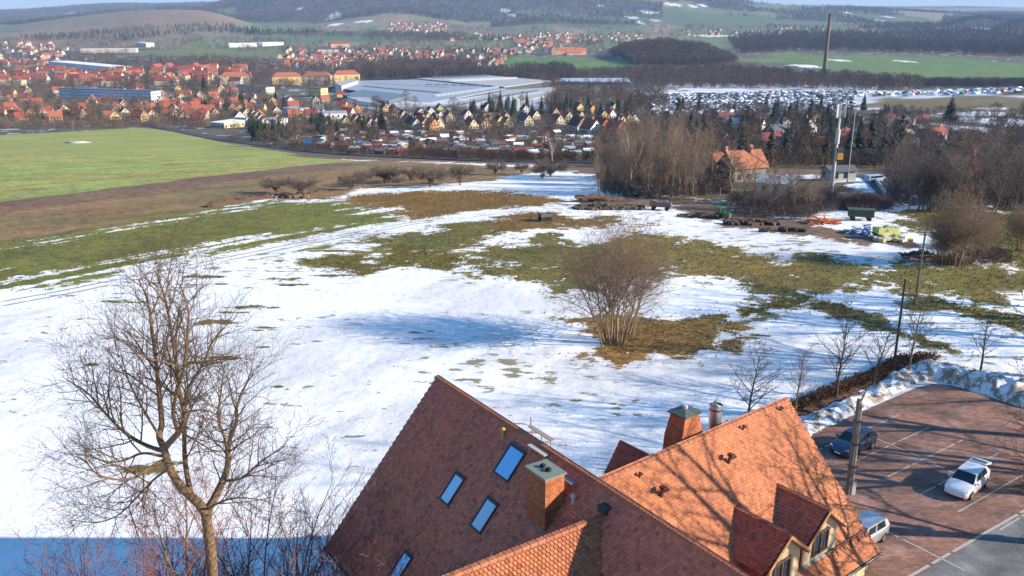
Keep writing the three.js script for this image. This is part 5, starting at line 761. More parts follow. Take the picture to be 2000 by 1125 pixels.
// mobile mast
{ const g = G(1622, 397), t = thing('radio_mast', 'slim grey radio mast with antennas and a yellow box', 'mast', [g.x, g.y, g.z]), h = topForRow(g.x, g.z, 200) - g.y; new MB().tube([V(0, -0.5, 0), V(0, h * 0.45, 0), V(0, h, 0)], [0.34, 0.28, 0.2], 10, true).build('shaft', M(0.56, 0.55, 0.50, 0.7), t);
  new MB().tube([V(0, h * 0.60, 0), V(0, h * 0.74, 0)], [0.46, 0.46], 10, true).build('antenna_drum', M(0.52, 0.50, 0.45, 0.6), t);
  for (let i = 0; i < 3; i++) { const a = i * 2.094 + 0.5, b = new MB(); b.box(Math.cos(a) * 0.9, h - 1.6, Math.sin(a) * 0.9, 0.3, 2.6, 0.2, -a); b.bar(V(Math.cos(a) * 0.2, h - 1, Math.sin(a) * 0.2), V(Math.cos(a) * 0.9, h - 1, Math.sin(a) * 0.9), 0.1); b.build('antenna_panel', M(0.5, 0.5, 0.5, 0.5), t); }
  new MB().box(0.6, h * 0.54, 0.2, 1.1, 0.8, 0.9).build('equipment_box', M(0.05, 0.06, 0.07, 0.6), t); new MB().box(0.7, h * 0.475, 0.3, 1.15, 1.2, 0.9).build('yellow_box', M(0.62, 0.30, 0.03, 0.6), t);
  const l = new MB(); for (const s of [-1, 1]) l.bar(V(-0.45, 0, s * 0.2), V(-0.3, h * 0.6, s * 0.18), 0.06); for (let y = 0.5; y < h * 0.6; y += 0.6) l.bar(V(-0.42 + y / h * 0.14, y, -0.2), V(-0.42 + y / h * 0.14, y, 0.2), 0.05); l.build('ladder', M(0.14, 0.2, 0.14, 0.7), t);
  for (const [px, py, tr, lab] of [[1655, 355, 215, 'thin grey lamp post right of the radio mast']]) { const q = G(px, py), u = thing('lamp_post', lab, 'post', [q.x, q.y, q.z]), hh = topForRow(q.x, q.z, tr) - q.y; new MB().tube([V(0, -0.3, 0), V(0, hh, 0)], [0.16, 0.12], 6, true).build('shaft', M(0.36, 0.33, 0.3, 0.8), u); new MB().box(0.5, hh, 0, 1.2, 0.2, 0.3).build('lamp_head', M(0.3, 0.3, 0.3, 0.6), u); } }
// ---- a house for every taste: w across the gable, l along the ridge
const WALLS = { stone: M(0.22, 0.19, 0.165), cream: M(0.62, 0.52, 0.36), white: M(0.72, 0.70, 0.66), yellow: M(0.66, 0.48, 0.22), orange: M(0.62, 0.34, 0.14), pink: M(0.60, 0.42, 0.34), grey: M(0.36, 0.35, 0.33), green: M(0.48, 0.53, 0.30), brown: M(0.13, 0.075, 0.05), brick: M(0.30, 0.10, 0.05) };
const ROOFS = { red: M(0.31, 0.078, 0.052), brightorange: M(0.38, 0.13, 0.062), orange: M(0.36, 0.118, 0.06), darkred: M(0.22, 0.05, 0.04), grey: M(0.10, 0.10, 0.11), snow: M(0.78, 0.79, 0.82), black: M(0.045, 0.045, 0.05), tin: M(0.33, 0.36, 0.40, 0.5) };
const WINM = M(0.03, 0.035, 0.045, 0.25), CHIMM = M(0.40, 0.20, 0.13);
const houseShapes = {};
function houseGeo(w, l, h, tan, hip, floors) {
  const key = [w, l, h, tan, hip, floors].join(); if (houseShapes[key]) return houseShapes[key];
  const a = w / 2, b = l / 2, rise = a * tan, wl = new MB(), rf = new MB(), o = 0.45, inx = hip ? a : 0;
  wl.hexa([V(-b, -2.5, a), V(b, -2.5, a), V(b, -2.5, -a), V(-b, -2.5, -a), V(-b, h, a), V(b, h, a), V(b, h, -a), V(-b, h, -a)]);
  if (!hip && tan > 0.05) { wl.tri(V(b, h, a), V(b, h, -a), V(b, h + rise - 0.05, 0)); wl.tri(V(-b, h, -a), V(-b, h, a), V(-b, h + rise - 0.05, 0)); }
  const R0 = V(-b - (hip ? 0 : o) + inx, h + rise, 0), R1 = V(b + (hip ? 0 : o) - inx, h + rise, 0), e = (x, s, t = 0) => V(x * (b + o), h - o * tan + t, s * (a + o));
  if (tan < 0.05) rf.box(0, h + 0.25, 0, l + 0.5, 0.5, w + 0.5); else {
    const th = V(0, 0.22, 0);
    for (const s of [-1, 1]) { const q = s > 0 ? [e(-1, 1), e(1, 1), R1, R0] : [e(1, -1), e(-1, -1), R0, R1]; rf.hexa([...q.map(p => p.clone().sub(th)), ...q]); }
    if (hip) { rf.tri(e(1, 1), e(1, -1), R1); rf.tri(e(-1, -1), e(-1, 1), R0); }
  }
  const wins = []; for (let f = 0; f < floors; f++) { const y = 1.6 + f * 2.8; if (y > h - 0.6) break; for (const s of [-1, 1]) for (let x = -b + 1.6; x < b - 1; x += Math.max(2.6, l / 5)) wins.push([x, y, s * a, 0]); for (const s of [-1, 1]) for (let z = -a + 1.8; z < a - 1.2; z += 2.7) wins.push([s * b, y, z, 1]); }
  if (!hip && tan > 0.5) for (const s of [-1, 1]) wins.push([s * b, h + rise * 0.35, 0, 1]);
  return houseShapes[key] = { wall: wl.geo(), roof: rf.geo(), wins, ridge: h + rise, b };
}
const winBox = [new MB().box(0, 0, 0, 1.1, 1.35, 0.12).geo(), new MB().box(0, 0, 0, 0.12, 1.35, 1.1).geo()], chimBox = new MB().box(0, 0, 0, 0.8, 2.2, 0.8).geo();
const houseProto = {};
function house(px, py, o) { // foot of the house on the picture
  const p = o.at || G(px, py), g = houseGeo(o.w || 9, o.l || 11, o.h || 5, o.tan ?? 1.0, o.hip ? 1 : 0, o.floors ?? 2), key = [o.w, o.l, o.h, o.tan, o.hip, o.floors, o.wall, o.roof, o.wins].join();
  const turn = (o.turn ?? 0) * deg, lab = o.label || `${o.adj ? o.adj + ' ' : ''}${o.cat || 'house'} with ${ROOFWORD[o.roof]} roof, ${o.wall} walls ${where(px, py)}`;
  if (houseProto[key]) { const c = copyOf(houseProto[key], [p.x, p.y, p.z], turn, o.scale || 1, lab); if (o.group) c.userData.group = o.group; else delete c.userData.group; return c; }
  const t = thing(o.name || 'house', lab, o.cat || 'house', [p.x, p.y, p.z], turn, o.group); t.scale.setScalar(o.scale || 1);
  mesh('wall', g.wall, WALLS[o.wall], t); mesh('roof', g.roof, ROOFS[o.roof], t);
  if (o.wins !== 0) for (const [x, y, z, k] of g.wins) { const w = mesh('window', winBox[k], WINM, t); w.position.set(x, y, z); }
  if ((o.tan ?? 1) > 0.3 && o.chim !== 0) { const c = mesh('chimney', chimBox, CHIMM, t); c.position.set(g.b * 0.35, g.ridge + 0.2, 0.5); }
  return houseProto[key] = t;
}
const ROOFWORD = { brightorange: 'orange', red: 'red', orange: 'orange', darkred: 'dark red', grey: 'grey', snow: 'snow covered', black: 'dark', tin: 'metal' };
// farm by the groves
house(1448, 352, { w: 7, l: 10, h: 4.2, tan: 1.0, wall: 'stone', roof: 'brightorange', turn: 24, floors: 1, label: 'farmhouse with sunlit orange roof and grey walls beside the tall grove', name: 'farmhouse' });
house(1405, 345, { w: 6, l: 7, h: 4.6, tan: 0.7, wall: 'orange', roof: 'brightorange', turn: 28, floors: 1, wins: 0, label: 'small orange barn left of the grey walled farmhouse', name: 'barn', cat: 'barn' });
house(1875, 375, { w: 7, l: 10, h: 5, tan: 1.0, wall: 'brick', roof: 'darkred', turn: 20, floors: 2, label: 'large red brick barn behind the bare trees at the right', name: 'barn', cat: 'barn' });
house(1636, 352, { w: 5, l: 7, h: 3, tan: 0.35, wall: 'grey', roof: 'grey', turn: 10, floors: 1, label: 'low grey shed on the grass beside the radio mast', name: 'shed', cat: 'shed', chim: 0 });
house(1515, 378, { w: 6, l: 8, h: 3, tan: 0.4, wall: 'white', roof: 'tin', turn: -20, floors: 1, label: 'pale shed behind the scrub left of the mast', name: 'shed', cat: 'shed', chim: 0 });
house(1342, 372, { w: 3, l: 3.4, h: 2.4, tan: 0.5, wall: 'yellow', roof: 'grey', turn: -30, floors: 1, label: 'small yellow hut at the foot of the grove', name: 'hut', cat: 'hut', chim: 0, wins: 0 });
house(1758, 282, { w: 8, l: 9, h: 7, tan: 1.1, wall: 'cream', roof: 'darkred', turn: -75, floors: 2, label: 'cream gabled house with dark red roof right of the mast' });
house(1570, 265, { w: 9, l: 10, h: 6, tan: 0.9, wall: 'white', roof: 'red', turn: -70, floors: 2, label: 'white gabled house with red roof left of the mast top' });
house(1520, 272, { w: 10, l: 12, h: 4, tan: 0.8, wall: 'cream', roof: 'grey', turn: 25, floors: 1, label: 'cream bungalow with pale grey roof left of the mast' });
house(1422, 252, { w: 9, l: 12, h: 5, tan: 0.7, wall: 'yellow', roof: 'grey', turn: 10, floors: 2, label: 'yellow house behind the grove with greenery round it' });
// ---- the junk yard
const plank = (b, x, y, z, l, w, h, t) => b.box(x, y, z, l, h, w, t);
function wagon(label, px, py, turn, o) { const g = G(px, py), t = thing(o.name || 'farm_trailer', label, o.cat || 'trailer', [g.x, g.y, g.z], turn); const L = o.l || 4.5, W = o.w || 2; new MB().box(0, 0.85, 0, L, 0.2, W).build('chassis', o.frame || M(0.05, 0.045, 0.04), t);
  for (const s of [-1, 1]) { new MB().box(0, 0.95 + o.h / 2, s * (W / 2 - 0.05), L - 0.01, o.h, 0.08).build('side_board', o.m, t); new MB().box(s * (L / 2 - 0.05), 0.95 + o.h / 2, 0, 0.08, o.h - 0.01, W - 0.2).build('end_board', o.m, t); }
  if (o.roof) new MB().box(0, 1.0 + o.h, 0, L + 0.3, 0.14, W + 0.3).build('canopy', o.roof, t); if (o.load) { const l = new MB(), r = mulberry(px); for (let i = 0; i < 24; i++) l.box((r() - 0.5) * (L - 0.6), 0.95 + o.h * (0.5 + 0.6 * r()), (r() - 0.5) * (W - 0.5), 0.4 + r() * 0.7, 0.25, 0.3 + r() * 0.3, r() * 3); l.build('load', o.load, t).userData = { kind: 'stuff' }; }
  for (const x of [-L * 0.32, L * 0.32]) for (const s of [-1, 1]) { const w = new MB(); w.tube([V(x, 0.42, s * W * 0.42 - 0.1), V(x, 0.42, s * W * 0.42 + 0.1)], [0.42, 0.42], 12, true); w.build('wheel', CARM.tyre, t); } new MB().bar(V(L / 2, 0.8, 0), V(L / 2 + 1.4, 0.45, 0), 0.12).build('drawbar', M(0.06, 0.05, 0.05), t); return t; }
wagon('dark trailer with a black canopy at the foot of the grove', 1255, 384, 0.2, { l: 5, w: 2.2, h: 1.2, m: M(0.05, 0.05, 0.055), roof: M(0.07, 0.06, 0.07) });
wagon('dark green wagon on the snow patch below the willow scrub', 1680, 430, -0.25, { l: 4.2, w: 1.9, h: 0.95, m: M(0.03, 0.07, 0.045), roof: M(0.04, 0.06, 0.045) });
wagon('low rusty flat trailer left of the dark trailer', 1150, 394, 0.1, { l: 5.5, w: 2, h: 0.35, m: M(0.24, 0.11, 0.07), load: M(0.20, 0.12, 0.08) });
wagon('small dark cart on the snow in front of the grove', 1065, 432, 0.4, { l: 2.2, w: 1.4, h: 0.5, m: M(0.10, 0.10, 0.09), name: 'cart', cat: 'cart' });
wagon('yellow green seed drill beside the blue pallets', 1728, 466, 0.15, { l: 3.4, w: 1.8, h: 0.9, m: M(0.50, 0.52, 0.16), load: M(0.55, 0.53, 0.40), name: 'seed_drill', cat: 'implement' });
wagon('grey hay wagon by the shaded snow of the yard', 1290, 410, -0.3, { l: 4, w: 1.9, h: 0.7, m: M(0.13, 0.10, 0.09), load: M(0.17, 0.13, 0.1) });
{ const g = G(1412, 428), t = thing('green_tractor', 'old green tractor with orange engine parts in the yard', 'tractor', [g.x, g.y, g.z], -0.9); t.scale.setScalar(0.85); const gm = M(0.03, 0.15, 0.06, 0.5);
  new MB().box(0.9, 1.15, 0, 1.9, 0.75, 0.75).build('bonnet', gm, t); new MB().box(0.3, 0.75, 0, 2.9, 0.4, 0.6).build('engine', M(0.40, 0.16, 0.04), t); new MB().box(-0.75, 2.5, 0, 1.6, 0.12, 1.6).build('cab_roof', gm, t); const c = new MB(); for (const x of [-1.4, -0.1]) for (const s of [-1, 1]) c.bar(V(x, 1.0, s * 0.65), V(x, 2.45, s * 0.7), 0.1); c.build('cab_frame', gm, t); new MB().box(-0.75, 1.1, 0, 1.3, 0.35, 1.2).build('fender', gm, t);
  for (const s of [-1, 1]) { new MB().tube([V(-0.8, 0.78, s * 0.75 - 0.18), V(-0.8, 0.78, s * 0.75 + 0.18)], [0.78, 0.78], 14, true).build('rear_wheel', CARM.tyre, t); new MB().tube([V(1.5, 0.42, s * 0.62 - 0.12), V(1.5, 0.42, s * 0.62 + 0.12)], [0.42, 0.42], 12, true).build('front_wheel', CARM.tyre, t); new MB().tube([V(-0.8, 0.78, s * 0.94), V(-0.8, 0.78, s * 0.96)], [0.36, 0.36], 10, true).build('wheel_disc', M(0.45, 0.2, 0.05), t); } new MB().tube([V(1.2, 1.5, 0.2), V(1.2, 2.3, 0.2)], [0.06, 0.06], 6, true).build('exhaust', CARM.dark, t); }
function heap(name, label, cat, px, py, n, sx, sz, hy, mats, seed, kind) { const g = G(px, py), t = thing(name, label, cat, [g.x, g.y, g.z]), r = mulberry(seed), bs = mats.map(() => new MB()); for (let i = 0; i < n; i++) { const x = (r() - 0.5) * sx, z = (r() - 0.5) * sz, e = 1 - Math.hypot(x / sx, z / sz) * 1.6, y = Math.max(0.1, hy * e * r()), b = bs[i % bs.length], a = r() * 6.28; if (kind === 'bars') b.bar(V(x - Math.cos(a) * 0.8, y, z - Math.sin(a) * 0.8), V(x + Math.cos(a) * 0.8, y + 0.5 * r(), z + Math.sin(a) * 0.8), 0.16, 0.2); else if (kind === 'logs') { const q = r() * 0.5 - 0.25; b.tube([V(x - 1.1, y, z + q), V(x + 1.1, y + 0.1, z - q)], [0.14, 0.13], 6, true); } else b.box(x, y + 0.2, z, 0.5 + r() * 0.9, 0.3 + r() * 0.4, 0.4 + r() * 0.8, a); } bs.forEach((b, i) => b.build(['pieces', 'pieces', 'pieces'][i], mats[i], t).userData = { kind: 'stuff' }); return t; }
heap('implement_heap', 'heap of bright orange farm implements beside the scrub', 'implements', 1606, 436, 60, 6, 3, 1.2, [M(0.62, 0.11, 0.04, 0.6), M(0.55, 0.2, 0.05, 0.6)], 5, 'bars');
heap('blue_pallets', 'stack of blue and white pallets on the snow edge', 'pallets', 1692, 456, 46, 6.5, 3.5, 1.7, [M(0.05, 0.16, 0.42, 0.6), M(0.55, 0.58, 0.62, 0.6)], 6, 'bars');
heap('yellow_crates', 'heap of pale yellow crates right of the blue pallets', 'crates', 1742, 470, 34, 4.5, 2.4, 1.1, [M(0.55, 0.52, 0.22), M(0.6, 0.56, 0.45)], 7);
heap('earth_heap', 'long dark heap of earth on the snow before the grove', 'heap', 1190, 408, 150, 13, 3.4, 0.9, [M(0.085, 0.062, 0.042, 0.95), M(0.11, 0.08, 0.052, 0.95)], 8);
heap('scrap_heap', 'brown heap of scrap timber left of the tractor', 'heap', 1375, 424, 80, 8, 3, 1.3, [M(0.10, 0.06, 0.04), M(0.16, 0.10, 0.07)], 9, 'logs');
heap('log_pile', 'reddish log pile at the left end of the yard', 'logs', 1190, 392, 70, 7, 2.4, 1.2, [M(0.22, 0.12, 0.08), M(0.16, 0.09, 0.06)], 10, 'logs');
heap('scrap_heap', 'rusty heap under the scrub right of the tractor', 'heap', 1470, 438, 60, 9, 2.5, 0.9, [M(0.16, 0.085, 0.06), M(0.07, 0.055, 0.05)], 11);
heap('timber_heap', 'pinkish timber heap by the shrubs at the right', 'timber', 1835, 508, 70, 9, 3, 1.0, [M(0.30, 0.17, 0.13), M(0.22, 0.14, 0.1)], 12, 'logs');
heap('brushwood', 'dark brushwood at the edge of the snow on the right', 'brushwood', 1795, 505, 60, 3.5, 2.5, 1.6, [M(0.04, 0.045, 0.035), M(0.06, 0.05, 0.04)], 13, 'bars');
heap('tyre_stack', 'dark objects lying on the snow below the scrub', 'scrap', 1530, 452, 14, 7, 1.2, 0.5, [M(0.03, 0.03, 0.03)], 14);
heap('red_machine', 'dull red machine on the snow below the drive', 'implements', 1745, 401, 24, 4, 1.4, 0.8, [M(0.26, 0.10, 0.10), M(0.45, 0.42, 0.42)], 15, 'bars');
heap('stone_heap', 'stone heap with dead grass under the orchard tree at the left', 'heap', 560, 386, 90, 9, 2.0, 0.7, [M(0.26, 0.18, 0.12), M(0.13, 0.085, 0.05)], 16);
{ const t = thing('earth_bank', 'dark brown eroded bank along the green field', 'bank'); mesh('soil', ridgeStrip([[405, 405], [450, 396], [500, 389], [540, 386], [600, 383], [640, 374]].map(([x, y]) => { const g = G(x, y); return [g.x, g.z]; }), t => 2.6, t => 0.9, 21, 0.9, 8, 0.6), M(0.10, 0.055, 0.03, 0.95), t); }
// drive, road and walls
function ribbon(pts, w, m, name, lift = 0.06) { const c = new THREE.CatmullRomCurve3(pts.map(([x, y]) => { const g = G(x, y); return V(g.x, 0, g.z); })), L = c.getLength(), n = Math.ceil(L / 2.5), P = [], I = [], U = []; for (let i = 0; i <= n; i++) { const p = c.getPointAt(i / n), d = c.getTangentAt(i / n), s = V(-d.z, 0, d.x).normalize(); for (const k of [-1, 1]) { const x = p.x + s.x * k * w / 2, z = p.z + s.z * k * w / 2; P.push(x, Math.max(H(x, z), H(p.x, p.z)) + lift, z); U.push(x, z); } if (i) { const a = i * 2; I.push(a - 2, a, a + 1, a - 2, a + 1, a - 1); } } const g = new THREE.BufferGeometry(); g.setAttribute('position', new THREE.Float32BufferAttribute(P, 3)); g.setAttribute('uv', new THREE.Float32BufferAttribute(U, 2)); g.setIndex(I); g.computeVertexNormals(); return struct(name, g, m); }
const roadM = M(0.055, 0.058, 0.065, 0.9);
ribbon([[285, 243], [350, 256], [420, 270], [520, 284], [600, 295], [700, 303], [820, 309], [950, 314], [1060, 317], [1160, 318]], 7, roadM, 'road', 0.25);
ribbon([[1700, 345], [1730, 372], [1750, 392], [1800, 398], [1860, 400]], 5, M(0.06, 0.06, 0.065), 'driveway', 0.12);
{ const t = thing('garden_wall', 'low pale wall beside the drive right of the mast', 'wall'), b = new MB(), pts = [[1640, 345], [1700, 348], [1715, 362], [1730, 384]].map(([x, y]) => G(x, y)); for (let i = 1; i < pts.length; i++) b.bar(pts[i - 1].clone().add(V(0, 0.4, 0)), pts[i].clone().add(V(0, 0.4, 0)), 0.4, 1.2); b.build('masonry', M(0.4, 0.39, 0.37), t); }
{ const g = G(1705, 356), t = thing('parked_van', 'pale blue van parked at the bend of the drive', 'van', [g.x, g.y, g.z], 0.4); new MB().box(0, 1.1, 0, 4.4, 1.5, 1.9).build('body', M(0.30, 0.42, 0.58, 0.4), t); new MB().box(0.1, 1.5, 0, 4.0, 0.5, 1.94).build('windows', CARM.glass, t); for (const x of [-1.4, 1.4]) for (const s of [-1, 1]) new MB().tube([V(x, 0.35, s * 0.85 - 0.1), V(x, 0.35, s * 0.85 + 0.1)], [0.35, 0.35], 10, true).build('wheel', CARM.tyre, t); }
{ const g = G(601, 292), t = thing('road_sign', 'blue road sign beside the road past the green field', 'sign', [g.x, g.y, g.z]); new MB().box(0, 3.0, 0, 3.2, 2.4, 0.15).build('panel', M(0.04, 0.22, 0.5, 0.5), t); for (const s of [-1, 1]) new MB().box(s * 1.2, 1, 0, 0.15, 2.4, 0.12).build('post', M(0.3, 0.3, 0.3), t); }
{ const g = G(147, 279), t = thing('field_pole', 'thin pole on a small bare mound in the green field', 'pole', [g.x, g.y, g.z]); new MB().tube([V(0, -0.3, 0), V(0, 11, 0)], [0.18, 0.1], 6, true).build('shaft', M(0.2, 0.18, 0.15), t); const m = new MB(); m.tube([V(0, -0.4, 0), V(0, 0.7, 0)], [8, 3], 14, true); m.build('mound', M(0.45, 0.43, 0.36), t); }

{ // tufts of dead and green grass where the snow has gone
  const r = mulberry(1234), blade = new MB(); for (let k = 0; k < 5; k++) { const a = k * 1.3, c = Math.cos(a), q = Math.sin(a); blade.tri(V(c * 0.02 - q * 0.035, 0, q * 0.02 + c * 0.035), V(c * 0.02 + q * 0.035, 0, q * 0.02 - c * 0.035), V(c * 0.16, 0.16 + 0.05 * (k % 3), q * 0.16)); }
  const L = []; for (const f of FIELDS) { if (!['olive', 'browngrass', 'green'].includes(f.c)) continue; const [x0, x1, z0, z1] = f.box; if (z1 < -240) continue; const n = Math.min(34000, (x1 - x0) * (z1 - z0) * (f.c === 'green' ? 1.2 : 9)); for (let i = 0; i < n; i++) { const x = lerp(x0, x1, r()), z = lerp(z0, z1, r()); if (z < -250) continue; const sd = sdPoly(f.w, x, z) + (f.grow || 0) + f.amp * fbm(x * f.f + FIELDS.indexOf(f) * 9, z * f.f, 3) * 1.5; if (sd < 0.2 && !(sd > -2.6 && r() < 0.12)) continue; const c = C[f.c], k = 0.55 + r() * 0.9, s = r() < 0.18 ? 1.5 : 1; L.push([x, z, c.map((v, j) => v * k * (j < 2 ? s : s * 1.3))]); } }
  const im = new THREE.InstancedMesh(blade.geo(), new THREE.MeshStandardMaterial({ color: 0xffffff, roughness: 0.95, side: THREE.DoubleSide }), L.length), m = new THREE.Matrix4(), q = new THREE.Quaternion(); L.forEach(([x, z, c], i) => { q.setFromAxisAngle(V(0, 1, 0), r() * 6.28); const s = 0.45 + r() * 0.75; m.compose(V(x, H(x, z) - 0.02, z), q, V(s, s * (0.7 + r() * 0.8), s)); im.setMatrixAt(i, m); im.setColorAt(i, rgb(...c)); });
  im.name = 'grass'; im.castShadow = im.receiveShadow = true; scene.add(im); tag(im, 'tufts of olive and brown grass where the snow has melted', 'grass', null, 'stuff');
}

// ---------------------------------------------------------------- the town in the valley
const townTreeGeo = (seed, h, w) => { const r = mulberry(seed), lo = new MB(), hi = new MB(); lo.tube([V(0, -0.5, 0), V(0, h * 0.35, 0), V((r() - 0.5) * 0.6, h * 0.8, (r() - 0.5) * 0.6)], [0.2, 0.16, 0.06], 5);
  for (let i = 0; i < 9; i++) { const a = i * 2.4 + r(), y = h * (0.22 + 0.5 * i / 9), L = w * (0.55 + 0.4 * r()); lo.tube([V(0, y, 0), V(Math.cos(a) * L * 0.5, y + L * 0.55, Math.sin(a) * L * 0.5), V(Math.cos(a) * L * 0.8, y + L * 1.1, Math.sin(a) * L * 0.8)], [0.1, 0.07, 0.035], 4); }
  for (let i = 0; i < 330; i++) { const a = r() * 6.28, q = Math.sqrt(r()), v = r(), y = h * (0.28 + 0.72 * v), R = w * Math.sin(Math.PI * Math.pow(0.12 + 0.8 * v, 0.85)) * q, x = Math.cos(a) * R, z = Math.sin(a) * R, l = 0.7 + r() * 1.3, dx = Math.cos(a) * 0.5 + (r() - 0.5) * 0.9, dz = Math.sin(a) * 0.5 + (r() - 0.5) * 0.9, e = 0.035 + r() * 0.05, b = V(x + dx * l, y + l * (0.3 + r() * 0.6), z + dz * l); hi.tri(V(x - e, y, z), V(x + e, y, z + e), b); hi.tri(V(x, y, z - e), V(x - e, y + 0.02, z + e), b); }
  return [lo.geo(), hi.geo()]; };
const coniferGeo = (seed, h, w) => { const r = mulberry(seed), lo = new MB(), hi = new MB(); lo.tube([V(0, -0.5, 0), V(0, h * 0.95, 0)], [0.22, 0.04], 5);
  for (let i = 0; i < 240; i++) { const v = Math.pow(r(), 1.35), y = h * (0.06 + 0.94 * v), R = w * Math.pow(1 - v, 0.85) * (0.65 + 0.5 * r()) + 0.1, a = r() * 6.28, c = Math.cos(a), s = Math.sin(a), e = R * (0.22 + 0.16 * r()), tip = V(c * R, y - R * (0.25 + 0.25 * r()), s * R), m = V(c * R * 0.5, y + 0.05, s * R * 0.5); hi.tri(V(0, y + R * 0.12, 0), V(m.x - s * e, m.y - e * 0.5, m.z + c * e), tip); hi.tri(V(0, y + R * 0.12, 0), tip, V(m.x + s * e, m.y - e * 0.5, m.z - c * e)); hi.tri(V(0, y - R * 0.2, 0), V(m.x + s * e, m.y - e * 0.8, m.z - c * e), V(m.x - s * e, m.y - e * 0.8, m.z + c * e)); }
  return [lo.geo(), hi.geo()]; };
const tt = [townTreeGeo(701, 9, 3.6), townTreeGeo(702, 11, 3.4), townTreeGeo(703, 8, 3.9), townTreeGeo(704, 12, 3)], cf = [coniferGeo(711, 10, 2.6), coniferGeo(712, 12, 2.8), coniferGeo(713, 8, 3.2)];
const TM = { a: M(0.18, 0.125, 0.09, 0.95), b: M(0.145, 0.107, 0.09, 0.95), c: M(0.20, 0.13, 0.088, 0.95), d: M(0.125, 0.098, 0.082, 0.95), con: M(0.020, 0.038, 0.020, 0.9), con2: M(0.026, 0.040, 0.028, 0.9), trunk: M(0.10, 0.08, 0.065, 0.9) };
const taken = []; const free = (p, d) => { for (const q of taken) if (Math.abs(q[0] - p.x) < d + q[2] && Math.abs(q[1] - p.z) < d + q[2] && Math.hypot(q[0] - p.x, q[1] - p.z) < d + q[2]) return false; return true; };
const take = (p, d) => taken.push([p.x, p.z, d]);
{ // large buildings first
  const big = (name, label, cat, pxs, h, wallM, roofM, o = {}) => { // footprint from picture points
    const w = pxs.map(([x, y]) => G(x, y)), c = w.reduce((s, p) => s.add(p.clone()), V()).multiplyScalar(1 / w.length), y0 = Math.min(...w.map(p => p.y)), t = thing(name, label, cat, [c.x, y0, c.z]); let pl = w.map(p => [p.x - c.x, p.z - c.z]); let ar = 0; pl.forEach((p, i) => { const q = pl[(i + 1) % pl.length]; ar += p[0] * q[1] - q[0] * p[1]; }); if (ar > 0) pl = pl.reverse();
    new MB().prism(pl, -3, h).build('wall', wallM, t); const grow = pl.map(([x, z]) => [x * 1.012, z * 1.03]); new MB().prism(grow, h + 0.01, h + 0.9).build('roof', roofM, t);
    for (const p of w) take(p, 8); for (let i = 0; i < pl.length; i++) for (let k = 0; k <= 6; k++) { const q = pl[(i + 1) % pl.length], f = k / 6; for (const s of [1, 0.6, 0.2]) taken.push([c.x + lerp(pl[i][0], q[0], f) * s, c.z + lerp(pl[i][1], q[1], f) * s, 16]); }
    return { t, c, y0, pl, w }; };
  const roofSnow = M(0.29, 0.33, 0.38, 0.7), roofGrey = M(0.16, 0.19, 0.23, 0.6), roofPale = M(0.38, 0.385, 0.38, 0.8), wallDark = M(0.06, 0.07, 0.085), wallWhite = M(0.68, 0.69, 0.70);
  const rows = (f, a, b, n, m, len, hh, hgt, name = 'roof_light') => { // rows of raised roof lights between two picture points
    for (let i = 0; i < n; i++) { const p = G(lerp(a[0], b[0], (i + 0.5) / n), lerp(a[1], b[1], (i + 0.5) / n)), q = new MB(); q.box(p.x - f.c.x, hgt + hh / 2 + 0.9, p.z - f.c.z, len, hh, 5); q.build(name, m, f.t); } };
  const f1 = big('factory_hall', 'largest hall of the factory with a wide pale grey roof', 'factory', [[664, 178], [835, 200], [985, 180], [812, 166], [690, 168]], 6, wallDark, roofSnow);
  rows(f1, [850, 192], [975, 178], 14, wallWhite, 5, 1.6, 6); rows(f1, [830, 174], [960, 176], 8, roofGrey, 7, 1.2, 6); rows(f1, [710, 176], [860, 186], 18, roofGrey, 6, 0.9, 6); rows(f1, [720, 171], [880, 178], 18, roofPale, 6, 0.9, 6);
  const f2 = big('factory_hall', 'rear factory hall with a serrated snowy roof', 'factory', [[815, 165], [985, 178], [1075, 168], [945, 158]], 7, wallDark, roofPale);
  rows(f2, [880, 170], [1010, 165], 16, wallWhite, 6, 2.2, 7); rows(f2, [845, 165], [955, 160], 14, roofGrey, 6, 2.0, 7);
  const f3 = big('factory_hall', 'front factory hall with a beige grey roof', 'factory', [[850, 208], [905, 216], [1090, 188], [1078, 180], [990, 184]], 4.5, M(0.2, 0.2, 0.2), roofPale);
  rows(f3, [910, 208], [1060, 188], 20, wallWhite, 4, 1.0, 4.5); rows(f3, [890, 206], [1050, 185], 22, roofGrey, 4, 0.8, 4.5);
  big('factory_wing', 'white end building of the factory at its left', 'factory', [[655, 176], [668, 180], [700, 172], [690, 168]], 9, wallWhite, roofPale);
  big('warehouse', 'low grey warehouse in front of the factory on the left', 'warehouse', [[670, 196], [760, 204], [800, 196], [710, 188]], 6, M(0.10, 0.12, 0.15), roofGrey);
  big('warehouse', 'long pale roofed warehouse below the dark factory wall', 'warehouse', [[678, 200], [700, 206], [745, 210], [720, 202]], 5, wallWhite, roofPale);
  big('greenhouse', 'pale blue grey hall on the right of the factory', 'warehouse', [[1090, 166], [1230, 167], [1226, 161], [1098, 161]], 5, M(0.3, 0.3, 0.32), M(0.40, 0.44, 0.52, 0.5));
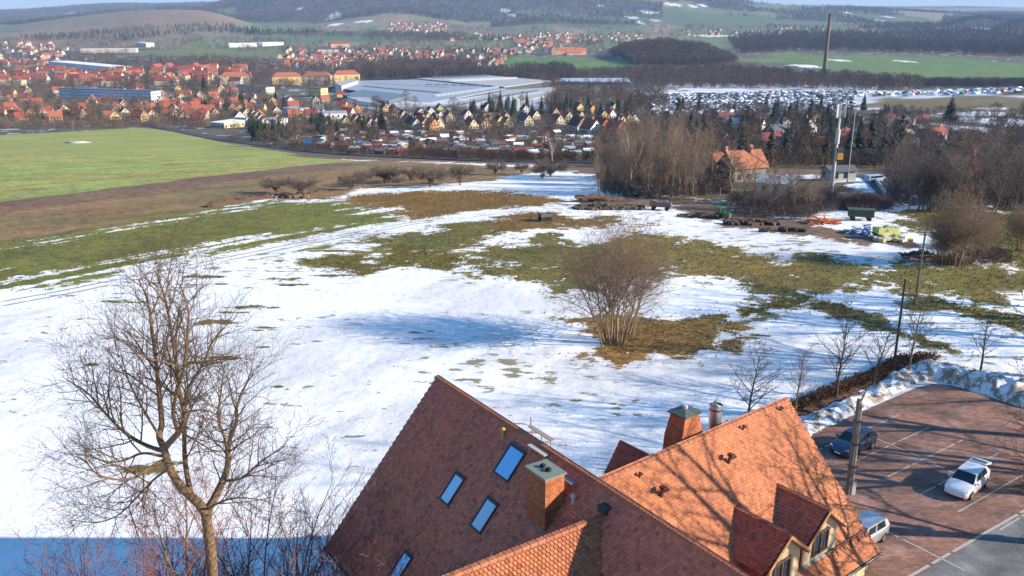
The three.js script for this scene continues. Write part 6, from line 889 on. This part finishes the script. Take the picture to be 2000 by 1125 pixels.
  const lb = G(128, 194), lb2 = G(306, 199); { const L = lb.distanceTo(lb2), ang = Math.atan2(-(lb2.z - lb.z), lb2.x - lb.x), t = thing('office_block', 'long white block of three window bands in the left town', 'building', [(lb.x + lb2.x) / 2, Math.min(lb.y, lb2.y), (lb.z + lb2.z) / 2], ang); new MB().box(0, 4, 0, L, 14, 14).build('wall', M(0.66, 0.70, 0.76), t); new MB().box(0, 11.3, 0, L + 0.6, 0.6, 14.6).build('roof', M(0.10, 0.12, 0.18), t); const wg = new MB().box(0, 0, 0, L / 26 - 1.0, 1.15, 0.16).geo(); for (let f = 0; f < 3; f++) for (let i = 0; i < 26; i++) { const w = mesh('window', wg, M(0.28, 0.34, 0.43, 0.35), t); w.position.set(-L / 2 + (i + 0.5) * L / 26, 2.2 + f * 3.2, 7); } const we = new MB().box(0, 0, 0, 0.16, 1.5, 1.5).geo(); for (let f = 0; f < 3; f++) for (let i = 0; i < 4; i++) { const w = mesh('window', we, WINM, t); w.position.set(L / 2, 2.2 + f * 3.2, -4.5 + i * 3); } for (let i = 0; i <= 12; i++) { const p = lb.clone().lerp(lb2, i / 12); take(p, 12); } }
  // orange roofed apartment row
  for (const [a, b, i] of [[[430, 164], [488, 164], 0], [[530, 164], [590, 165], 1], [[592, 163], [648, 163], 2], [[650, 160], [702, 159], 3]]) { const p = G(...a), q = G(...b), L = p.distanceTo(q) - 1, c = p.clone().lerp(q, 0.5); house(0, 0, { at: c, w: 13, l: Math.round(L), h: 10.5, tan: 0.75, hip: 1, floors: 4, wall: i % 2 ? 'yellow' : 'cream', roof: 'orange', turn: Math.atan2(-(q.z - p.z), q.x - p.x) / deg, name: 'apartment_house', cat: 'apartment house', label: ['long apartment house with orange roof at the left of the row', 'apartment house with orange roof left of the factory, first of three joined', 'apartment house with orange roof in the middle of the joined three', 'apartment house with orange roof nearest the factory'][i] }); for (let k = 0; k <= 5; k++) take(p.clone().lerp(q, k / 5), 11); }
  for (const [a, b, h, wall, roof, lab] of [[[566, 226], [592, 228], 6, 'white', 'tin', 'white flat block with grey roof in the middle of the town'], [[624, 238], [677, 237], 6.5, 'white', 'tin', 'white two storey block with flat grey roof above the garden plots'], [[520, 247], [552, 248], 5, 'white', 'tin', 'white shed with a blue grey side behind the dark conifers'], [[425, 250], [466, 247], 3.5, 'cream', 'snow', 'long low pale building beside the road bend'], [[468, 243], [478, 242], 4, 'white', 'tin', 'small white block beside the road bend'], [[450, 172], [472, 172], 7, 'cream', 'tin', 'cream flat block behind the orange row'], [[610, 188], [634, 189], 9, 'yellow', 'grey', 'yellow flat block left of the factory'], [[470, 178], [528, 182], 7, 'cream', 'grey', 'pale flat block in front of the orange row'], [[33, 172], [48, 172], 9, 'yellow', 'tin', 'yellowish cube house at the left edge of the town']]) { const p = G(...a), q = G(...b), c = p.clone().lerp(q, 0.5); house(0, 0, { at: c, w: 12, l: Math.round(p.distanceTo(q)), h, tan: 0, floors: 2, wall, roof, turn: Math.atan2(-(q.z - p.z), q.x - p.x) / deg, name: 'flat_block', cat: 'building', label: lab, chim: 0 }); for (let k = 0; k <= 3; k++) take(p.clone().lerp(q, k / 3), 9); }
  for (const [a, b, h, wall, roof, w, lab] of [[[115, 136], [243, 134], 8, 'white', 'snow', 30, 'long hall with a white roof behind the old town'], [[160, 103], [268, 102], 8, 'cream', 'snow', 26, 'long pale hall on the meadow at the far left'], [[446, 92], [500, 91], 9, 'white', 'snow', 40, 'white industrial hall far behind the orange row'], [[505, 90], [546, 88], 8, 'white', 'snow', 34, 'second white industrial hall far behind the orange row'], [[620, 104], [660, 103], 7, 'white', 'tin', 24, 'long white building below the green hillside'], [[644, 93], [680, 92], 9, 'pink', 'red', 30, 'large red roofed hall below the green hillside'], [[272, 89], [294, 92], 9, 'white', 'snow', 20, 'white building alone among trees at the far left']]) { const p = G(...a), q = G(...b), c = p.clone().lerp(q, 0.5); house(0, 0, { at: c, w, l: Math.round(p.distanceTo(q)), h, tan: roof === 'red' ? 0.4 : 0, floors: 1, wins: 0, wall, roof, turn: Math.atan2(-(q.z - p.z), q.x - p.x) / deg, name: 'industrial_hall', cat: 'hall', label: lab, chim: 0 }); for (let k = 0; k <= 6; k++) take(p.clone().lerp(q, k / 6), 22); }
  for (const [px, lab] of [[996, 'left of two grey green tanks beside the factory'], [1008, 'right of two grey green tanks beside the factory']]) { const p = G(px, 216), t = thing('storage_tank', lab, 'tank', [p.x, p.y, p.z]); new MB().tube([V(0, -1, 0), V(0, 9, 0)], [3, 3], 14, true).build('shell', M(0.26, 0.33, 0.33, 0.5), t); new MB().tube([V(0, 9, 0), V(0, 9.8, 0)], [3.1, 0.6], 14, true).build('lid', M(0.4, 0.42, 0.42), t); take(p, 5); }
  { const p = G(1609, 151), top = topForRow(p.x, p.z, 27) - p.y, t = thing('factory_chimney', 'very tall slender brick chimney rising above the wood', 'chimney', [p.x, p.y, p.z]); new MB().tube([V(0, -2, 0), V(0, top * 0.3, 0), V(0, top, 0)], [3.4, 2.7, 1.9], 16, true).build('shaft', M(0.17, 0.125, 0.105, 0.9), t); for (const k of [0.55, 0.75, 0.93]) new MB().tube([V(0, top * k, 0), V(0, top * k + 1.2, 0)], [2.75 - k * 0.62, 2.75 - k * 0.62], 16, true).build('band', M(0.06, 0.05, 0.05), t); new MB().tube([V(0, top - 2.5, 0), V(0, top + 0.3, 0)], [2.3, 2.4], 16, true).build('rim', M(0.07, 0.06, 0.06), t); }
  { const p = G(1108, 107), s = 1.0, t = thing('castle', 'pinkish castle with a gabled tower on the green hill', 'castle', [p.x, p.y, p.z], 0.06); const pw = M(0.60, 0.36, 0.26), pr = M(0.46, 0.15, 0.08); const blk = (x, z, l, w, h, r, tan = 0.9) => { const g = houseGeo(w, l, h, tan, 0, 0); const a = mesh('wing_wall', g.wall, pw, t); a.position.set(x, 0, z); a.rotation.y = r; const b = mesh('wing_roof', g.roof, pr, t); b.position.set(x, 0, z); b.rotation.y = r; }; blk(0, -10, 60, 13, 10, 0); blk(-30, 2, 26, 13, 13, Math.PI / 2, 1.2); blk(30, 2, 22, 11, 9, 0.1); blk(14, 12, 34, 9, 6, 0.05);
    new MB().box(-38, 14, 6, 10, 32, 10).build('tower', pw, t); { const b = new MB(), q = [V(-43.6, 29.9, 11.6), V(-32.4, 29.9, 11.6), V(-32.4, 29.9, 0.4), V(-43.6, 29.9, 0.4)], a = V(-38, 43, 6); for (let i = 0; i < 4; i++) b.tri(q[i], q[(i + 1) % 4], a); b.build('tower_roof', pr, t); } new MB().box(-14, 16, -10, 4, 14, 4).build('roof_turret', pw, t); take(p, 60); }
}
// ---- houses
const pick = (r, a) => a[(r() * a.length) | 0];
{
  const r = mulberry(900), many = (n, x0, x1, y0, y1, f) => { let k = 0, tries = 0; while (k < n && tries++ < n * 14) { const px = lerp(x0, x1, r()), py = lerp(y0, y1, r()); const p = G(px, py), o = f(px, py); o.scale = o.scale || 0.74; const rad = (o.l || 10) * 0.42 * o.scale; if (!free(p, rad)) continue; if (-p.z < 640 && sdPoly(FIELDS[0].w, p.x, p.z) > -14) continue; take(p, rad); o.at = p; house(px, py, o); k++; } };
  // old town: long red roofs close together
  many(95, -20, 490, 139, 168, (px, py) => ({ w: pick(r, [11, 13]), l: pick(r, [16, 22, 28]), h: pick(r, [8, 10]), tan: 0.95, floors: 2, wins: px > -20 && py > 158 ? undefined : 0, wall: pick(r, ['cream', 'white', 'pink', 'cream']), roof: pick(r, ['red', 'red', 'red', 'orange', 'darkred']), turn: (r() - 0.5) * 30 + (r() < 0.25 ? 80 : 0), adj: 'tall', group: 'red roofed houses of the old town' }));
  many(120, -30, 500, 176, 240, () => ({ w: pick(r, [9, 10]), l: pick(r, [11, 13]), h: pick(r, [4.5, 6]), tan: 1.0, floors: 2, wall: pick(r, ['cream', 'white', 'pink', 'yellow', 'cream']), roof: pick(r, ['red', 'red', 'orange', 'darkred', 'orange', 'grey']), turn: pick(r, [-70, -15, 10, 25, -60]) + (r() - 0.5) * 20, group: 'houses of the town' }));
  many(26, 490, 690, 186, 252, () => ({ w: 9, l: pick(r, [11, 12]), h: pick(r, [4.5, 6]), tan: 1.0, floors: 2, wall: pick(r, ['cream', 'yellow', 'white']), roof: pick(r, ['red', 'orange', 'grey', 'darkred']), turn: pick(r, [-70, -15, 20]) + (r() - 0.5) * 20, group: 'houses of the town' }));
  many(58, 690, 1235, 214, 256, () => ({ w: 9, l: 10, h: pick(r, [4, 5]), tan: 1.15, floors: 2, wall: pick(r, ['yellow', 'cream', 'orange', 'white', 'cream', 'green']), roof: pick(r, ['black', 'darkred', 'black', 'red', 'grey']), turn: -64 + (r() - 0.5) * 16, adj: 'gabled', group: 'gabled houses above the garden plots' }));
  [[1155, 262, 'white', 'red'], [1175, 258, 'brick', 'darkred'], [1205, 264, 'brick', 'red'], [1130, 255, 'white', 'black']].forEach(([px, py, w, f]) => house(px, py, { w: 9, l: 10, h: 4, tan: 1.1, floors: 2, wall: w, roof: f, turn: -60, group: 'gabled houses above the garden plots' }));
  many(34, 1390, 1830, 232, 300, () => ({ w: 9, l: pick(r, [10, 12]), h: pick(r, [4, 5.5]), tan: 0.9, floors: 2, wall: pick(r, ['cream', 'white', 'grey', 'brown', 'yellow']), roof: pick(r, ['black', 'darkred', 'grey', 'red', 'tin']), turn: pick(r, [-65, 15, -30]) + (r() - 0.5) * 20, group: 'houses of the town' }));
  // garden plots with huts
  many(125, 680, 1165, 262, 306, () => ({ w: 3.4, l: 4.2, h: 2.2, tan: pick(r, [0.45, 0.25]), floors: 1, wins: 0, chim: 0, name: 'garden_hut', scale: 0.9, cat: 'hut', adj: 'little', wall: pick(r, ['brown', 'cream', 'white', 'brown', 'green', 'grey']), roof: pick(r, ['grey', 'black', 'darkred', 'tin', 'snow']), turn: pick(r, [-60, 20, 0]) + (r() - 0.5) * 30, group: 'huts of the garden plots' }));
  many(22, 560, 690, 252, 290, () => ({ w: 3.4, l: 4.2, h: 2.2, tan: 0.45, floors: 1, wins: 0, chim: 0, name: 'garden_hut', scale: 0.9, cat: 'hut', adj: 'little', wall: pick(r, ['brown', 'cream', 'white', 'green']), roof: pick(r, ['grey', 'black', 'darkred', 'tin']), turn: r() * 60 - 60, group: 'huts of the garden plots' }));
}
{ // far villages: hundreds of houses a few pixels across
  const r = mulberry(950), b = new MB(), add = (n, x0, x1, y0, y1, slope = 0) => { for (let i = 0; i < n; i++) { const px = lerp(x0, x1, r()), py = lerp(y0, y1, r()) + slope * (px - x0), p = G(px, py); if (!free(p, 12)) continue; const w = 6.5 + r() * 3, l = 8 + r() * 6, h = 3.4 + r() * 3, a = (r() < 0.5 ? -1.1 : 0.1) + (r() - 0.5) * 0.6, q = r(), c = Math.cos(a), s = Math.sin(a), T = (x, y, z) => V(p.x + x * c + z * s, p.y + y, p.z - x * s + z * c), W = pick(r, [[0.66, 0.60, 0.5], [0.7, 0.68, 0.64], [0.64, 0.50, 0.34], [0.62, 0.46, 0.38]]), R = q < 0.62 ? [0.42, 0.12, 0.07] : q < 0.82 ? [0.26, 0.09, 0.07] : [0.14, 0.13, 0.14], X = l / 2, Z = w / 2;
      b.color(...W); b.hexa([T(-X, -3, Z), T(X, -3, Z), T(X, -3, -Z), T(-X, -3, -Z), T(-X, h, Z), T(X, h, Z), T(X, h, -Z), T(-X, h, -Z)]); b.tri(T(X, h, Z), T(X, h, -Z), T(X, h + Z * 0.92, 0)); b.tri(T(-X, h, -Z), T(-X, h, Z), T(-X, h + Z * 0.92, 0)); b.color(...R); b.quad(T(-X - 0.4, h - 0.3, Z + 0.5), T(X + 0.4, h - 0.3, Z + 0.5), T(X + 0.4, h + Z, 0), T(-X - 0.4, h + Z, 0)); b.quad(T(X + 0.4, h - 0.3, -Z - 0.5), T(-X - 0.4, h - 0.3, -Z - 0.5), T(-X - 0.4, h + Z, 0), T(X + 0.4, h + Z, 0)); } };
  add(120, 560, 830, 98, 128); add(80, 830, 1010, 96, 132); add(60, 1000, 1080, 72, 108); add(50, 1080, 1260, 66, 84); add(80, 758, 872, 46, 64); add(40, 880, 1100, 66, 80); add(40, 0, 130, 84, 114); add(24, 1340, 1520, 60, 72); add(20, 1500, 1720, 54, 66); add(50, 540, 700, 112, 135); add(24, 0, 120, 118, 132);
  const o = b.build('distant_houses', new THREE.MeshStandardMaterial({ vertexColors: true, roughness: 0.9 })); tag(o, 'far villages of tiny red and white houses in the valley and on slopes', 'houses', null, 'stuff');
}
// ---- trees among the houses
{
  const r = mulberry(980), mats = [TM.a, TM.b, TM.c, TM.d]; let k = 0;
  const many = (n, x0, x1, y0, y1, f, gap = 2.2) => { for (let i = 0, tries = 0; i < n && tries < n * 10; tries++) { const px = lerp(x0, x1, r()), py = lerp(y0, y1, r()), p = G(px, py); if (!free(p, gap)) continue; if (-p.z < 640 && sdPoly(FIELDS[0].w, p.x, p.z) > -5) continue; if (px > 1815 && px < 1900 && py < 275) { i++; continue; } f(px, py, p); i++; } };
  const bare = (g) => (px, py, p) => { const v = (k++) % 4, s = 0.7 + r() * 0.75, key = 'tt' + v; const lab = `bare ${v === 3 ? 'tall' : v === 2 ? 'spreading' : v ? 'upright' : 'rounded'} tree ${where(px, py)}`; if (!protoCache[key]) protoCache[key] = bareTree('bare_tree', lab, 'tree', [p.x, p.y, p.z], tt[v], [TM.trunk, mats[v]], r() * 6, g, s); else { const t = copyOf(protoCache[key], [p.x, p.y, p.z], r() * 6, s, lab, g); } };
  const con = (g, s0 = 0.8, s1 = 0.6) => (px, py, p) => { const v = (k++) % 3, s = s0 + r() * s1, key = 'cf' + v, lab = `dark ${v === 1 ? 'tall' : v ? 'squat' : 'narrow'} conifer ${where(px, py)}`; if (!protoCache[key]) protoCache[key] = bareTree('conifer', lab, 'tree', [p.x, p.y, p.z], cf[v], [TM.trunk, v ? TM.con : TM.con2], r() * 6, g, s); else copyOf(protoCache[key], [p.x, p.y, p.z], r() * 6, s, lab, g); };
  many(150, -20, 520, 172, 248, bare('bare trees among the houses'));
  many(75, 500, 1240, 196, 300, bare('bare trees among the houses'));
  many(90, 1230, 1800, 225, 318, bare('bare trees among the houses'));
  many(70, 1740, 2040, 225, 320, bare('bare trees among the houses'));
  many(16, 482, 580, 258, 276, con('dark conifers among the houses', 0.8, 0.4), 0.8); many(10, 610, 660, 250, 264, con('dark conifers among the houses')); many(10, 700, 760, 250, 264, con('dark conifers among the houses')); many(34, 900, 1240, 208, 232, con('dark conifers among the houses', 1.0, 0.6), 1); many(48, 1270, 1760, 215, 275, con('dark conifers among the houses', 0.9, 0.7), 1); many(18, 380, 560, 190, 220, con('dark conifers among the houses'));
  many(18, 1600, 1760, 245, 325, con('dark conifers among the houses', 1.1, 0.5), 1); many(14, 1440, 1580, 275, 325, con('dark conifers among the houses', 0.8, 0.5), 1); many(10, 20, 380, 225, 243, con('dark conifers among the houses', 0.6, 0.4));
  for (const [px, py, h, w, lab] of [[1855, 236, 54, 1.7, 'lone dark conifer on the brown slope at the right'], [1448, 275, 62, 1.2, 'tallest dark conifer behind the farm gable'], [1598, 235, 38, 1, 'slim dark conifer by the snowy storage yard'], [1770, 300, 46, 1.2, 'dark conifer right of the cream gabled house'], [1722, 318, 62, 1.3, 'broad dark conifer behind the drive'], [400, 182, 44, 0.9, 'tall dark conifer left of the orange apartment row']]) { const p = G(px, py), hh = topForRow(p.x, p.z, py - h) - p.y, s = hh / 12; copyOf(protoCache.cf1, [p.x, p.y, p.z], px, [s * w, s, s * w], lab).userData.group = undefined; }
}
{ // hedges and undergrowth of the gardens, woods too dense to count
  const r = mulberry(1010), geo = (() => { const b = new MB(), q = mulberry(5); for (let i = 0; i < 46; i++) { const a = q() * 6.28, v = q(), R = 0.42 * Math.sin(Math.PI * (0.1 + 0.8 * v)) * Math.sqrt(q()), x = Math.cos(a) * R, z = Math.sin(a) * R, y = 0.15 + v * 0.75, l = 0.1 + q() * 0.16, e = 0.012 + q() * 0.02, t = V(x + Math.cos(a) * l * 0.6, y + l, z + Math.sin(a) * l * 0.6); b.tri(V(x - e, y, z), V(x + e, y, z), t); b.tri(V(x, y, z - e), V(x, y, z + e), t); } b.tube([V(0, -0.08, 0), V(0, 0.6, 0)], [0.025, 0.01], 3); return b.geo(); })();
  const cgeo = (() => { const b = new MB(), q = mulberry(6); for (let i = 0; i < 26; i++) { const v = q(), y = 0.05 + v * 0.95, R = 0.24 * (1 - v) + 0.02, a = q() * 6.28; b.tri(V(0, y, 0), V(Math.cos(a) * R, y - 0.14, Math.sin(a) * R), V(Math.cos(a + 0.9) * R, y - 0.14, Math.sin(a + 0.9) * R)); } return b.geo(); })();
  const NOWOOD = [[[905, 142], [960, 126], [1050, 108], [1150, 106], [1215, 112], [1240, 128], [1180, 140], [1000, 146]], [[210, 112], [280, 101], [420, 98], [560, 106], [640, 118], [560, 122], [400, 116], [260, 118]], [[570, 86], [640, 64], [740, 60], [830, 76], [780, 88]], [[1510, 110], [1700, 107], [2060, 118], [2060, 156], [1800, 152], [1640, 142], [1530, 132]]];
  const woods = { woodland: [], conifer_wood: [], garden_bushes: [] };
  const fill = (kind, n, poly, h0, h1, cols, clump = 0, ok) => {  const x0 = Math.min(...poly.map(q => q[0])), x1 = Math.max(...poly.map(q => q[0])), y0 = Math.min(...poly.map(q => q[1])), y1 = Math.max(...poly.map(q => q[1])); for (let i = 0, t = 0; i < n && t < n * 6; t++) { const px = lerp(x0, x1, r()), py = lerp(y0, y1, r()); if (sdPoly(poly, px, py) < 0 || NOWOOD.some(q => sdPoly(q, px, py) > 0)) { i += 0.2; continue; } if (clump && fbm(px * 0.02 + clump, py * 0.09, 3) < -0.02) { if (r() < 0.8) { i += 0.3; continue; } } const p = G(px, py); if (-p.z < 2600 && !free(p, kind === 'garden_bushes' ? 0.6 : 4)) { i += 0.3; continue; } if (ok && !ok(p)) continue; const k = 0.7 + r() * 0.6, c = pick(r, cols); woods[kind].push([p, lerp(h0, h1, r()), c.map(v => v * k)]); i++; } };
  const brown = [[0.20, 0.14, 0.10], [0.16, 0.12, 0.098], [0.23, 0.15, 0.098], [0.14, 0.115, 0.10]], mauve = [[0.145, 0.115, 0.105], [0.17, 0.13, 0.112], [0.12, 0.10, 0.095]], dk = [[0.022, 0.04, 0.024], [0.03, 0.045, 0.03]];
  const box = (x0, y0, x1, y1) => [[x0, y0], [x1, y0], [x1, y1], [x0, y1]];
  fill('woodland', 2600, [[1180, 122], [1190, 104], [1230, 90], [1300, 86], [1380, 96], [1440, 122], [1420, 128], [1200, 128]], 11, 18, brown);
  fill('woodland', 900, box(690, 132, 1115, 158), 12, 22, mauve); fill('woodland', 2600, [[930, 152], [1100, 149], [1240, 140], [1420, 134], [1560, 148], [1800, 162], [1800, 178], [1500, 174], [1250, 172], [1000, 162]], 8, 15, brown);
  fill('woodland', 700, box(1800, 163, 2040, 172), 6, 10, mauve); fill('woodland', 3200, [[1420, 78], [1560, 74], [1800, 84], [2060, 90], [2060, 112], [1800, 104], [1560, 100], [1440, 106]], 12, 20, mauve); fill('conifer_wood', 500, box(1680, 72, 2050, 98), 14, 22, dk, 3);
  fill('woodland', 1500, box(-40, 76, 560, 132), 7, 13, mauve, 7); fill('woodland', 1500, box(-40, 130, 700, 176), 7, 13, mauve); fill('conifer_wood', 160, box(-40, 100, 900, 150), 9, 15, dk); fill('woodland', 1900, box(550, 92, 1010, 138), 6, 11, brown); fill('woodland', 400, box(1010, 70, 1180, 102), 6, 11, brown); fill('woodland', 160, box(1180, 214, 1620, 226), 5, 9, brown, 2); fill('woodland', 340, box(1060, 172, 1300, 214), 8, 15, brown, 4);
  fill('woodland', 900, box(480, 52, 1300, 92), 8, 14, mauve, 9); fill('woodland', 700, box(1290, 52, 2040, 78), 9, 14, mauve, 11);
  fill('garden_bushes', 3000, [[500, 262], [700, 246], [1160, 250], [1170, 312], [960, 312], [700, 298], [600, 290]], 0.9, 2.9, [[0.18, 0.115, 0.088], [0.16, 0.10, 0.08], [0.13, 0.105, 0.07], [0.2, 0.125, 0.095]]);
  fill('garden_bushes', 3600, box(-30, 176, 520, 252), 1.6, 5.5, brown, 0, (p) => sdPoly(FIELDS[0].w, p.x, p.z) < -3); fill('garden_bushes', 1600, box(500, 200, 700, 262), 1.6, 5, brown); fill('garden_bushes', 2600, box(1160, 225, 1760, 330), 1.6, 6, brown); fill('garden_bushes', 1800, box(1740, 215, 2060, 340), 1.4, 5, mauve, 5); fill('garden_bushes', 900, box(690, 205, 1240, 250), 1.6, 5, brown);
  fill('garden_bushes', 1100, [[420, 272], [600, 290], [700, 297], [1160, 312], [1160, 318], [950, 316], [690, 304], [600, 297]], 1.5, 3.5, [[0.10, 0.055, 0.045], [0.085, 0.06, 0.045]]);
  fill('garden_bushes', 900, [[1165, 345], [1400, 335], [1420, 380], [1330, 392], [1180, 384]], 0.8, 3.2, brown); fill('garden_bushes', 700, [[1420, 390], [1620, 385], [1640, 412], [1580, 432], [1440, 424]], 0.6, 2.6, brown); fill('garden_bushes', 700, [[1730, 330], [2050, 330], [2050, 415], [1740, 400]], 0.8, 3.4, mauve); fill('garden_bushes', 160, [[1800, 500], [1960, 496], [1980, 516], [1820, 522]], 0.4, 1.6, brown);
  // forests on the hills
  for (let i = 0, n = 0; n < 60000 && i < 400000; i++) { const d = 2400 + 7200 * Math.pow(r(), 0.8), u = (r() - 0.5) * 1.36, x = u * d, z = -d; if (!isForest(x, z)) continue; const q = fbm(x / 240 + 40, z / 240, 2) > 0.02; n++; woods[q ? 'conifer_wood' : 'woodland'].push([ground(x, z), 13 + r() * 9, pick(r, q ? dk : mauve)]); }
  const LABELS = { woodland: ['bare brown woods and tree belts around the town and on the hills', 'wood'], conifer_wood: ['dark conifer woods on the far hills and behind the fields', 'wood'], garden_bushes: ['bare brown bushes and hedges between houses and garden plots', 'bushes'] };
  for (const k in woods) { const L = woods[k], im = new THREE.InstancedMesh(k === 'conifer_wood' ? cgeo : geo, new THREE.MeshStandardMaterial({ color: 0xffffff, roughness: 0.95 }), L.length), m = new THREE.Matrix4(), q = new THREE.Quaternion(); L.forEach(([p, h, c], i) => { const a = r() * 6.28, w = h * (k === 'garden_bushes' ? 1.25 : 0.75 + r() * 0.35); q.setFromAxisAngle(V(0, 1, 0), a); m.compose(p, q, V(w, h, w)); im.setMatrixAt(i, m); im.setColorAt(i, rgb(...c)); }); im.name = numbered(k); im.castShadow = im.receiveShadow = true; scene.add(im); tag(im, ...LABELS[k], null, 'stuff'); }
}
{ // the storage yard and the long row of vehicles
  const r = mulberry(1100), vg = (() => { const b = new MB(); b.box(0, 0.55, 0, 4.2, 0.8, 1.8); b.hexa([V(-1.9, 0.95, 0.85), V(1.0, 0.95, 0.85), V(1.0, 0.95, -0.85), V(-1.9, 0.95, -0.85), V(-1.5, 1.5, 0.65), V(0.3, 1.5, 0.65), V(0.3, 1.5, -0.65), V(-1.5, 1.5, -0.65)]); return b.geo(); })();
  const cols = { white: [0.75, 0.76, 0.78], silver: [0.45, 0.47, 0.5], red: [0.45, 0.035, 0.04], blue: [0.04, 0.10, 0.28], green: [0.10, 0.30, 0.16], black: [0.02, 0.02, 0.025] }, pm = {}, names = Object.keys(cols);
  for (let i = 0; i < 170; i++) { const px = 1500 + 510 * r(), py = 181 + 9 * r() - sstep(1700, 2000, px) * 7, p = G(px, py), c = pick(r, ['white', 'white', 'white', 'silver', 'blue', 'green', 'white', 'black', 'red', 'silver']), lab = `${c} vehicle parked in the far row ${where(px, py)}`; if (!pm[c]) { const t = pm[c] = thing('parked_vehicle', lab, 'vehicle', [p.x, p.y + 0.2, p.z], r() * 6, 'vehicles parked in the far row'); mesh('body', vg, M(...cols[c], 0.4), t); t.scale.setScalar(1.5); } else copyOf(pm[c], [p.x, p.y + 0.2, p.z], r() * 6, 1.5, lab); }
  const N = 2600, im = new THREE.InstancedMesh(vg, new THREE.MeshStandardMaterial({ color: 0xffffff, roughness: 0.5 }), N), m = new THREE.Matrix4(), q = new THREE.Quaternion(); for (let i = 0; i < N; i++) { const px = 1270 + 400 * r(), py = 186 + 38 * r() - (px - 1270) * 0.02, p = G(px, py); q.setFromAxisAngle(V(0, 1, 0), r() * 6.28); m.compose(p, q, V(1, 1, 1).multiplyScalar(0.8 + r() * 0.9)); im.setMatrixAt(i, m); const c = pick(r, [[0.04, 0.045, 0.05], [0.09, 0.10, 0.12], [0.5, 0.52, 0.55], [0.03, 0.035, 0.05], [0.75, 0.76, 0.78], [0.2, 0.22, 0.26]]); im.setColorAt(i, rgb(...c)); } im.name = 'stored_vehicles'; im.castShadow = im.receiveShadow = true; scene.add(im); tag(im, 'dense dark and pale rows stored on the snowy yard', 'vehicles', null, 'stuff');
}
renderer.render(scene, camera);
